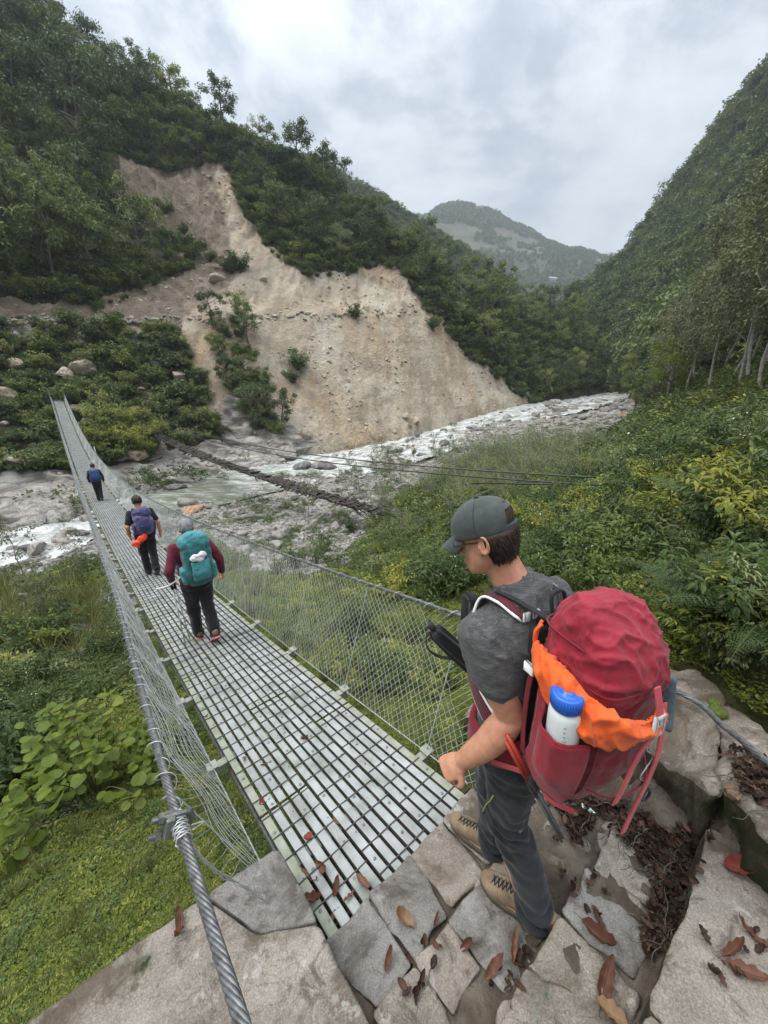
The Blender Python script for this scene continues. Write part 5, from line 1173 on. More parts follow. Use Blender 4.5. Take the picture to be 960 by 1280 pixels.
def daypack(lbl, W, k, body, lidm, w_, d_, h0, h1, extra=None):
    O = W(0, -.16, h0); bp_ = thing('backpack', lbl, 'backpack', tuple(O)); Rv, Fv = BN, BD
    P = [(-.10, h0), (-.125, h0+.04), (-.15, h0+.14), (-.15, h0+.32), (-.13, h1-.14), (-.11, h1-.10)]
    mb = MB(); q = np.linspace(0, 5, 24); ell(mb, crom([W(0, y-.05, z) for y, z in P], 24), k*np.interp(q, range(6), [w_*.7, w_*.9, w_, w_, w_*.96, w_*.8]), k*np.interp(q, range(6), [d_*.6, d_*.85, d_, d_, d_*.9, d_*.7]), Rv, 26, pw=2.8)
    remesh(mb, 'pack_body', body, .010, bp_, 3, .02, .10, 11)
    mb = MB(); L_ = [(-.12, h1-.16, .9, .9), (-.12, h1-.13, 1.08, 1.12), (-.11, h1-.07, 1.05, 1.05), (-.09, h1-.02, .8, .75), (-.08, h1, .35, .3)]; q = np.linspace(0, 4, 18)
    ell(mb, crom([W(0, y-.05, z) for y, z, _, _ in L_], 18), k*w_*np.interp(q, range(5), [l[2] for l in L_]), k*d_*np.interp(q, range(5), [l[3] for l in L_]), Rv, 26, pw=2.6)
    remesh(mb, 'lid', lidm, .010, bp_, 3, .022, .09, 5)
    for sg in (-1, 1):
        mb = MB(); ell(mb, crom([W(sg*w_*.93, -.17, h0+.03), W(sg*w_*1.05, -.18, h0+.10), W(sg*w_*1.02, -.18, h0+.22)], 8), k*.035, k*.07, Rv, 14, pw=2.6); remesh(mb, 'side_pocket', lidm, .010, bp_, 2, .01, .06, 2)
        S = [W(sg*.09, -.06, h1-.22), W(sg*.095, .0, 1.455), W(sg*.10, .10, 1.485), W(sg*.115, .185, 1.38), W(sg*.14, .17, 1.20), W(sg*.17, .05, 1.08), W(sg*.15, -.06, h0+.08)]
        m2 = MB(); ell(m2, crom(S, 30), k*.028, k*.008, Rv, 8, pw=4); part(m2, 'shoulder_strap', m_black, bp_)
        m2 = MB(); m2.tube(crom([W(sg*w_*.5, -.05-d_-.115, h1-.14), W(sg*w_*.52, -.06-d_-.155, h0+.25), W(sg*w_*.6, -.05-d_-.12, h0+.04)], 12), .006*k, 5); part(m2, 'compression_strap', m_black if body is not m_teald else m_teal, bp_)
    m2 = MB(); ell(m2, [W(.16*math.cos(x), .02+.135*math.sin(x), 1.0) for x in np.linspace(0, 6.28, 24)], .05*k, .012*k, (0, 0, 1), 8, pw=4); part(m2, 'hip_belt', m_black, bp_)
    m2 = MB(); ell(m2, crom([W(0, -.05-d_-.155, h0+.06), W(0, -.06-d_-.175, h0+.16), W(0, -.05-d_-.15, h0+.30)], 12), k*np.interp(np.linspace(0, 1, 12), [0, .5, 1], [w_*.55, w_*.66, w_*.6]), k*.03, Rv, 18, pw=3.4); remesh(m2, 'front_pocket', lidm, .009, bp_, 2, .014, .07, 8)
    return bp_
ARM = (((-.26, .0, 1.14), (-.24, .10, .92)), ((.27, .02, 1.13), (.28, .04, .89)))
pA, WA, kA = hiker('person with grey hair and maroon sleeves in black trousers walking on the bridge slats', (262, 800), 1.54, m_maro, 0, m_blk2, m_grhair, m_pink, -40, (((-.30, -.06, 1.15), (-.27, .10, .98)), ((.30, -.02, 1.14), (.33, .06, .92))), (.22, -.20))
kpA = daypack('teal backpack with white bundle in its outer pocket', WA, kA, m_teald, m_teal, .165, .115, .96, 1.60)
m2 = MB()
for x, z in ((-.05, 1.31), (.04, 1.33), (.0, 1.29)): ball(m2, WA(x, -.335, z), .055*kA, .035*kA, .04*kA, [BN, BD, [0, 0, 1]], 10)
wb = remesh(m2, 'bundle', m_litter, .008, kpA, 2, .02, .05, 3); wb.name = 'white_bundle'
for i, (r_, sgn) in enumerate(((-.27, 0), (-.24, .04))):
    hA = WA(-.275+.03*i, .12, .95); tA = WA(-.27+.09*i, .02+.18*i, .02)
    tp = thing('trekking_pole', ('slim grey trekking pole held by the person in maroon sleeves, outer one of the pair', 'slim grey trekking pole held by the person in maroon sleeves, inner one of the pair')[i], 'trekking pole', tuple(hA), 'grey trekking poles')
    part(MB().tube([hA+[0, 0, .06], hA+(tA-hA)*.1], .015, 8), 'grip', m_black, tp); part(MB().tube([hA+(tA-hA)*.1, tA], [.009, .007], 8), 'shaft', m_alu, tp)
part(MB().tube(crom([WA(-.16, -.12, 1.08), WA(-.26, -.10, 1.02), WA(-.36, -.04, .97), WA(-.46, .02, .96)], 14), .007, 6), 'white_strap', m_white, kpA)
pB, WB, kB = hiker('person with short dark hair and black t-shirt walking on the bridge in black trousers', (191, 718), 1.60, m_blk2, .25, m_blk2, m_dkhair, m_blk2, -48, (((-.27, -.03, 1.14), (-.25, .12, .93)), ((.27, -.04, 1.13), (.28, -.02, .89))), (.14, -.22))
kpB = daypack('indigo and violet backpack on the person in black t-shirt', WB, kB, m_violet, m_indigo, .165, .10, .98, 1.50)
m2 = MB(); ell(m2, crom([WB(-.02, -.30, .98), WB(-.08, -.29, .90), WB(-.16, -.27, .85), WB(-.24, -.26, .76)], 14), kB*np.interp(np.linspace(0, 1, 14), [0, .35, .6, 1], [.03, .07, .06, .09]), kB*np.interp(np.linspace(0, 1, 14), [0, .5, 1], [.03, .05, .06]), (0, 0, 1), 16)
rc = thing('dry_bag', 'bright orange red bag dangling under the indigo backpack', 'bag', tuple(WB(-.12, -.28, .9)))
remesh(m2, 'bag_cloth', pm('orange_red_nylon', (.75, .055, .02), (.85, .09, .03), 20, .5, .4, 60), .008, rc, 2, .02, .05, 9)
part(MB().tube([WB(-.02, -.24, 1.03), WB(-.02, -.29, .97)], .008, 6), 'cord', m_black, rc)
pC, WC, kC = hiker('farthest person on the bridge in dark clothes and dark cap', (126, 626), 1.70, m_blk2, 0, m_blk2, m_dkhair, m_blk2, -45, ARM, (.10, -.12))
daypack('blue backpack on the farthest person on the bridge', WC, kC, m_blue2, m_blue2, .175, .11, .96, 1.48)
# two-tone lid patches
# ------------------------------------------------------------------ plants
def ortho(d, n):
    d = d/(np.linalg.norm(d, axis=1)[:, None]+1e-9); n = n-d*(d*n).sum(1)[:, None]; l = np.linalg.norm(n, axis=1)[:, None]; n = np.where(l < 1e-3, np.array([[.3, .5, .8]]), n/(l+1e-9)); b = np.cross(d, n); return d, b, n
T_DIA = np.array([[0, 0, 0], [.5, .42, .06], [0, 1, -.12], [-.5, .42, .06]]); Q_DIA = np.array([[0, 1, 2, 3]])
T_OV = np.array([[0, 0, 0], [.42, .28, .07], [.40, .62, .05], [0, 1, -.16], [-.40, .62, .05], [-.42, .28, .07], [0, .45, -.02]]); Q_OV = np.array([[0, 1, 2, 6], [6, 2, 3, 4], [0, 6, 4, 5]])
_a = np.linspace(-math.pi/2, 1.5*math.pi, 10, endpoint=False)
T_RD = np.concatenate([np.stack([.5*np.cos(_a)*(1-.12*np.sin(_a)), .5+.5*np.sin(_a)+.0*_a, .07*np.abs(np.cos(_a))-.10*(.5+.5*np.sin(_a))**2], 1), [[0, .45, -.01]]]); T_RD[0] = [0, .10, 0]
Q_RD = np.array([[10, i, (i+1) % 10, (i+2) % 10] for i in range(0, 10, 2)])
def leaves(mb, P, D, N, size, wr=.45, tint=None, m=0, tpl='dia'):
    P = np.asarray(P, float); n = len(P)
    if n == 0: return
    d, b, nn = ortho(np.asarray(D, float), np.asarray(N, float)); T, Q = (T_DIA, Q_DIA) if tpl == 'dia' else (T_OV, Q_OV) if tpl == 'ov' else (T_RD, Q_RD)
    s = np.broadcast_to(np.asarray(size, float), (n,))[:, None, None]
    V = P[:, None]+s*(T[None, :, 0:1]*wr*b[:, None]+T[None, :, 1:2]*d[:, None]+T[None, :, 2:3]*nn[:, None])
    k = len(T); Qs = (Q[None]+np.arange(n)[:, None, None]*k).reshape(-1, 4)
    t = rng.random(n) if tint is None else np.broadcast_to(tint, (n,))
    mb.add(V.reshape(-1, 3), Qs, None, m, np.repeat(t, k))
def rdir(n, up=0.0):
    v = rng.normal(size=(n, 3)); v /= np.linalg.norm(v, axis=1)[:, None]; v[:, 2] += up; return v
lm_dark = leafmat('leaf_dark', [(.0, (0.039, 0.066, 0.026)), (.45, (0.084, 0.125, 0.044)), (.8, (0.157, 0.197, 0.068)), (1, (0.277, 0.288, 0.104))], .25, .55, .5)
lm_mid = leafmat('leaf_mid', [(.0, (0.063, 0.092, 0.029)), (.5, (0.152, 0.198, 0.056)), (.85, (0.269, 0.291, 0.091)), (1, (0.411, 0.364, 0.120))], .3, .55, .5)
lm_pale = leafmat('leaf_pale', [(.0, (0.104, 0.134, 0.055)), (.5, (0.199, 0.239, 0.098)), (1, (0.373, 0.372, 0.177))], .3)
lm_olive = leafmat('leaf_olive', [(.0, (0.066, 0.076, 0.036)), (.5, (0.136, 0.153, 0.073)), (.85, (0.224, 0.235, 0.118)), (1, (0.375, 0.383, 0.205))], .25)
lm_bright = leafmat('leaf_bright', [(.0, (0.075, 0.101, 0.023)), (.4, (0.177, 0.215, 0.045)), (.8, (0.338, 0.336, 0.065)), (1, (0.587, 0.448, 0.094))], .38)
lm_yell = leafmat('leaf_yellow_green', [(.0, (0.066, 0.102, 0.016)), (.5, (0.141, 0.194, 0.025)), (1, (0.261, 0.284, 0.046))], .4)
lm_mat = leafmat('leaf_groundcover', [(.0, (0.039, 0.064, 0.012)), (.4, (0.104, 0.134, 0.020)), (.8, (0.187, 0.214, 0.033)), (1, (0.303, 0.278, 0.060))], .35)
lm_near = leafmat('leaf_near_mid', [(.0, (0.038, 0.066, 0.018)), (.5, (0.094, 0.140, 0.036)), (.85, (0.171, 0.215, 0.058)), (1, (0.290, 0.298, 0.083))], .35, .5, .4)
lm_neard = leafmat('leaf_near_dark', [(.0, (0.024, 0.045, 0.014)), (.5, (0.058, 0.093, 0.025)), (.85, (0.111, 0.152, 0.042)), (1, (0.187, 0.208, 0.063))], .3, .45, .4)
lm_dry = leafmat('leaf_rusty', [(.0, (0.076, 0.034, 0.017)), (.5, (0.151, 0.063, 0.031)), (1, (0.242, 0.119, 0.063))], .25)
lm_grass = leafmat('leaf_grass', [(.0, (0.064, 0.081, 0.022)), (.5, (0.127, 0.150, 0.038)), (1, (0.277, 0.230, 0.095))], .35)
m_bark = pm('bark', (.045, .038, .028), (.10, .088, .068), 6, .95, .6, 30, 0, (.15, .14, .115))
m_bark_p = pm('pale_bark', (.13, .125, .105), (.22, .21, .185), 5, .95, .5, 30, 0, (.30, .29, .26))
m_stem = pm('green_stem', (.05, .06, .02), (.10, .10, .045), 6, .8)
m_petal = pm('white_petal', (.70, .70, .68), (.80, .80, .78), 8, .6)
def branch_set(h, nl, spread, lo, hi, seed, lift=.5, sub=3, tk=1.0):
    r = np.random.default_rng(seed); tubes = []; ends = []
    wob = r.normal(0, .035*h, (6, 2)); zs = np.linspace(0, .86*h, 6); wob = np.cumsum(wob, 0)*.6; wob[0] = 0
    trunk = np.stack([wob[:, 0], wob[:, 1], zs], 1); tubes.append((crom(trunk, 14), np.linspace(.026*h, .006*h, 14)*tk))
    ends.append(trunk[-1])
    for i in range(nl):
        f = lo+(hi-lo)*(i+r.random())/nl; p = np.array([np.interp(f*h, zs, trunk[:, 0]), np.interp(f*h, zs, trunk[:, 1]), f*h]); a = i*2.4+r.normal(0, .3)
        L = spread*h*(1.15-.55*abs(f-.5*(lo+hi))/(.5*(hi-lo)+.01))*r.uniform(.75, 1.15); d = np.array([math.cos(a), math.sin(a), lift*r.uniform(.5, 1.4)]); d /= np.linalg.norm(d)
        q = p+d*L*.55+[0, 0, .02*h]; e = p+d*L+np.array([0, 0, .06*h*r.normal()]); tubes.append((crom([p, q, e], 7), np.linspace(.010*h, .0025*h, 7)*tk))
        ends.append(e)
        for j in range(sub):
            g = r.uniform(.35, .9); p2 = p+(e-p)*g; d2 = unit(d+r.normal(0, .65, 3)); e2 = p2+d2*L*r.uniform(.3, .55); tubes.append((crom([p2, (p2+e2)/2+[0, 0, .01*h], e2], 5), np.linspace(.0045*h, .0012*h, 5)*tk)); ends.append(e2)
    return tubes, np.array(ends)
def tree(h, nl, spread, lo, hi, seed, leafm, barkm, per, ls, cr, lift=.5, sub=3, droop=.3, wr=.5, flat=.7, gapf=0.0, tpl='dia', tk=1.0):
    """returns trunk mesh and crown mesh; crown is leaf clumps round every twig end"""
    tubes, ends = branch_set(h, nl, spread, lo, hi, seed, lift, sub, tk); tb = MB()
    for P, r_ in tubes: tb.tube(P, r_, 5 if len(P) < 10 else 7)
    cb = MB(); r = np.random.default_rng(seed+99)
    for c in ends:
        if r.random() < gapf: continue
        k = int(per*r.uniform(.6, 1.4)); rad = cr*h*r.uniform(.65, 1.35)
        o = r.normal(size=(k, 3)); o /= np.linalg.norm(o, axis=1)[:, None]; o *= (r.random(k)**.45)[:, None]; o[:, 2] *= flat
        P = c+o*rad; out = o+r.normal(0, .45, (k, 3)); out[:, 2] -= droop
        nr_ = o*.5+r.normal(0, .5, (k, 3))+[0, 0, .8]
        cl = r.uniform(0, .55); leaves(cb, P, out, nr_, ls*r.uniform(.6, 1.25, k), wr, np.clip(cl+.45*r.random(k), 0, 1), tpl=tpl)
    return tb.mesh('trunk', barkm), cb.mesh('crown', leafm, smooth=False)
def shrub(h, ns, seed, leafm, per, ls, wr=.4, spread=.6, tpl='ov', droop=.2, stemm=None, flowers=0, bare=.25):
    """many stems from the ground, leaves set along them"""
    r = np.random.default_rng(seed); sb = MB(); lb = MB(); fb = MB()
    for i in range(ns):
        a = r.uniform(0, 6.28); t = r.uniform(0, 1)**.6*spread; L = h*r.uniform(.55, 1.1); d = np.array([math.cos(a)*t, math.sin(a)*t, 1.0]); b0 = np.array([math.cos(a), math.sin(a), 0])*r.uniform(0, .12)*h
        tip = b0+d/np.linalg.norm(d)*L; mid = b0*.5+tip*.5+np.array([0, 0, .10*h]); tip = tip+np.array([math.cos(a), math.sin(a), -.6])*t*h*.18
        P = crom([b0, mid, tip], 12); sb.tube(P, np.linspace(.010, .003, 12)*h*.7+.001, 4, caps=False)
        k = int(per*r.uniform(.7, 1.3)); f = bare+(1-bare)*r.random(k)**.8; q = np.stack([np.interp(f*11, range(12), P[:, j]) for j in range(3)], 1)
        ph = r.uniform(0, 6.28, k); o = np.stack([np.cos(ph), np.sin(ph), r.normal(.05, .35, k)], 1); lat = (.03+.12*r.random(k)*(1.15-f))[:, None]*h
        leaves(lb, q+o*lat, o+[0, 0, -droop]+r.normal(0, .25, (k, 3)), o*.15+r.normal(0, .35, (k, 3))+[0, 0, 1], ls*r.uniform(.55, 1.2, k), wr, np.clip(r.uniform(0, .5)+.5*r.random(k), 0, 1), tpl=tpl)
        if flowers and r.random() < .5:
            n = flowers; leaves(lb, P[-1]+r.normal(0, .04*h, (n, 3)), rdir(n, .5), rdir(n, 1), .02*h+.008, .8, m=1)
    st = sb.mesh('stem', stemm or m_stem); lf = lb.mesh('foliage', [leafm, m_petal] if flowers else leafm, smooth=False)
    return st, lf, None
def fern(L, nf, seed, leafm):
    r = np.random.default_rng(seed); sb = MB(); lb = MB()
    for i in range(nf):
        a = i*6.28/nf+r.normal(0, .25); el = r.uniform(.5, 1.15); l = L*r.uniform(.75, 1.1); hz = np.array([math.cos(a), math.sin(a), 0]); q = np.linspace(0, 1, 26)
        x = l*(q*math.cos(el)+.25*q*q); z = l*(q*math.sin(el)-.62*q*q*math.sin(el)); P = hz*x[:, None]+np.array([0, 0, 1])*z[:, None]; sb.tube(P, np.linspace(.006, .0015, 26)*L, 4, caps=False)
        tg = np.gradient(P, axis=0); tg /= np.linalg.norm(tg, axis=1)[:, None]; s = np.cross(tg, [0, 0, 1]); up = np.cross(s, tg)
        for sg in (-1, 1):
            for j in range(3, 26):
                wl = l*.20*math.sin(math.pi*min(1, (j+1)/26)**.75)*r.uniform(.85, 1.1)+.01*L
                base = P[j]; d = s[j]*sg+tg[j]*.45-np.array([0, 0, .18]); d /= np.linalg.norm(d); n2 = 6
                pp = base+d*(np.arange(n2)/n2*wl)[:, None]
                for s2 in (-1, 1):
                    dd = np.cross(up[j], d)*s2+d*.6; leaves(lb, pp, np.repeat(dd[None], n2, 0), np.repeat(up[j][None], n2, 0)+r.normal(0, .15, (n2, 3)), wl*np.linspace(.34, .14, n2), .42, np.clip(.35+.2*r.random(n2)+.2*q[j], 0, 1))
    return sb.mesh('frond_rib', m_stem), lb.mesh('fronds', leafm, smooth=False)
def tuft(h, n, seed, mat, w_=.02):
    r = np.random.default_rng(seed); lb = MB()
    for i in range(n):
        a = r.uniform(0, 6.28); l = h*r.uniform(.5, 1.1); t = r.uniform(.05, .7); b0 = np.array([math.cos(a), math.sin(a), 0])*r.uniform(0, .10)*h; hz = np.array([math.cos(a), math.sin(a), 0])
        q = np.linspace(0, 1, 5); P = b0+hz*(l*t*q**1.7)[:, None]+np.array([0, 0, 1])*(l*(q-.45*t*q*q))[:, None]; s = np.cross(hz, [0, 0, 1])
        wv = w_*h*np.array([.7, 1, .85, .5, .05])*.5; G_ = np.stack([P-s*wv[:, None], P+s*wv[:, None]], 1); lb.grid(G_, tint=r.random())
    return lb.mesh('blades', mat)
def clump(rad, n, ls, seed, mat, wr=.6, hgt=.35, tpl='dia', flowers=0):
    r = np.random.default_rng(seed); lb = MB(); a = r.uniform(0, 6.28, n); q = rad*r.random(n)**.5; hh = hgt*rad*(1-.7*(q/rad)**2)*r.random(n)**.6
    P = np.stack([np.cos(a)*q, np.sin(a)*q, hh], 1); out = np.stack([np.cos(a+r.normal(0, 1, n)), np.sin(a+r.normal(0, 1, n)), r.normal(.1, .4, n)], 1)
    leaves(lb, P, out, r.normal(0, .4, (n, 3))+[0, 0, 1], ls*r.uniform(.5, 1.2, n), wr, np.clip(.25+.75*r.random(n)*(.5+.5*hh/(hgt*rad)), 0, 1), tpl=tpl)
    ms = [mat]
    if flowers:
        i = r.integers(0, n, flowers); leaves(lb, P[i]+[0, 0, .25*ls], rdir(flowers, .3), rdir(flowers, 1.5), ls*.55, .9, m=1); ms = [mat, m_petal]
    return lb.mesh('clump', ms, smooth=False)
def rockmesh(seed, flat=.7, ang=.35, sub=3, mat=None):
    bm = bmesh.new(); bmesh.ops.create_icosphere(bm, subdivisions=sub, radius=.5); V = np.array([v.co[:] for v in bm.verts]); r = np.random.default_rng(seed)
    for _ in range(9):       # split faces off, as broken stone has
        n = r.normal(size=3); n /= np.linalg.norm(n); d = r.uniform(.26, .44); h = V @ n-d; V = V-np.where(h > 0, h, 0)[:, None]*n*(1-ang*.25)
    V = V*(1+.16*fbm(V+seed, .5, 3, seed)[:, None]+.05*fbm(V+seed, .12, 3, seed+2)[:, None]); V[:, 2] *= flat; V[:, 0] *= r.uniform(1.0, 1.5)
    for v, c in zip(bm.verts, V): v.co = c
    me = bpy.data.meshes.new('stone'); bm.to_mesh(me); bm.free(); me.materials.append(mat); return me
SRC = {}
def scatter(name, label, protos, P, scl, rot, kind='stuff'):
    """one object whose points carry copies of the prototype meshes"""
    c = bpy.data.collections.new(name+'_source')
    for m_ in protos: c.objects.link(bpy.data.objects.new(name+'_piece', m_))
    me = bpy.data.meshes.new(name); n = len(P); me.vertices.add(n); me.vertices.foreach_set('co', np.asarray(P, np.float32).ravel())
    for nm, ty, fld, v in (('scl', 'FLOAT_VECTOR', 'vector', np.asarray(scl, np.float32)), ('rot', 'FLOAT_VECTOR', 'vector', np.asarray(rot, np.float32))):
        if v.ndim == 1: v = np.repeat(v[:, None], 3, 1)
        at = me.attributes.new(nm, ty, 'POINT'); at.data.foreach_set(fld, np.ascontiguousarray(v).ravel())
    at = me.attributes.new('idx', 'INT', 'POINT'); at.data.foreach_set('value', rng.integers(0, len(protos), n).astype(np.int32))
    o = link(name, me); tag(o, label, None, kind=kind)
    g = bpy.data.node_groups.new(name, 'GeometryNodeTree'); g.interface.new_socket('Geometry', in_out='INPUT', socket_type='NodeSocketGeometry'); g.interface.new_socket('Geometry', in_out='OUTPUT', socket_type='NodeSocketGeometry')
    N = g.nodes.new; gi, go = N('NodeGroupInput'), N('NodeGroupOutput'); ci = N('GeometryNodeCollectionInfo'); ci.inputs[0].default_value = c; ci.inputs[1].default_value = True; ci.inputs[2].default_value = True
    ip = N('GeometryNodeInstanceOnPoints'); ip.inputs['Pick Instance'].default_value = True; L = g.links.new
    def na(nm, ty):
        a = N('GeometryNodeInputNamedAttribute'); a.data_type = ty; a.inputs[0].default_value = nm; return a.outputs[0]
    er = N('FunctionNodeEulerToRotation'); L(na('rot', 'FLOAT_VECTOR'), er.inputs[0])
    L(gi.outputs[0], ip.inputs['Points']); L(ci.outputs[0], ip.inputs['Instance']); L(na('idx', 'INT'), ip.inputs['Instance Index']); L(er.outputs[0], ip.inputs['Rotation']); L(na('scl', 'FLOAT_VECTOR'), ip.inputs['Scale']); L(ip.outputs[0], go.inputs[0])
    md = o.modifiers.new('scatter', 'NODES'); md.node_group = g
    return o
def sample_patch(A, n, seed, vmax=None):
    r = np.random.default_rng(seed); a = A[:vmax] if vmax else A
    e1 = a[1:, :-1]-a[:-1, :-1]; e2 = a[:-1, 1:]-a[:-1, :-1]; ar = np.linalg.norm(np.cross(e1, e2), axis=2); cdf = np.cumsum(ar.ravel()); k = np.searchsorted(cdf, r.random(n)*cdf[-1]); i, j = np.unravel_index(k, ar.shape); u, v = r.random(n)[:, None], r.random(n)[:, None]
    return a[i, j]+e1[i, j]*u+e2[i, j]*v
def thin(P, dmin, keep=10**9):
    out = []; cell = {}
    for i, p in enumerate(P):
        dm = dmin if np.isscalar(dmin) else dmin[i]; k = (int(p[0]//6), int(p[1]//6)); ok = True
        rg = int(dm//6)+1
        for a in range(-rg, rg+1):
            for b in range(-rg, rg+1):
                for q, dq in cell.get((k[0]+a, k[1]+b), ()):
                    if (q[0]-p[0])**2+(q[1]-p[1])**2 < (.5*(dm+dq))**2: ok = False; break
                if not ok: break
            if not ok: break
        if ok: cell.setdefault(k, []).append((p, dm)); out.append(i)
        if len(out) >= keep: break
    return np.array(out, int)
def put_tree(name, meshes, loc, s, rz, label, group, tilt=(0, 0), cat='tree', names=('trunk', 'crown')):
    o = link(name, None); o.location = loc; o.rotation_euler = (tilt[0], tilt[1], rz); o.scale = (s*random.uniform(.88, 1.12), s*random.uniform(.88, 1.12), s)
    tag(o, label, cat, group)
    for nm, me in zip(names, meshes):
        if me is not None: link(nm, me, o)
    return o
# ---- prototypes, sizes in metres
TD = [tree(14, 11, .30, .22, .92, 10+i, lm_dark, m_bark, 62, .62, .085, .45, 3) for i in range(4)]
TM = [tree(12, 10, .32, .25, .92, 30+i, lm_mid, m_bark, 56, .55, .085, .5, 3) for i in range(3)]
TP = [tree(9, 9, .33, .25, .95, 50+i, lm_pale, m_bark_p, 46, .40, .085, .5, 3, wr=.42) for i in range(2)]
TB = [tree(24, 15, .28, .18, .93, 60+i, [lm_dark, lm_olive][i], m_bark, 75, .62, .060, .35, 4, .5, gapf=.12) for i in range(2)]
TA = [tree(14, 13, .22, .32, .97, 70+i, lm_olive, m_bark_p, 62, .24, .066, .9, 5, .3, .6, gapf=.05, tk=.36) for i in range(4)]
TY = tree(9, 9, .30, .35, .95, 80, lm_yell, m_bark, 60, .26, .085, .5, 4)
def nocrown(m): return m
FAR = []
for i, (lm, hh) in enumerate(((lm_dark, 12), (lm_mid, 11), (lm_dark, 14), (lm_mid, 9), (lm_pale, 10))):
    t_, c_ = tree(hh, 7, .30, .25, .92, 120+i, lm, m_bark, 34, 1.0, .11, .4, 2, flat=.8); bpy.data.meshes.remove(t_); FAR.append(c_)
SH = [shrub(1.6, 16, 140+i, [lm_mid, lm_bright, lm_dark][i % 3], 42, .17, .36) for i in range(3)]
SHF = [shrub(2.6, 22, 160+i, [lm_dark, lm_mid][i % 2], 40, .42, .42, .75, 'dia') for i in range(4)]      # far bank bushes
# ------------------------------------------------------------------ vegetation on the far slopes
FL = [(-120, -120), (20, 25), (95, 80), (150, 135), (165, 178), (118, 194), (106, 246), (138, 300), (196, 342), (180, 350), (120, 380), (50, 374), (-120, 378)]
FC = [(95, 78), (205, 128), (300, 176), (400, 228), (450, 268), (515, 316), (560, 352), (535, 378), (508, 330), (478, 318), (440, 334), (394, 336), (348, 306), (318, 258), (296, 202), (262, 192), (215, 204), (150, 188)]
FS = [(498, 326), (560, 355), (640, 388), (720, 404), (780, 427), (782, 472), (735, 486), (690, 494), (672, 498), (645, 478), (594, 440), (554, 400), (526, 364)]
FB = [(-80, 412), (60, 408), (205, 414), (225, 450), (262, 505), (280, 545), (190, 574), (110, 588), (20, 592), (-80, 590)]
FX = [(262, 402), (302, 404), (322, 450), (350, 512), (352, 545), (318, 538), (288, 495), (268, 440)]
FU = [(176, 262), (205, 262), (250, 302), (298, 332), (288, 345), (235, 322)]
nb = int(520*8.05/10)
hs = sample_patch(LH, 26000, 5, nb); hx, hy, hd_ = proj(hs)
inb = (hx > -120) & (hx < 1000)
def pick(poly, dmin, keep, seed=0):
    i = np.where(inpoly(hx, hy, poly) & inb)[0]; np.random.default_rng(seed).shuffle(i); k = thin(hs[i], dmin, keep); return i[k]
lab_dark = 'dark green broadleaf tree in the thick forest left of the landslide'
for q, i in enumerate(pick(FL, 6.2, 95, 1)):
    r_ = random.random(); pr = random.choice(TD) if r_ < .62 else random.choice(TM) if r_ < .9 else random.choice(TP)
    lb = lab_dark if pr in TD else 'mid green bushy tree in the thick forest left of the landslide' if pr in TM else 'pale leaved small tree in the thick forest left of the landslide'
    put_tree('forest_tree', pr, hs[i]-[0, 0, .6], random.uniform(.75, 1.25), random.uniform(0, 6.28), lb, 'trees of the forest left of the landslide')
for q, i in enumerate(pick(FC, 5.6, 105, 2)):
    r_ = random.random(); pr = random.choice(TD) if r_ < .6 else random.choice(TM) if r_ < .88 else random.choice(TP)
    lb = 'dark rounded tree on the crest above the landslide' if pr in TD else 'mid green rounded tree on the crest above the landslide' if pr in TM else 'pale slender tree on the crest above the landslide'
    put_tree('crest_tree', pr, hs[i]-[0, 0, .5], random.uniform(.5, .88), random.uniform(0, 6.28), lb, 'trees on the crest above the landslide')
for q, i in enumerate(pick(FS, 6.0, 75, 3)):
    r_ = random.random(); pr = random.choice(TM) if r_ < .55 else random.choice(TD) if r_ < .85 else random.choice(TP)
    lb = 'leafy green tree on the wooded spur right of the landslide' if pr in TM else 'darker tree on the wooded spur right of the landslide' if pr in TD else 'pale tree on the wooded spur right of the landslide'
    put_tree('spur_tree', pr, hs[i]-[0, 0, .4], random.uniform(.55, 1.0)*(1+.25*(hd_[i] > 140)), random.uniform(0, 6.28), lb, 'trees on the spur right of the landslide')
for q, i in enumerate(pick(FX, 2.6, 22, 4)):
    pr = random.choice(TD+TM)
    put_tree('young_tree', pr, hs[i]-[0, 0, .3], random.uniform(.30, .52), random.uniform(0, 6.28), 'young dark tree in the green strip left standing on the landslide', 'young trees in the strip on the landslide')
def bvh_d(px, py, bv):
    return ghit(px, py, bv)
for (px, py, s, k, lb) in ((112, 252, 1.05, 0, 'tall mossy tree with open limbs standing highest in the left forest'), (30, 330, .62, 1, 'spreading feathery tree at the left edge above the far bank'), (62, 345, .55, 0, 'broad dark tree low in the left forest beside the slide track')):
    p = bvh_d(px, py, HBVH)
    if p is not None: put_tree('old_tree', TB[k], p-[0, 0, 1], s, px, lb, None)
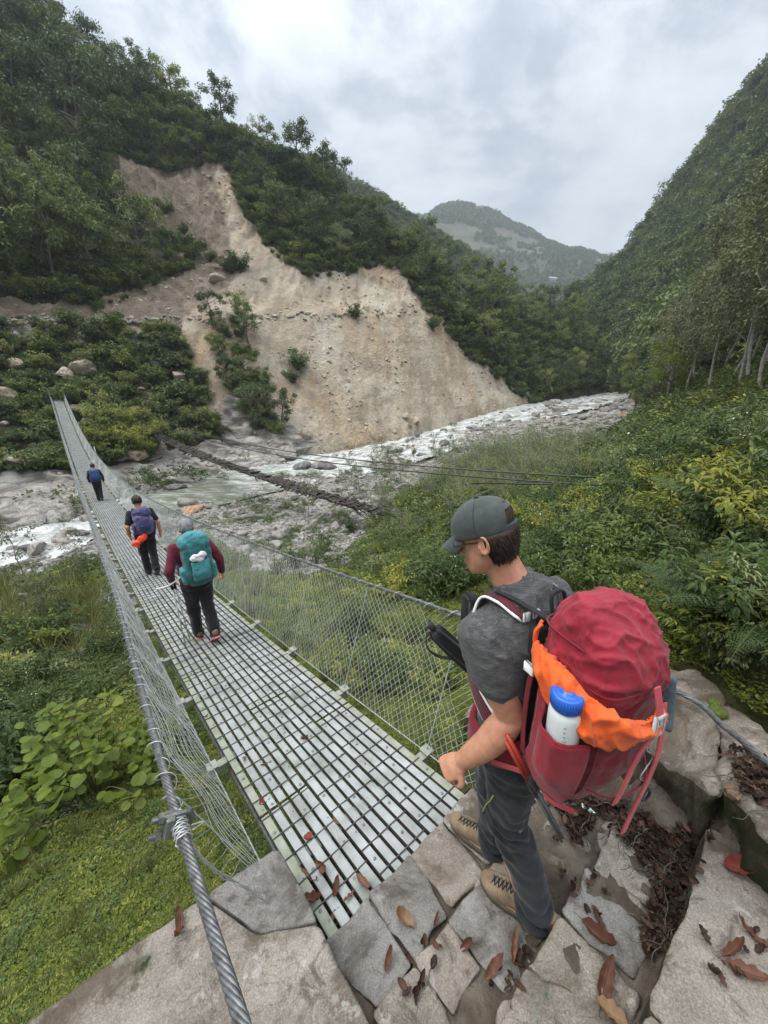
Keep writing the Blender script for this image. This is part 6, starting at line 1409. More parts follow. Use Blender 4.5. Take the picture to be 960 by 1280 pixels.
# bushes of the far bank
fbk = 'bushes on the bank below the landslide track'
for q, i in enumerate(pick(FB, 2.9, 95, 6)):
    k = random.randrange(4); st, lf, fl = SHF[k]
    put_tree('bank_bush', (st, lf), hs[i]-[0, 0, .25], random.uniform(.7, 1.45), random.uniform(0, 6.28), ['dark bush on the far bank beside the bridge landing', 'leafy green bush on the far bank beside the bridge landing'][k % 2], fbk, cat='bush', names=('stem', 'foliage'))
for q, i in enumerate(pick(FU, 3.5, 16, 7)):
    st, lf, fl = SHF[q % 4]
    put_tree('slope_bush', (st, lf), hs[i]-[0, 0, .2], random.uniform(.9, 1.5), q, 'pale bush clinging to the upper left of the landslide', 'bushes on the upper landslide', cat='bush', names=('stem', 'foliage'))
for (px, py, s, lb) in ((372, 462, 1.5, 'lone green bush on the tan scree in the middle of the slide'), (366, 478, 1.0, 'small bush just below the lone green bush on the scree'), (444, 398, 1.2, 'small bush at the upper rim of the pale scree'), (540, 412, 1.2, 'bush on the right rim of the slide scree'), (570, 425, 1.5, 'bush at the edge between scree and wooded spur'), (302, 340, 1.6, 'dark bush hanging beside a boulder on the middle of the slide')):
    p = bvh_d(px, py, HBVH); st, lf, fl = SHF[int(px) % 4]
    if p is not None: put_tree('slope_bush', (st, lf), p-[0, 0, .2], s, px, lb, None, cat='bush', names=('stem', 'foliage'))
# drooping bamboo by the bridge landing
BAM = shrub(3.2, 26, 181, lm_bright, 70, .42, .16, .9, 'dia', .6)
for (px, py, s) in ((128, 552, 1.1), (150, 560, 1.3), (172, 558, 1.2), (190, 548, 1.15), (140, 535, 1.2), (165, 530, 1.1), (185, 565, .95), (110, 560, .9)):
    p = bvh_d(px, py, HBVH)
    if p is not None: put_tree('bamboo', BAM[:2], p-[0, 0, .2], s, px, 'bright green drooping bamboo clump on the far bank right of the bridge', 'bamboo clumps on the far bank', cat='bamboo', names=('stem', 'foliage'))
# undergrowth between the trees
u = sample_patch(LH, 60000, 15, nb); ux, uy, ud_ = proj(u); ok = np.zeros(len(u), bool)
for p_ in (FL, FC, FS): ok |= inpoly(ux, uy, p_)
u1 = u[ok][:4200]; scatter('undergrowth', 'low scrub filling the ground under the trees beside the landslide', [s_[1] for s_ in SHF], u1-[0, 0, .2], rng.uniform(.6, 1.5, len(u1)), np.stack([0*u1[:, 0], 0*u1[:, 0], rng.uniform(0, 6.28, len(u1))], 1))
ok = inpoly(ux, uy, FB) | inpoly(ux, uy, FX); u1 = u[ok][:420]
scatter('bank_scrub', 'low scrub on the far bank between the bushes', [SH[2][1], SH[0][1]]+[s_[1] for s_ in SHF[:2]], u1-[0, 0, .1], rng.uniform(.35, .9, len(u1)), np.stack([0*u1[:, 0], 0*u1[:, 0], rng.uniform(0, 6.28, len(u1))], 1))
ok = np.zeros(len(u), bool)
for a_, b_ in zip(SLIDE, SLIDE[1:]):
    for q in np.linspace(0, 1, 12):
        cx_, cy_ = a_[0]*(1-q)+b_[0]*q, a_[1]*(1-q)+b_[1]*q
        if cy_ < 500 and cx_ > 100: ok |= (ux-cx_)**2+(uy-cy_)**2 < 90
u1 = u[ok & (rng.random(len(u)) < .5)][:700]; scatter('edge_scrub', 'low scrub along the ragged edge of the landslide', [s_[1] for s_ in SHF], u1-[0, 0, .15], rng.uniform(.3, .95, len(u1)), np.stack([0*u1[:, 0], 0*u1[:, 0], rng.uniform(0, 6.28, len(u1))], 1))
# far forests, each read as one mass
def forest(name, label, A, n, seed, s0, s1, vmax, cond=None):
    p = sample_patch(A, n, seed, vmax); x, y, d = proj(p); k = (d > 5) & (x > -250) & (x < 1200)
    if cond is not None: k &= cond(x, y, p)
    p = p[k]; s = rng.uniform(s0, s1, len(p)); scatter(name, label, FAR, p-np.stack([0*s, 0*s, 2.2*s], 1), s, np.stack([rng.normal(0, .1, len(p)), rng.normal(0, .1, len(p)), rng.uniform(0, 6.28, len(p))], 1))
forest('mountain_forest', 'dense forest covering the right hand mountain side', RH, 9000, 21, .5, 1.45, int(260*6.1/8))
forest('ridge_forest', 'green forest on the ridge behind the landslide spur', MR, 5200, 22, .55, .95, int(160*4.05/6))
forest('far_forest', 'patchy forest on the hazy far mountain', FM, 34000, 23, .45, .9, int(200*4.02/6), lambda x, y, p: fbm(p, 60, 4, 5)+np.clip((y-320)/120, -.12, .5) > -.22)
forest('shoulder_forest', 'forest on the high shoulder above the left trees', LM, 2500, 24, .7, 1.2, int(90*3.05/5))
for q, (px, py) in enumerate(((955, 92), (936, 120), (918, 140), (902, 166), (884, 190), (868, 212), (852, 236), (838, 256), (822, 282), (806, 306), (790, 328), (772, 346), (752, 364), (734, 378))):
    p = ghit(px+6, py+14, patch_bvh_(RH)) if False else at_d(px+4, py+30, [278, 285, 290, 294, 300, 306, 309, 312, 318, 322, 318, 312, 306, 300][q])
    put_tree('ridge_tree', (TD+TM)[q % 7], p-[0, 0, 4], random.uniform(.6, 1.1), q, 'big tree breaking the skyline of the right hand mountain', 'skyline trees of the right mountain')
# ------------------------------------------------------------------ right bank trees
def gz(p): p = np.array(p, float); p[2] = float(ground_z(p[:2][None])[0]); return p
AL = [(812, 512, 62, .80), (832, 510, 60, .9), (856, 506, 54, .92), (880, 512, 47, 1.0), (898, 505, 52, 1.08), (914, 512, 43, 1.0), (932, 505, 46, 1.12), (948, 512, 40, 1.05), (965, 508, 44, 1.2), (985, 520, 38, 1.1), (870, 500, 66, 1.1), (905, 498, 62, 1.25), (940, 498, 58, 1.35), (1010, 505, 45, 1.3), (842, 500, 70, 1.0), (960, 500, 64, 1.5), (1000, 500, 58, 1.5), (925, 497, 72, 1.45)]
for q, (px, py, d_, s) in enumerate(AL):
    put_tree('alder_tree', TA[q % 4], gz(at_d(px, py, d_))-[0, 0, .3], s, q*1.7, 'slender grey stemmed tree with thin olive leaves on the right bank', 'slender trees on the right bank', (random.uniform(-.03, .03), random.uniform(-.05, .02)))
put_tree('alder_tree', TY, gz(at_d(836, 505, 56))-[0, 0, .2], .95, 1, 'small yellow green tree beside the white boulder river bed', None)
for q, (px, d_, s) in enumerate(((800, 95, .9), (790, 120, 1.0), (812, 85, .8), (826, 80, .85), (850, 82, 1.0), (775, 150, 1.1))):
    put_tree('river_tree', (TM+TD)[q], gz(at_d(px, 480, d_))-[0, 0, .3], s*.8, q, 'bushy tree on the right bank where the river bed bends away', 'bushy trees at the bend of the river', cat='tree')
# ------------------------------------------------------------------ stones
m_rock = stonemat('river_rock', (.15, .14, .125), (.28, .265, .24), (.44, .42, .39), .35, 0, 1.2)
m_rock_d = stonemat('dark_rock', (.08, .078, .072), (.16, .155, .145), (.26, .25, .235), .3, 0, 1.2)
m_rock_t = stonemat('tan_rock', (.27, .215, .155), (.42, .35, .275), (.55, .49, .41), .2, 0, .6)
m_rock_o = stonemat('rusty_rock', (.30, .16, .09), (.42, .25, .15), (.50, .36, .25), .2, 0, 1.5)
RK_ = [rockmesh(i, .62+.06*(i % 3), .35, 3, m_rock) for i in range(5)]; RD_ = [rockmesh(20+i, .55, .35, 3, m_rock_d) for i in range(3)]; RT_ = [rockmesh(30+i, .75, .25, 3, m_rock_t) for i in range(4)]; RO_ = rockmesh(40, .5, .4, 3, m_rock_o)
def put_rock(me, loc, s, rz, label, group=None, tilt=None):
    o = link('boulder', me, None, loc, rz); o.scale = (s, s*random.uniform(.75, 1.1), s); t = tilt or (random.uniform(-.25, .25), random.uniform(-.25, .25)); o.rotation_euler = (t[0], t[1], rz); return tag(o, label, 'boulder', group)
named = [(700, 487, 5.5, RD_[0], 'big dark flat boulder in the middle of the upstream river bed'), (786, 492, 5.0, RD_[1], 'dark slab boulder at the bend where the river bed narrows'), (781, 522, 2.6, RO_, 'orange brown boulder in the upper river bed'), (243, 639, 2.4, RO_, 'rusty orange boulder at the water edge right of the bridge'), (352, 668, 1.5, RK_[0], 'pale rounded boulder on the gravel bar beyond the right net'), (325, 648, 1.3, RK_[1], 'smaller pale boulder behind the rounded one on the gravel bar'), (305, 690, 1.2, RK_[2], 'low pale boulder on the gravel bar next to the bridge'), (435, 708, 1.5, RK_[3], 'grey boulder half under bushes below the old bridge end'), (452, 660, 1.4, RK_[4], 'boulder right under the end of the old wooden bridge'), (110, 800, 1.7, RD_[2], 'grey angular boulder on the left bank below the bridge'), (100, 826, .9, RK_[2], 'pale boulder lying in front of the grey angular one on left bank'), (135, 835, .7, RD_[0], 'small dark stone beside the bridge net on the left bank'), (150, 828, .7, RD_[1], 'dark upright stone nearest to the bridge net on left bank'), (15, 835, .9, RD_[2], 'dark flat stone at the left edge of the left bank'), (25, 760, 1.6, RK_[0], 'pale boulder at the left edge above the brown grass'), (60, 745, 1.2, RK_[1], 'pale boulder left of the small bare sapling'), (66, 745, .9, RK_[3], 'grey stone at the foot of the small bare sapling')]
for px, py, s, me, lb in named:
    p = ghit(px, py)
    if p is not None: put_rock(me, p+[0, 0, .05*s], s, px*.37, lb)
for px, py, s, lb in ((271, 351, 3.2, 'pale boulder resting on the middle of the slide'), (330, 350, 1.6, 'grey boulder below the pale one on the slide'), (520, 527, 2.0, 'tan block at the foot of the slide'), (505, 520, 1.6, 'orange tan block among the debris cone'), (380, 545, 3.0, 'boulder at the toe of the slide beside the river'), (105, 462, 3.4, 'broken pale outcrop above the bridge landing'), (80, 470, 2.6, 'tan outcrop left above the bridge landing'), (92, 512, 1.8, 'sandy rock under the bridge landing')):
    p = ghit(px, py, HBVH)
    if p is not None: put_rock(random.choice(RT_), p+[0, 0, .05*s], s, px, lb)
# the bedrock slabs along the far water edge
for q, (px, py, sx_, sy_, sz_) in enumerate(((20, 628, 9, 5, 3.2), (70, 622, 8, 5, 3.0), (55, 648, 7, 4, 2.0), (-40, 640, 9, 5, 3), (170, 596, 7, 4, 3.0), (205, 588, 8, 5, 3.4), (240, 590, 6, 4, 2.4), (300, 560, 6, 4, 3), (335, 570, 6, 4, 2.6), (355, 555, 5, 4, 2.6), (20, 605, 7, 4, 2.2))):
    p = ghit(px, py, HBVH)
    if p is None: continue
    o = put_rock(rockmesh(60+q, .8, .25, 4, m_ledge if False else m_rock), p-[0, 0, .9], 1, .5, 'banded pale bedrock slab at the far water edge', 'bedrock slabs along the far water edge', (.12, -.22)); o.name = 'bedrock_slab'; o.scale = (sx_, sy_, sz_); o.rotation_euler.z = 2.4+random.uniform(-.3, .3); o['category'] = 'rock'
# boulders of the river bed: the largest one by one, the rest as one mass of stones
r8 = np.random.default_rng(88); BX = []
RB = [(-40, 735), (20, 725), (100, 702), (150, 664), (265, 632), (372, 608), (545, 568), (640, 533), (715, 516), (760, 500), (815, 472), (830, 485), (820, 520), (760, 562), (700, 575), (640, 578), (570, 600), (500, 632), (440, 690), (380, 720), (300, 690), (200, 650), (120, 745), (40, 740)]
cand = []
while len(cand) < 900:
    px, py = r8.uniform(-40, 830), r8.uniform(468, 750)
    if not inpoly(np.array([px]), np.array([py]), RB)[0]: continue
    p = ghit(px, py)
    if p is not None: cand.append(p)
cand = np.array(cand); k = thin(cand, 1.3, 90)
for i in k:
    d_ = np.linalg.norm(cand[i][:2]); s = r8.uniform(.35, 1.0)**1.6*(1.0+d_/60); me = RK_[r8.integers(5)] if r8.random() < .8 else RD_[r8.integers(3)]
    put_rock(me, cand[i]+[0, 0, .08*s], s, r8.uniform(0, 6.28), 'pale grey boulder among many in the stony river bed' if me in RK_ else 'darker boulder among many in the stony river bed', 'boulders of the river bed')
RBU = [(690, 520), (740, 496), (800, 474), (832, 470), (836, 490), (812, 528), (765, 562), (715, 566), (690, 560)]
cu = []
while len(cu) < 420:
    px, py = r8.uniform(680, 845), r8.uniform(464, 572)
    if inpoly(np.array([px]), np.array([py]), RBU)[0]:
        p = ghit(px, py)
        if p is not None: cu.append(p)
cu = np.array(cu)
for i in thin(cu, 2.4, 66):
    me = RK_[r8.integers(5)] if r8.random() < .85 else RD_[r8.integers(3)]
    put_rock(me, cu[i]+[0, 0, .2], r8.uniform(.9, 1)*(1.0+np.linalg.norm(cu[i][:2])/70)*r8.uniform(.6, 1.5), r8.uniform(0, 6.28), 'white boulder in the jumbled upstream river bed' if me in RK_ else 'dark boulder in the jumbled upstream river bed', 'boulders of the upstream river bed')
# outcrops among the bushes under the track
for i in pick(FB, 4.0, 18, 31): put_rock(RT_[r8.integers(4)], hs[i]+[0, 0, .1], r8.uniform(.8, 2.6), r8.uniform(0, 6.28), 'tan rock showing between the bushes above the bridge landing', 'rocks between the far bank bushes')
# stones breaking the rapids
q = []
for i in range(56):
    a = r8.uniform(.06, .97); b_ = r8.uniform(-.1, 1.0); i0 = int(a*899); p = fe[i0]*(1-b_)+ne[i0]*b_; s = r8.uniform(.5, 1.6)*(1+i0/900*1.3)
    put_rock(RK_[r8.integers(5)] if r8.random() < .65 else RD_[r8.integers(3)], p+[0, 0, .12*s], s, r8.uniform(0, 6.28), 'wet boulder standing in the white water of the river', 'boulders in the rapids')
st = []
while len(st) < 15000:
    n_ = 4000; ii = r8.integers(0, 899, n_); bb = r8.uniform(-.05, 1.0, n_); w_ = r8.random(n_)
    px, py = r8.uniform(-60, 840, n_), r8.uniform(466, 770, n_); m_ = inpoly(px, py, GRAV)
    for x, y in zip(px[m_], py[m_]):
        p = ghit(x, y)
        if p is not None: st.append(p)
st = np.array(st); dd = np.linalg.norm(st[:, :2], axis=1); s = (r8.random(len(st))**2.6*.62+.10)*(.40+dd/60)
scatter('river_stones', 'cobbles and small boulders covering the river bed', RK_+RD_[:1], st, s, np.stack([r8.uniform(-.4, .4, len(st)), r8.uniform(-.4, .4, len(st)), r8.uniform(0, 6.28, len(st))], 1))
sl = sample_patch(LH, 80000, 25, nb); sx2, sy2, sd2 = proj(sl); dn = fbm(sl*[1, .5, .4], 9, 4, 55); k = (inpoly(sx2, sy2, SLIDE) & (rng.random(len(sl)) < np.clip(.18+dn*1.5, .03, 1))) | (inpoly(sx2, sy2, ROCKS) & (rng.random(len(sl)) < .3)); sl = sl[k][:15000]
s = rng.random(len(sl))**13*.8+.045
scatter('slide_rubble', 'loose tan rubble strewn over the landslide', RT_, sl, s, rng.uniform(-.6, .6, (len(sl), 3))+np.stack([0*s, 0*s, rng.uniform(0, 6, len(s))], 1))
k = rng.random(len(sl)) < .0
tr_ = []
while len(tr_) < 420:
    x = rng.uniform(-30, 520); y = float(np.interp(x, [0, 200, 300, 400, 520], [402, 402, 396, 396, 388]))+rng.normal(0, 2.2); p = ghit(x, y, HBVH)
    if p is not None: tr_.append(p)
tr_ = np.array(tr_); s = rng.random(len(tr_))**3*1.0+.15
scatter('track_rubble', 'pale broken stones along the edge of the track cut across the slide', RT_[:2]+RK_[:2], tr_, s, rng.uniform(-.5, .5, (len(tr_), 3))+np.stack([0*s, 0*s, rng.uniform(0, 6, len(s))], 1))
# pale stone row along the track edge
for i in range(26):
    px = r8.uniform(-10, 215); p = ghit(px, 401+r8.uniform(-3, 4), HBVH)
    if p is not None: put_rock(RK_[r8.integers(5)], p+[0, 0, .1], r8.uniform(.5, 1.3), r8.uniform(0, 6), 'pale block lining the outer edge of the track above the bridge', 'blocks along the track edge')
# ------------------------------------------------------------------ near bank plants
mk = np.random.default_rng(99)
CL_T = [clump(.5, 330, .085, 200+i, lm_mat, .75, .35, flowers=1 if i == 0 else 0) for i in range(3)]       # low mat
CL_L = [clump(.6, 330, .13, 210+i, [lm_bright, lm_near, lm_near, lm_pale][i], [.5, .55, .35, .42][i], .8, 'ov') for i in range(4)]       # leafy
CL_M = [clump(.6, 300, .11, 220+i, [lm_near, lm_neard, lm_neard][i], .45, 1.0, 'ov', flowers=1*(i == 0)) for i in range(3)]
CL_G = [tuft(.9, 80, 230+i, lm_grass, .022) for i in range(2)]
n = 23000; th_ = mk.uniform(-1.3, 1.15, n); lr_ = mk.uniform(math.log(.9), math.log(75), n); r_ = np.exp(lr_)
xy = np.stack([np.sin(th_)*r_, np.cos(th_)*r_], 1); z = ground_z(xy); P = np.concatenate([xy, z[:, None]], 1); px, py, D = proj(P)
l = xy-B0[:2]; s_ = l @ BD[:2]; t_ = l @ BN[:2]
ok = (D > .5) & ~(inpoly(px, py, GRAV) & (D > 8)) & ~((t_ > -.45) & (t_ < np.where(s_ > -.2, 1.3, 1.72)) & (s_ < .55) & (s_ > -3.4)) & ~((t_ > -2.6) & (t_ <= -.45) & (s_ < .52) & (s_ > -2.2))
ok &= (z < 6) & ~((seg_dist(xy, RC) < 4.5) & (r_ > 25))
P, xy, r_, px, py, t_, s_ = P[ok], xy[ok], r_[ok], px[ok], py[ok], t_[ok], s_[ok]
zone = fbm(np.concatenate([xy, 0*xy[:, :1]], 1), 3.5, 3, 44)
mat_ = ((px < 300) & (py > 880) & (zone > -.55)) | ((t_ > -.3) & (px < 640) & (py > 720)) | ((px > 800) & (py > 740) & (zone > -.2))
brown = (px < 150) & (py > 735) & (py < 830)
sc = .055*r_*mk.uniform(.75, 1.35, len(r_))+.06
def sca(name, label, pr, m_, k=1.0):
    q = P[m_]; s = sc[m_]*k; scatter(name, label, pr, q-np.stack([0*s, 0*s, .06*s], 1), s, np.stack([mk.normal(0, .12, len(q)), mk.normal(0, .12, len(q)), mk.uniform(0, 6.28, len(q))], 1))
rnd = mk.random(len(P))
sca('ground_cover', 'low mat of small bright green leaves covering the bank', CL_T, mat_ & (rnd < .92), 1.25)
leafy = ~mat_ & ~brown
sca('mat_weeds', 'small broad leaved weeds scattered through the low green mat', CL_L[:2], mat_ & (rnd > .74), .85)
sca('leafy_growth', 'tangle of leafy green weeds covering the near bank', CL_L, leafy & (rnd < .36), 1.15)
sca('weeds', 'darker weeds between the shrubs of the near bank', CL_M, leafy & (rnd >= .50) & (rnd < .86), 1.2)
sca('grass', 'tufts of long grass on the near bank', CL_G, (brown & (rnd < .7)) | (~brown & (rnd > .955)), 1.1)
# ---- single shrubs, ferns and plants
SB1 = [shrub(1.5, 20, 240+i, [lm_bright, lm_near, lm_neard, lm_near, lm_pale][i], 52, [.15, .11, .14, .19, .12][i], [.34, .30, .40, .36, .28][i], .65, 'ov', .35, flowers=3*(i == 1)) for i in range(5)]
SB2 = [shrub(2.4, 18, 250+i, lm_pale, 60, .13, .22, .7, 'dia', .3, m_bark_p) for i in range(2)]        # willowy thin
SB3 = [shrub(1.8, 14, 260+i, lm_neard, 40, .20, .42, .7, 'ov', .4) for i in range(2)]
SBL = shrub(1.2, 16, 270, lm_yell, 16, .13, .95, 1.0, 'rd', -.05, bare=.45)
FE_ = [fern(1.25, 11, 280+i, lm_near if i else lm_neard) for i in range(2)]
SBD = shrub(1.3, 16, 290, lm_dry, 60, .07, .5, .35, 'dia', .2, m_bark)
SAP = [tree(3.2, 8, .20, .35, .97, 295+i, lm_olive, m_bark_p, 20, .12, .055, .8, 4, .2, .45, gapf=.2, tk=.4) for i in range(3)]
def shrub_at(name, pr, px, py, s, label, group=None, cat='shrub', sink=.05):
    p = ghit(px, py)
    if p is None: return
    put_tree(name, pr, p-[0, 0, sink], s, mk.uniform(0, 6.28), label, group, (mk.normal(0, .06), mk.normal(0, .06)), cat, ('stem', 'foliage', 'flower'))
single = [('big_leaf_plant', SBL, 122, 1000, 1.05, 'plant with large round yellow green leaves below the left handrail', 'plant'), ('big_leaf_plant', SBL, 66, 985, .85, 'smaller round leaved plant left of the large one below the handrail', 'plant'), ('big_leaf_plant', SBL, 158, 975, .8, 'round leaved plant between the large one and the bridge net', 'plant'),
 ('fern', FE_[0], 868, 745, .80, 'large arching fern right above the red backpack', 'fern'), ('fern', FE_[0], 905, 700, .75, 'fern behind the large arching one on the right slope', 'fern'), ('fern', FE_[1], 940, 640, 1.3, 'tall feathery fern at the right edge of the bank', 'fern'), ('fern', FE_[1], 895, 630, 1.15, 'feathery fern left of the tall one on the right bank', 'fern'), ('fern', FE_[1], 655, 690, .85, 'bright fern right of the man in the grey green cap', 'fern'), ('fern', FE_[0], 820, 790, .5, 'small fern at the foot of the large arching one', 'fern'), ('fern', FE_[0], 960, 770, .6, 'fern at the right edge above the stone wall', 'fern'),
 ('rusty_plant', SBD, 738, 705, .75, 'rust brown dead looking plant among green weeds', 'plant'), ('rusty_plant', SBD, 830, 772, .28, 'small rusty seed head beside the red backpack lid', 'plant'), ('rusty_plant', SBD, 560, 605, 1.4, 'brown reddish scrub behind the old bridge end', 'plant'),
 ('sapling', SAP[0], 28, 735, 1.25, 'thin leaning sapling at the left edge beside the river', 'sapling'), ('sapling', SAP[1], 56, 790, .8, 'small bare sapling standing in brown grass on the left bank', 'sapling'), ('sapling', SAP[2], 110, 735, 1.0, 'leafy sapling against the white water left of the bridge', 'sapling')]
for nm, pr, px, py, s, lb, ct in single: shrub_at(nm, pr, px, py, s, lb, None, ct)
for px, py, s in ((440, 610, 1.4), (470, 600, 1.5), (488, 605, 1.3), (520, 590, 1.6), (545, 590, 1.4), (500, 615, 1.3), (425, 640, 1.2), (385, 655, 1.2), (560, 575, 1.5), (478, 625, 1.1)):
    shrub_at('sapling', SAP[int(px) % 3], px, py, s, 'thin twiggy sapling on the gravel in front of the river', 'twiggy saplings on the gravel bar', 'sapling')
for px, py, s in ((590, 590, 1.5), (625, 580, 1.6), (660, 572, 1.5), (690, 575, 1.2), (640, 610, 1.5), (600, 625, 1.3), (570, 620, 1.3), (680, 600, 1.2), (715, 570, 1.2)):
    shrub_at('willow_bush', SB2[int(px) % 2], px, py, s, 'pale thin leaved bush in front of the river bend', 'pale thin leaved bushes by the river', 'bush')
for px, py, s in ((395, 705, .85), (372, 712, .8), (420, 712, .75), (350, 720, .6), (405, 690, .9)):
    shrub_at('dark_bush', SB3[int(px) % 2], px, py, s, 'dark bush between boulders under the old bridge', 'dark bushes on the gravel bar', 'bush')
for q, (px, py, s) in enumerate(((572, 598, 2.0), (595, 590, 2.5), (615, 598, 2.2), (632, 585, 2.6), (650, 592, 2.3), (668, 582, 2.5), (686, 590, 2.2), (702, 580, 2.3), (722, 578, 2.0), (640, 612, 1.9), (600, 618, 1.8), (555, 612, 1.7), (675, 610, 1.9), (538, 628, 1.6), (742, 576, 1.7))):
    shrub_at('willow_bush', SB2[q % 2], px, py, s*.85, 'tall pale feathery bush in front of the river bend', 'tall pale bushes by the river bend', 'bush')
ZN = [([(420, 660), (540, 592), (640, 560), (742, 552), (765, 600), (620, 645), (500, 690)], 44, 'pale_bush', SB2+SB1[:2]+SB1[4:], (.8, 1.5), 'tall loose bush on the bank edge in front of the stony river bed', 'loose bushes along the bank edge'),
 ([(470, 700), (560, 650), (640, 640), (760, 640), (860, 600), (960, 560), (960, 700), (830, 720), (700, 760), (600, 760), (520, 760)], 85, 'shrub', SB1+SB3, (.4, 1.0), 'green leafy shrub on the near bank behind the man and red backpack', 'leafy shrubs of the right near bank'),
 ([(430, 660), (560, 640), (600, 700), (560, 790), (470, 745)], 26, 'shrub', SB1, (.45, .95), 'bright shrub between the right net and the man', 'bright shrubs beyond the right net'),
 ([(720, 560), (860, 520), (960, 520), (960, 600), (860, 640), (760, 640), (700, 620)], 44, 'shrub', SB1+SB3, (.45, 1.0), 'leafy shrub on the right bank below the slender trees', 'shrubs below the slender trees'),
 ([(0, 870), (60, 860), (50, 960), (20, 1040), (0, 1050)], 14, 'shrub', SB3+SB1[1:3], (.35, .7), 'dark leafy shrub on the left bank below the bridge', 'dark shrubs on the left bank'),
 ([(60, 715), (140, 715), (160, 760), (150, 830), (60, 850), (0, 800), (0, 770)], 24, 'shrub', SB1+SB3, (.4, .95), 'low green bush on the left bank near the river', 'bushes of the left river bank'),
 ([(330, 800), (420, 760), (560, 800), (570, 880), (480, 880)], 18, 'shrub', SB1, (.3, .65), 'small green shrub seen through the right hand net', 'shrubs seen through the net'),
 ([(840, 760), (960, 740), (960, 850), (850, 830)], 12, 'shrub', SB1, (.22, .4), 'small weed shrub on the slope above the stone wall', 'weed shrubs above the stone wall')]
for poly, n_, nm, prs, (a_, b_), lb, gp_ in ZN:
    x0_, x1_ = min(p[0] for p in poly), max(p[0] for p in poly); y0_, y1_ = min(p[1] for p in poly), max(p[1] for p in poly); c_ = 0
    while c_ < n_:
        x, y = mk.uniform(x0_, x1_), mk.uniform(y0_, y1_)
        if inpoly(np.array([x]), np.array([y]), poly)[0]: shrub_at(nm, prs[mk.integers(len(prs))], x, y, mk.uniform(a_, b_), lb, gp_); c_ += 1

# thin weeds standing on the gravel
q = st[mk.random(len(st)) < .11]; fz = (fbm(q, 6, 3, 12) > -.02) & (np.linalg.norm(q[:, :2], axis=1) < 62); q = q[fz]; dq = np.linalg.norm(q[:, :2], axis=1)
scatter('gravel_weeds', 'thin weeds growing between the stones of the gravel bar', CL_M, q-[0, 0, .05], (.022*dq+.1)*mk.uniform(.5, 1.3, len(q)), np.stack([0*dq, 0*dq, mk.uniform(0, 6.28, len(q))], 1))
# ------------------------------------------------------------------ the broken footbridge upstream
m_plank = pm('weathered_plank', (.020, .016, .013), (.050, .041, .034), 3, .95, .6, 20, 0, (.10, .088, .075), .02, .2, 'World')
A0 = at_d(178, 533, 63); A1 = at_d(527, 652, 23.5); A1[2] = max(A1[2], float(ground_z(A1[:2][None])[0])+.25)
old = thing('collapsed_footbridge', 'old sagging wooden footbridge with jumbled dark planks hanging over the river', 'bridge', tuple(A1))
uo = np.linspace(0, 1, 170); CO = A0+(A1-A0)*uo[:, None]; CO[:, 2] -= 1.05*4*uo*(1-uo)*(1+.15*np.sin(uo*7)); CO[:, 2] += .05*rng.normal(size=170); so_ = unit(np.cross(A1-A0, [0, 0, 1]))
mb = MB(); dl = unit(A1-A0)
for i in range(170):
    roll = .45*math.sin(i*.09)+rng.normal(0, .16); yaw = rng.normal(0, .18); x = so_*math.cos(yaw)+dl*math.sin(yaw); x = unit(x+np.array([0, 0, roll*.5])); y = unit(dl-x*(dl @ x)); z = np.cross(x, y)
    mb.box(CO[i]+so_*rng.normal(0, .08)+np.array([0, 0, rng.normal(0, .05)]), rng.uniform(.50, .72), rng.uniform(.10, .17), .03, [x, y, z], 0, .004)
for i in range(110):
    k = rng.integers(4, 165); d = unit(dl+rng.normal(0, .12, 3)); mb.tube([CO[k]+so_*rng.normal(0, .25)-d*rng.uniform(.5, 1.6), CO[k]+so_*rng.normal(0, .25)+d*rng.uniform(.5, 1.6)-[0, 0, rng.uniform(0, .5)]], .045, 4)
mb.grid(np.stack([CO-so_*.5-[0, 0, .05], CO-so_*.15-[0, 0, .09], CO+so_*.15-[0, 0, .09], CO+so_*.5-[0, 0, .05]], 1))
part(mb, 'plank_deck', m_plank, old, smooth=False)
for t in (-.55, .55): part(MB().tube(CO+so_*t+[0, 0, .05], .045, 6), 'deck_cable', m_rod, old)
B1 = at_d(744, 606, 15.5)
for off_, dz in ((0, 0), (0, .55)):
    C0 = at_d(188, 525, 63)+[0, 0, dz*1.2]; uu_ = np.linspace(0, 1, 80); P = C0+(B1+[0, 0, dz*.5]-C0)*uu_[:, None]; P[:, 2] -= 1.35*4*uu_*(1-uu_)
    part(MB().tube(P, .035, 5), 'hand_cable', m_rod, old)
b2 = at_d(590, 604, 18.5); part(MB().tube([b2, B1+(B1-b2)*.02], .035, 8), 'anchor_pipe', m_rod, old)
for k in range(9):
    i = 20+k*14; part(MB().tube([CO[i], CO[i]+[0, 0, .9]+so_*.3], .008, 4), 'hanger', m_rod, old) if k % 2 == 0 else None
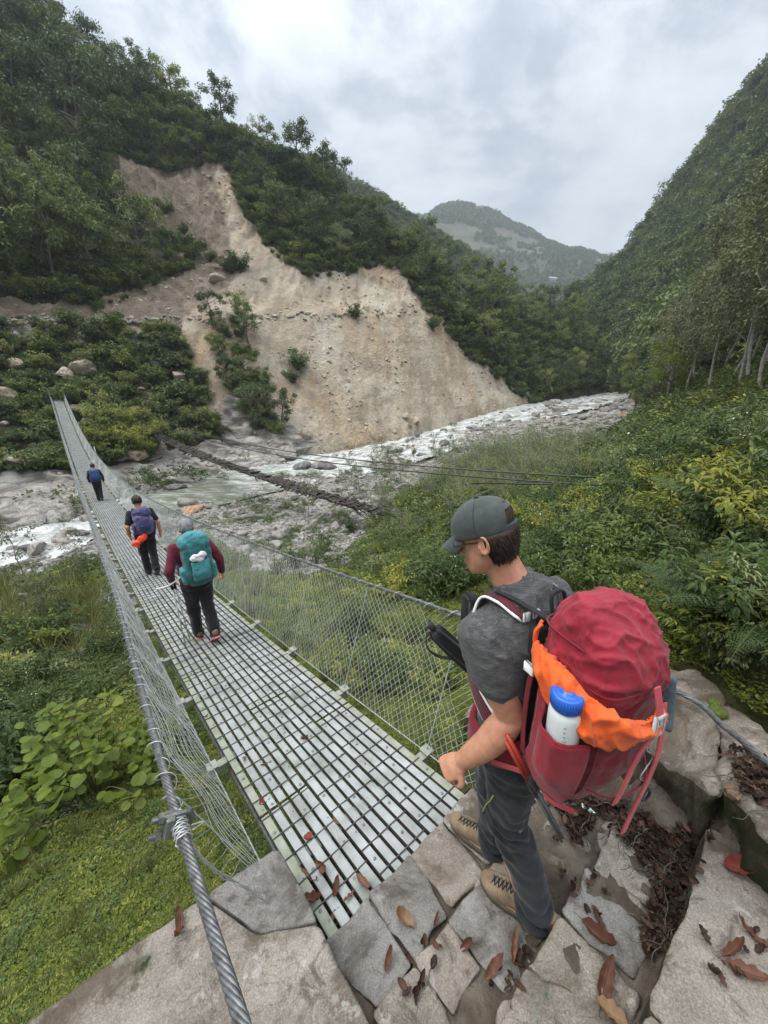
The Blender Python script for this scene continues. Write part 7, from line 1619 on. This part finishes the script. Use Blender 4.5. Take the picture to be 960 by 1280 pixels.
# ------------------------------------------------------------------ small far things
m_wwall = pm('white_wall', (.60, .58, .54), (.70, .68, .65), 2, .8); m_roof = pm('grey_blue_roof', (.20, .23, .27), (.30, .33, .37), 2, .6); m_dwood = pm('dark_timber', (.03, .025, .02), (.07, .06, .05), 3, .9)
BV = {}
def patch_bvh(A):
    v = A.reshape(-1, 3); b_ = A.shape[1]; i = np.arange(A.shape[0]-1)[:, None]*b_; j = np.arange(b_-1)[None]; Q = np.stack([i+j, i+j+1, i+b_+j+1, i+b_+j], -1).reshape(-1, 4)
    return BVHTree.FromPolygons([tuple(x) for x in v], [tuple(x) for x in Q])
def house(name, c, w_, d_, h_, rz, label, wallm, roofm, cat):
    t = thing(name, label, cat, tuple(c), None, rz); m_ = MB(); m_.box((0, 0, h_/2), w_/2, d_/2, h_/2); m_.obj('wall', wallm, t, smooth=False)
    m_ = MB(); e = .12*w_; rh = h_*.45; V = [(-w_/2-e, -d_/2-e, h_*.98), (w_/2+e, -d_/2-e, h_*.98), (w_/2+e, d_/2+e, h_*.98), (-w_/2-e, d_/2+e, h_*.98), (-w_/2-e, 0, h_+rh), (w_/2+e, 0, h_+rh)]
    m_.add(V, [[0, 1, 5, 4], [2, 3, 4, 5], [0, 3, 2, 1]], [[0, 4, 3], [1, 2, 5]]); m_.obj('roof', roofm, t, smooth=False)
    for x in (-.28, .28): m_ = MB(); m_.box((x*w_, -d_/2-.02, h_*.55), w_*.09, .05, h_*.18); m_.obj('window', m_dwood, t, smooth=False)
    m_ = MB(); m_.box((0, -d_/2-.02, h_*.32), w_*.08, .05, h_*.31); m_.obj('door', m_dwood, t, smooth=False)
p = ghit(690, 354, patch_bvh(FM))
if p is not None:
    house('hill_house', p, 14, 9, 8, .2, 'white house standing alone on the far mountain slope', m_wwall, m_roof, 'house'); q = p+[-11, 6, -4]; house('hill_house', q, 8, 6, 5, .1, 'smaller pale house left of the white one on the far slope', m_wwall, m_roof, 'house')
p = ghit(606, 386, HBVH)
if p is not None: house('timber_hut', p+[0, 0, .2], 4.5, 3, 2.6, -.3, 'dark timber hut at the top edge of the wooded spur', m_dwood, m_dwood, 'hut')
rb_ = patch_bvh(RH)
for px, py, s, k in ((858, 252, 15, 0), (853, 262, 13, 1), (847, 272, 12, 2)):
    p = ghit(px, py, rb_)
    if p is not None: o = put_rock(RT_[k], p, s, px, ['upper pale rock face showing in the right mountain forest', 'middle pale rock face in the right mountain forest', 'lowest pale rock face in the right mountain forest'][k]); o.name = 'rock_face'
for px, y0_, y1_, d_, lb in ((37, 96, 140, 150, 'white pole standing among the trees at the upper left'), (203, 100, 138, 138, 'white pole on the crest above the slide, right of the big tree'), (405, 188, 224, 128, 'thin white pole on the crest near the right end of the forest')):
    a_ = at_d(px, y1_, d_); b_ = at_d(px-(480-px)*.016, y0_, d_); b_[:2] = a_[:2]
    t = thing('power_pole', lb, 'pole', tuple(a_)); part(MB().tube([a_-[0, 0, 3], b_], [.22, .15], 8), 'pole', m_white, t); part(MB().tube([b_-[.6, 0, .5], b_+[.6, 0, -.5]], .07, 6), 'crossarm', m_white, t)
# ------------------------------------------------------------------ fallen leaves and litter on the stones
m_dead = leafmat('dead_leaf', [(.0, (.020, .012, .008)), (.4, (.050, .027, .018)), (.75, (.095, .055, .036)), (1, (.17, .105, .07))], .08, .7, .6)
m_deadp = leafmat('tan_dead_leaf', [(.0, (.22, .13, .07)), (1, (.34, .22, .13))], .1, .7, .4)
m_deadr = leafmat('red_dead_leaf', [(.0, (.16, .03, .022)), (1, (.24, .06, .035))], .1, .6, .4)
m_deady = leafmat('yellow_leaf', [(.0, (.52, .33, .06)), (1, (.62, .42, .10))], .2, .6, .4)
m_deadi = leafmat('brown_dead_leaf', [(.0, (.075, .030, .018)), (.5, (.14, .062, .038)), (1, (.22, .12, .075))], .08, .6, .6)
def deadleaf(seed, mat, wr=.36):
    r = np.random.default_rng(seed); n = 15; q = np.linspace(0, 1, n); w_ = wr*.5*np.sin(math.pi*q**.85)**.8; w_[0] = w_[-1] = .004; cu = r.uniform(.9, 2.8); fold = r.uniform(.5, 1.6); tw = r.normal(0, .5)
    a = (q-.4)*cu; x = np.cumsum(np.cos(a))/n; z = np.cumsum(np.sin(a))/n; z -= z.min(); x -= x.mean(); c7 = np.linspace(-1, 1, 7); G_ = []
    for i in range(n):
        t = tw*(q[i]-.5); row_ = []
        for s_ in c7:
            y = s_*w_[i]; h = fold*abs(s_)**1.5*w_[i]+.07*math.sin(q[i]*23+s_*3+seed)*abs(s_)*w_[i]/wr*2; row_.append((x[i], y*math.cos(t)-h*math.sin(t)*.3, z[i]+h*math.cos(t)+y*math.sin(t)))
        G_.append(row_)
    mb = MB(); mb.grid(np.array(G_), tint=r.random()); mb.tube([(x[0]-.18, 0, z[0]+.03), (x[0]-.08, .01, z[0]), (x[0], 0, z[0]+.004)]+[(x[i], 0, z[i]+.004) for i in range(2, n, 3)], .008, 4, tint=.1)
    me = mb.mesh('leaf', mat); V = np.zeros(len(me.vertices)*3, np.float32); me.vertices.foreach_get('co', V); V = V.reshape(-1, 3); V[:, 2] -= V[:, 2].min()-.01; me.vertices.foreach_set('co', V.ravel()); return me
DL = [deadleaf(i, m_dead, .30+.06*(i % 4)) for i in range(9)]; DLI = [deadleaf(i, m_deadi, .17+.045*(i % 4)) for i in range(9)]; DP = [deadleaf(20+i, m_deadp, .4) for i in range(2)]; DR = [deadleaf(30+i, m_deadr, .5) for i in range(2)]; DY = deadleaf(40, m_deady, .62)
bpy.context.view_layer.update()
vv_, ff_, b0_ = [], [], 0
for o in list(stairs.children)+list(para.children)+list(wall.children)+[deck]:
    me = o.data; V = np.zeros(len(me.vertices)*3, np.float32); me.vertices.foreach_get('co', V); V = V.reshape(-1, 3)+np.array(o.parent.location)
    vv_ += [tuple(v) for v in V]; ff_ += [tuple(i+b0_ for i in p.vertices) for p in me.polygons]; b0_ += len(V)
SBV = BVHTree.FromPolygons(vv_, ff_)
def leaf_at(me, px, py, s, ang, label, group=None, name='fallen_leaf'):
    d = ray(px, py); h = SBV.ray_cast(Vector(CAM), Vector(unit(d)))
    if h[0] is None: return
    o = link(name, me, None, Vector(h[0])+Vector((0, 0, .004))); o.scale = (s*.9,)*3; n = h[1] if h[1].z > .5 else Vector((0, 0, 1)); q = n.to_track_quat('Z', 'Y').to_matrix() @ Matrix.Rotation(ang, 3, 'Z'); o.rotation_euler = q.to_euler()
    return tag(o, label, 'leaf', group)
LV = [(DY, 204, 808, .16, 1, 'yellow fallen leaf on the deck beside the left edge near the walkers'), (DLI[0], 292, 965, .11, .4, 'brown curled leaf by the left edge of the deck'), (DLI[1], 306, 951, .08, 1.6, 'small tan leaf right of the curled one on the left deck edge'), (DR[0], 331, 1003, .10, .9, 'red fallen leaf on the deck left of the middle'), (DLI[2], 330, 957, .07, .2, 'brown leaf lying across a gap near the small tan leaf'), (DLI[3], 274, 909, .09, 2, 'brown leaf at the left deck edge beyond the curled one'), (DLI[4], 257, 897, .09, .8, 'dark leaf at the left deck edge, farthest of that row'), (DLI[5], 380, 925, .12, .7, 'grey brown leaf in the middle of the deck on a cross rod'), (DP[0], 421, 1027, .09, 2.2, 'pale tan leaf in the middle of the near deck'), (DR[1], 385, 1049, .09, .4, 'narrow red brown leaf left of the pale tan one on the deck'),
 (DLI[0], 388, 1098, .17, 2.6, 'crumpled brown leaf at the near left corner of the deck, lower one'), (DLI[6], 405, 1086, .16, .5, 'crumpled brown leaf at the near left corner of the deck, upper one'), (DLI[2], 420, 1112, .13, 1.5, 'upright brown leaf right of the corner pair on the deck'), (DLI[7], 392, 1128, .15, 2.2, 'long dark leaf reaching down to the grey stone from the deck corner'), (DLI[1], 456, 1108, .16, 1.2, 'shiny brown leaf where the deck meets the grey stone'), (DLI[8], 436, 1124, .10, .2, 'flat brown leaf between the deck corner leaves and the shiny one'), (DLI[3], 418, 1146, .09, .9, 'dark leaf stuck in the last deck gap'),
 (DLI[4], 226, 1162, .21, .55, 'large curled rusty leaf on the parapet left of the cable'), (DP[1], 504, 1150, .14, 1.5, 'flat tan leaf upright on the second stone by the deck'), (DLI[5], 486, 1198, .12, 1.3, 'dark leaf on the edge of the dark grey stone'), (DLI[8], 642, 1183, .15, .7, 'olive brown leaf just below the left boot of the man'), (DLI[6], 619, 1209, .15, 1.4, 'dark brown leaf left of the olive one below the boot'), (DLI[7], 750, 1176, .19, 1.2, 'big red brown leaf on the third step'), (DLI[2], 756, 1228, .20, .5, 'long narrow brown leaf below the big one on the third step'), (DP[0], 760, 1268, .14, .6, 'pale peach leaf at the lower edge of the third step'), (DR[0], 925, 1087, .15, .8, 'red leaf on the top slab near the mossy wall'), (DLI[0], 937, 1168, .15, 1.0, 'dark curled leaf on the top slab below the red one'), (DLI[1], 918, 1190, .14, 2.2, 'twisted brown leaf left of the dark curled one on the top slab'), (DLI[3], 934, 1218, .15, 1.7, 'brown leaf lowest on the top slab at the right'), (DP[1], 912, 998, .16, .8, 'tan leaf lying on the stone wall ledge'), (DLI[4], 832, 1062, .15, .4, 'brown leaf leaning on the litter in front of the mossy wall'), (DLI[5], 695, 1050, .11, .9, 'brown leaf on the grey stone behind the man'), (DLI[6], 660, 1100, .09, .3, 'small brown leaf right of the left boot heel'), (DLI[7], 585, 1180, .10, 1.2, 'small leaf on bare earth between the lower stones'), (DLI[8], 545, 1150, .08, .2, 'little leaf in the crack of the first tread')]
for me, px, py, s, a, lb in LV: leaf_at(me, px, py, s, a, lb)
LP = [([(640, 1000), (720, 995), (800, 1010), (840, 1060), (800, 1080), (750, 1020), (720, 1060), (690, 1010)], 420), ([(800, 1040), (890, 1030), (880, 1070), (830, 1200), (800, 1190), (815, 1110)], 420), ([(700, 1090), (735, 1085), (770, 1130), (745, 1165), (705, 1130)], 18), ([(600, 1230), (640, 1195), (690, 1170), (640, 1250)], 14), ([(505, 1180), (560, 1150), (545, 1210), (500, 1270)], 16), ([(900, 930), (960, 950), (960, 1010), (930, 1000)], 110), ([(860, 1160), (950, 1140), (960, 1230), (890, 1230)], 10)]
pts, rot = [], []
for poly, n_ in LP:
    x0_, x1_ = min(p[0] for p in poly), max(p[0] for p in poly); y0_, y1_ = min(p[1] for p in poly), max(p[1] for p in poly); c_ = 0
    while c_ < n_:
        x, y = rng.uniform(x0_, x1_), rng.uniform(y0_, y1_)
        if not inpoly(np.array([x]), np.array([y]), poly)[0]: continue
        c_ += 1; h = SBV.ray_cast(Vector(CAM), Vector(unit(ray(x, y))))
        if h[0] is not None and h[1].z > .3: pts.append(np.array(h[0])+[0, 0, rng.uniform(.002, .02)]); rot.append((rng.normal(0, .35), rng.normal(0, .35), rng.uniform(0, 6.28)))
scatter('leaf_litter', 'brown dead leaf litter gathered in the corners of the steps', DL, np.array(pts), rng.uniform(.022, .068, len(pts)), np.array(rot))
TWG = []
for i in range(4):
    r_ = np.random.default_rng(500+i); P = np.cumsum(np.concatenate([[[0, 0, .02]], np.stack([r_.uniform(.08, .2, 6), r_.normal(0, .05, 6), r_.normal(0, .012, 6)], 1)]), 0); TWG.append(MB().tube(crom(P, 14), np.linspace(.016, .006, 14), 5).mesh('twig', m_bark))
tw = [p for p in pts if rng.random() < .22]; scatter('twigs', 'thin dead twigs among the leaf litter', TWG, np.array(tw), rng.uniform(.08, .2, len(tw)), np.stack([rng.normal(0, .1, len(tw)), rng.normal(0, .1, len(tw)), rng.uniform(0, 6.28, len(tw))], 1))
h = SBV.ray_cast(Vector(CAM), Vector(unit(ray(734, 1014))))
if h[0] is not None:
    c = np.array(h[0])+[0, 0, .02]; a = np.linspace(0, 1, 10); tag(MB().grid(np.stack([np.stack([c[0]+.05*(a-.5), c[1]-.03*(a-.5)+w_, c[2]+.006*np.sin(a*9+w_*90)], 1) for w_ in (-.012, -.004, .004, .012)])).obj('wrapper', pm('pale_wrapper', (.45, .72, .62), (.72, .82, .78), 60, .4)), 'small pale green wrapper dropped in the leaf litter below the backpack', 'wrapper')
# ------------------------------------------------------------------ air
m_air, nt, out = newmat('air'); pv = ND(nt, 'VolumePrincipled'); pv.inputs['Density'].default_value = .00032; pv.inputs['Color'].default_value = (.80, .88, .97, 1); pv.inputs['Anisotropy'].default_value = .2
nt.links.new(pv.outputs[0], out.inputs['Volume'])
mb = MB(); mb.box((100, 1700, 600), 4200, 3300, 680); hz = mb.obj('haze', m_air, smooth=False); tag(hz, 'thin grey blue mountain haze', None, kind='stuff')
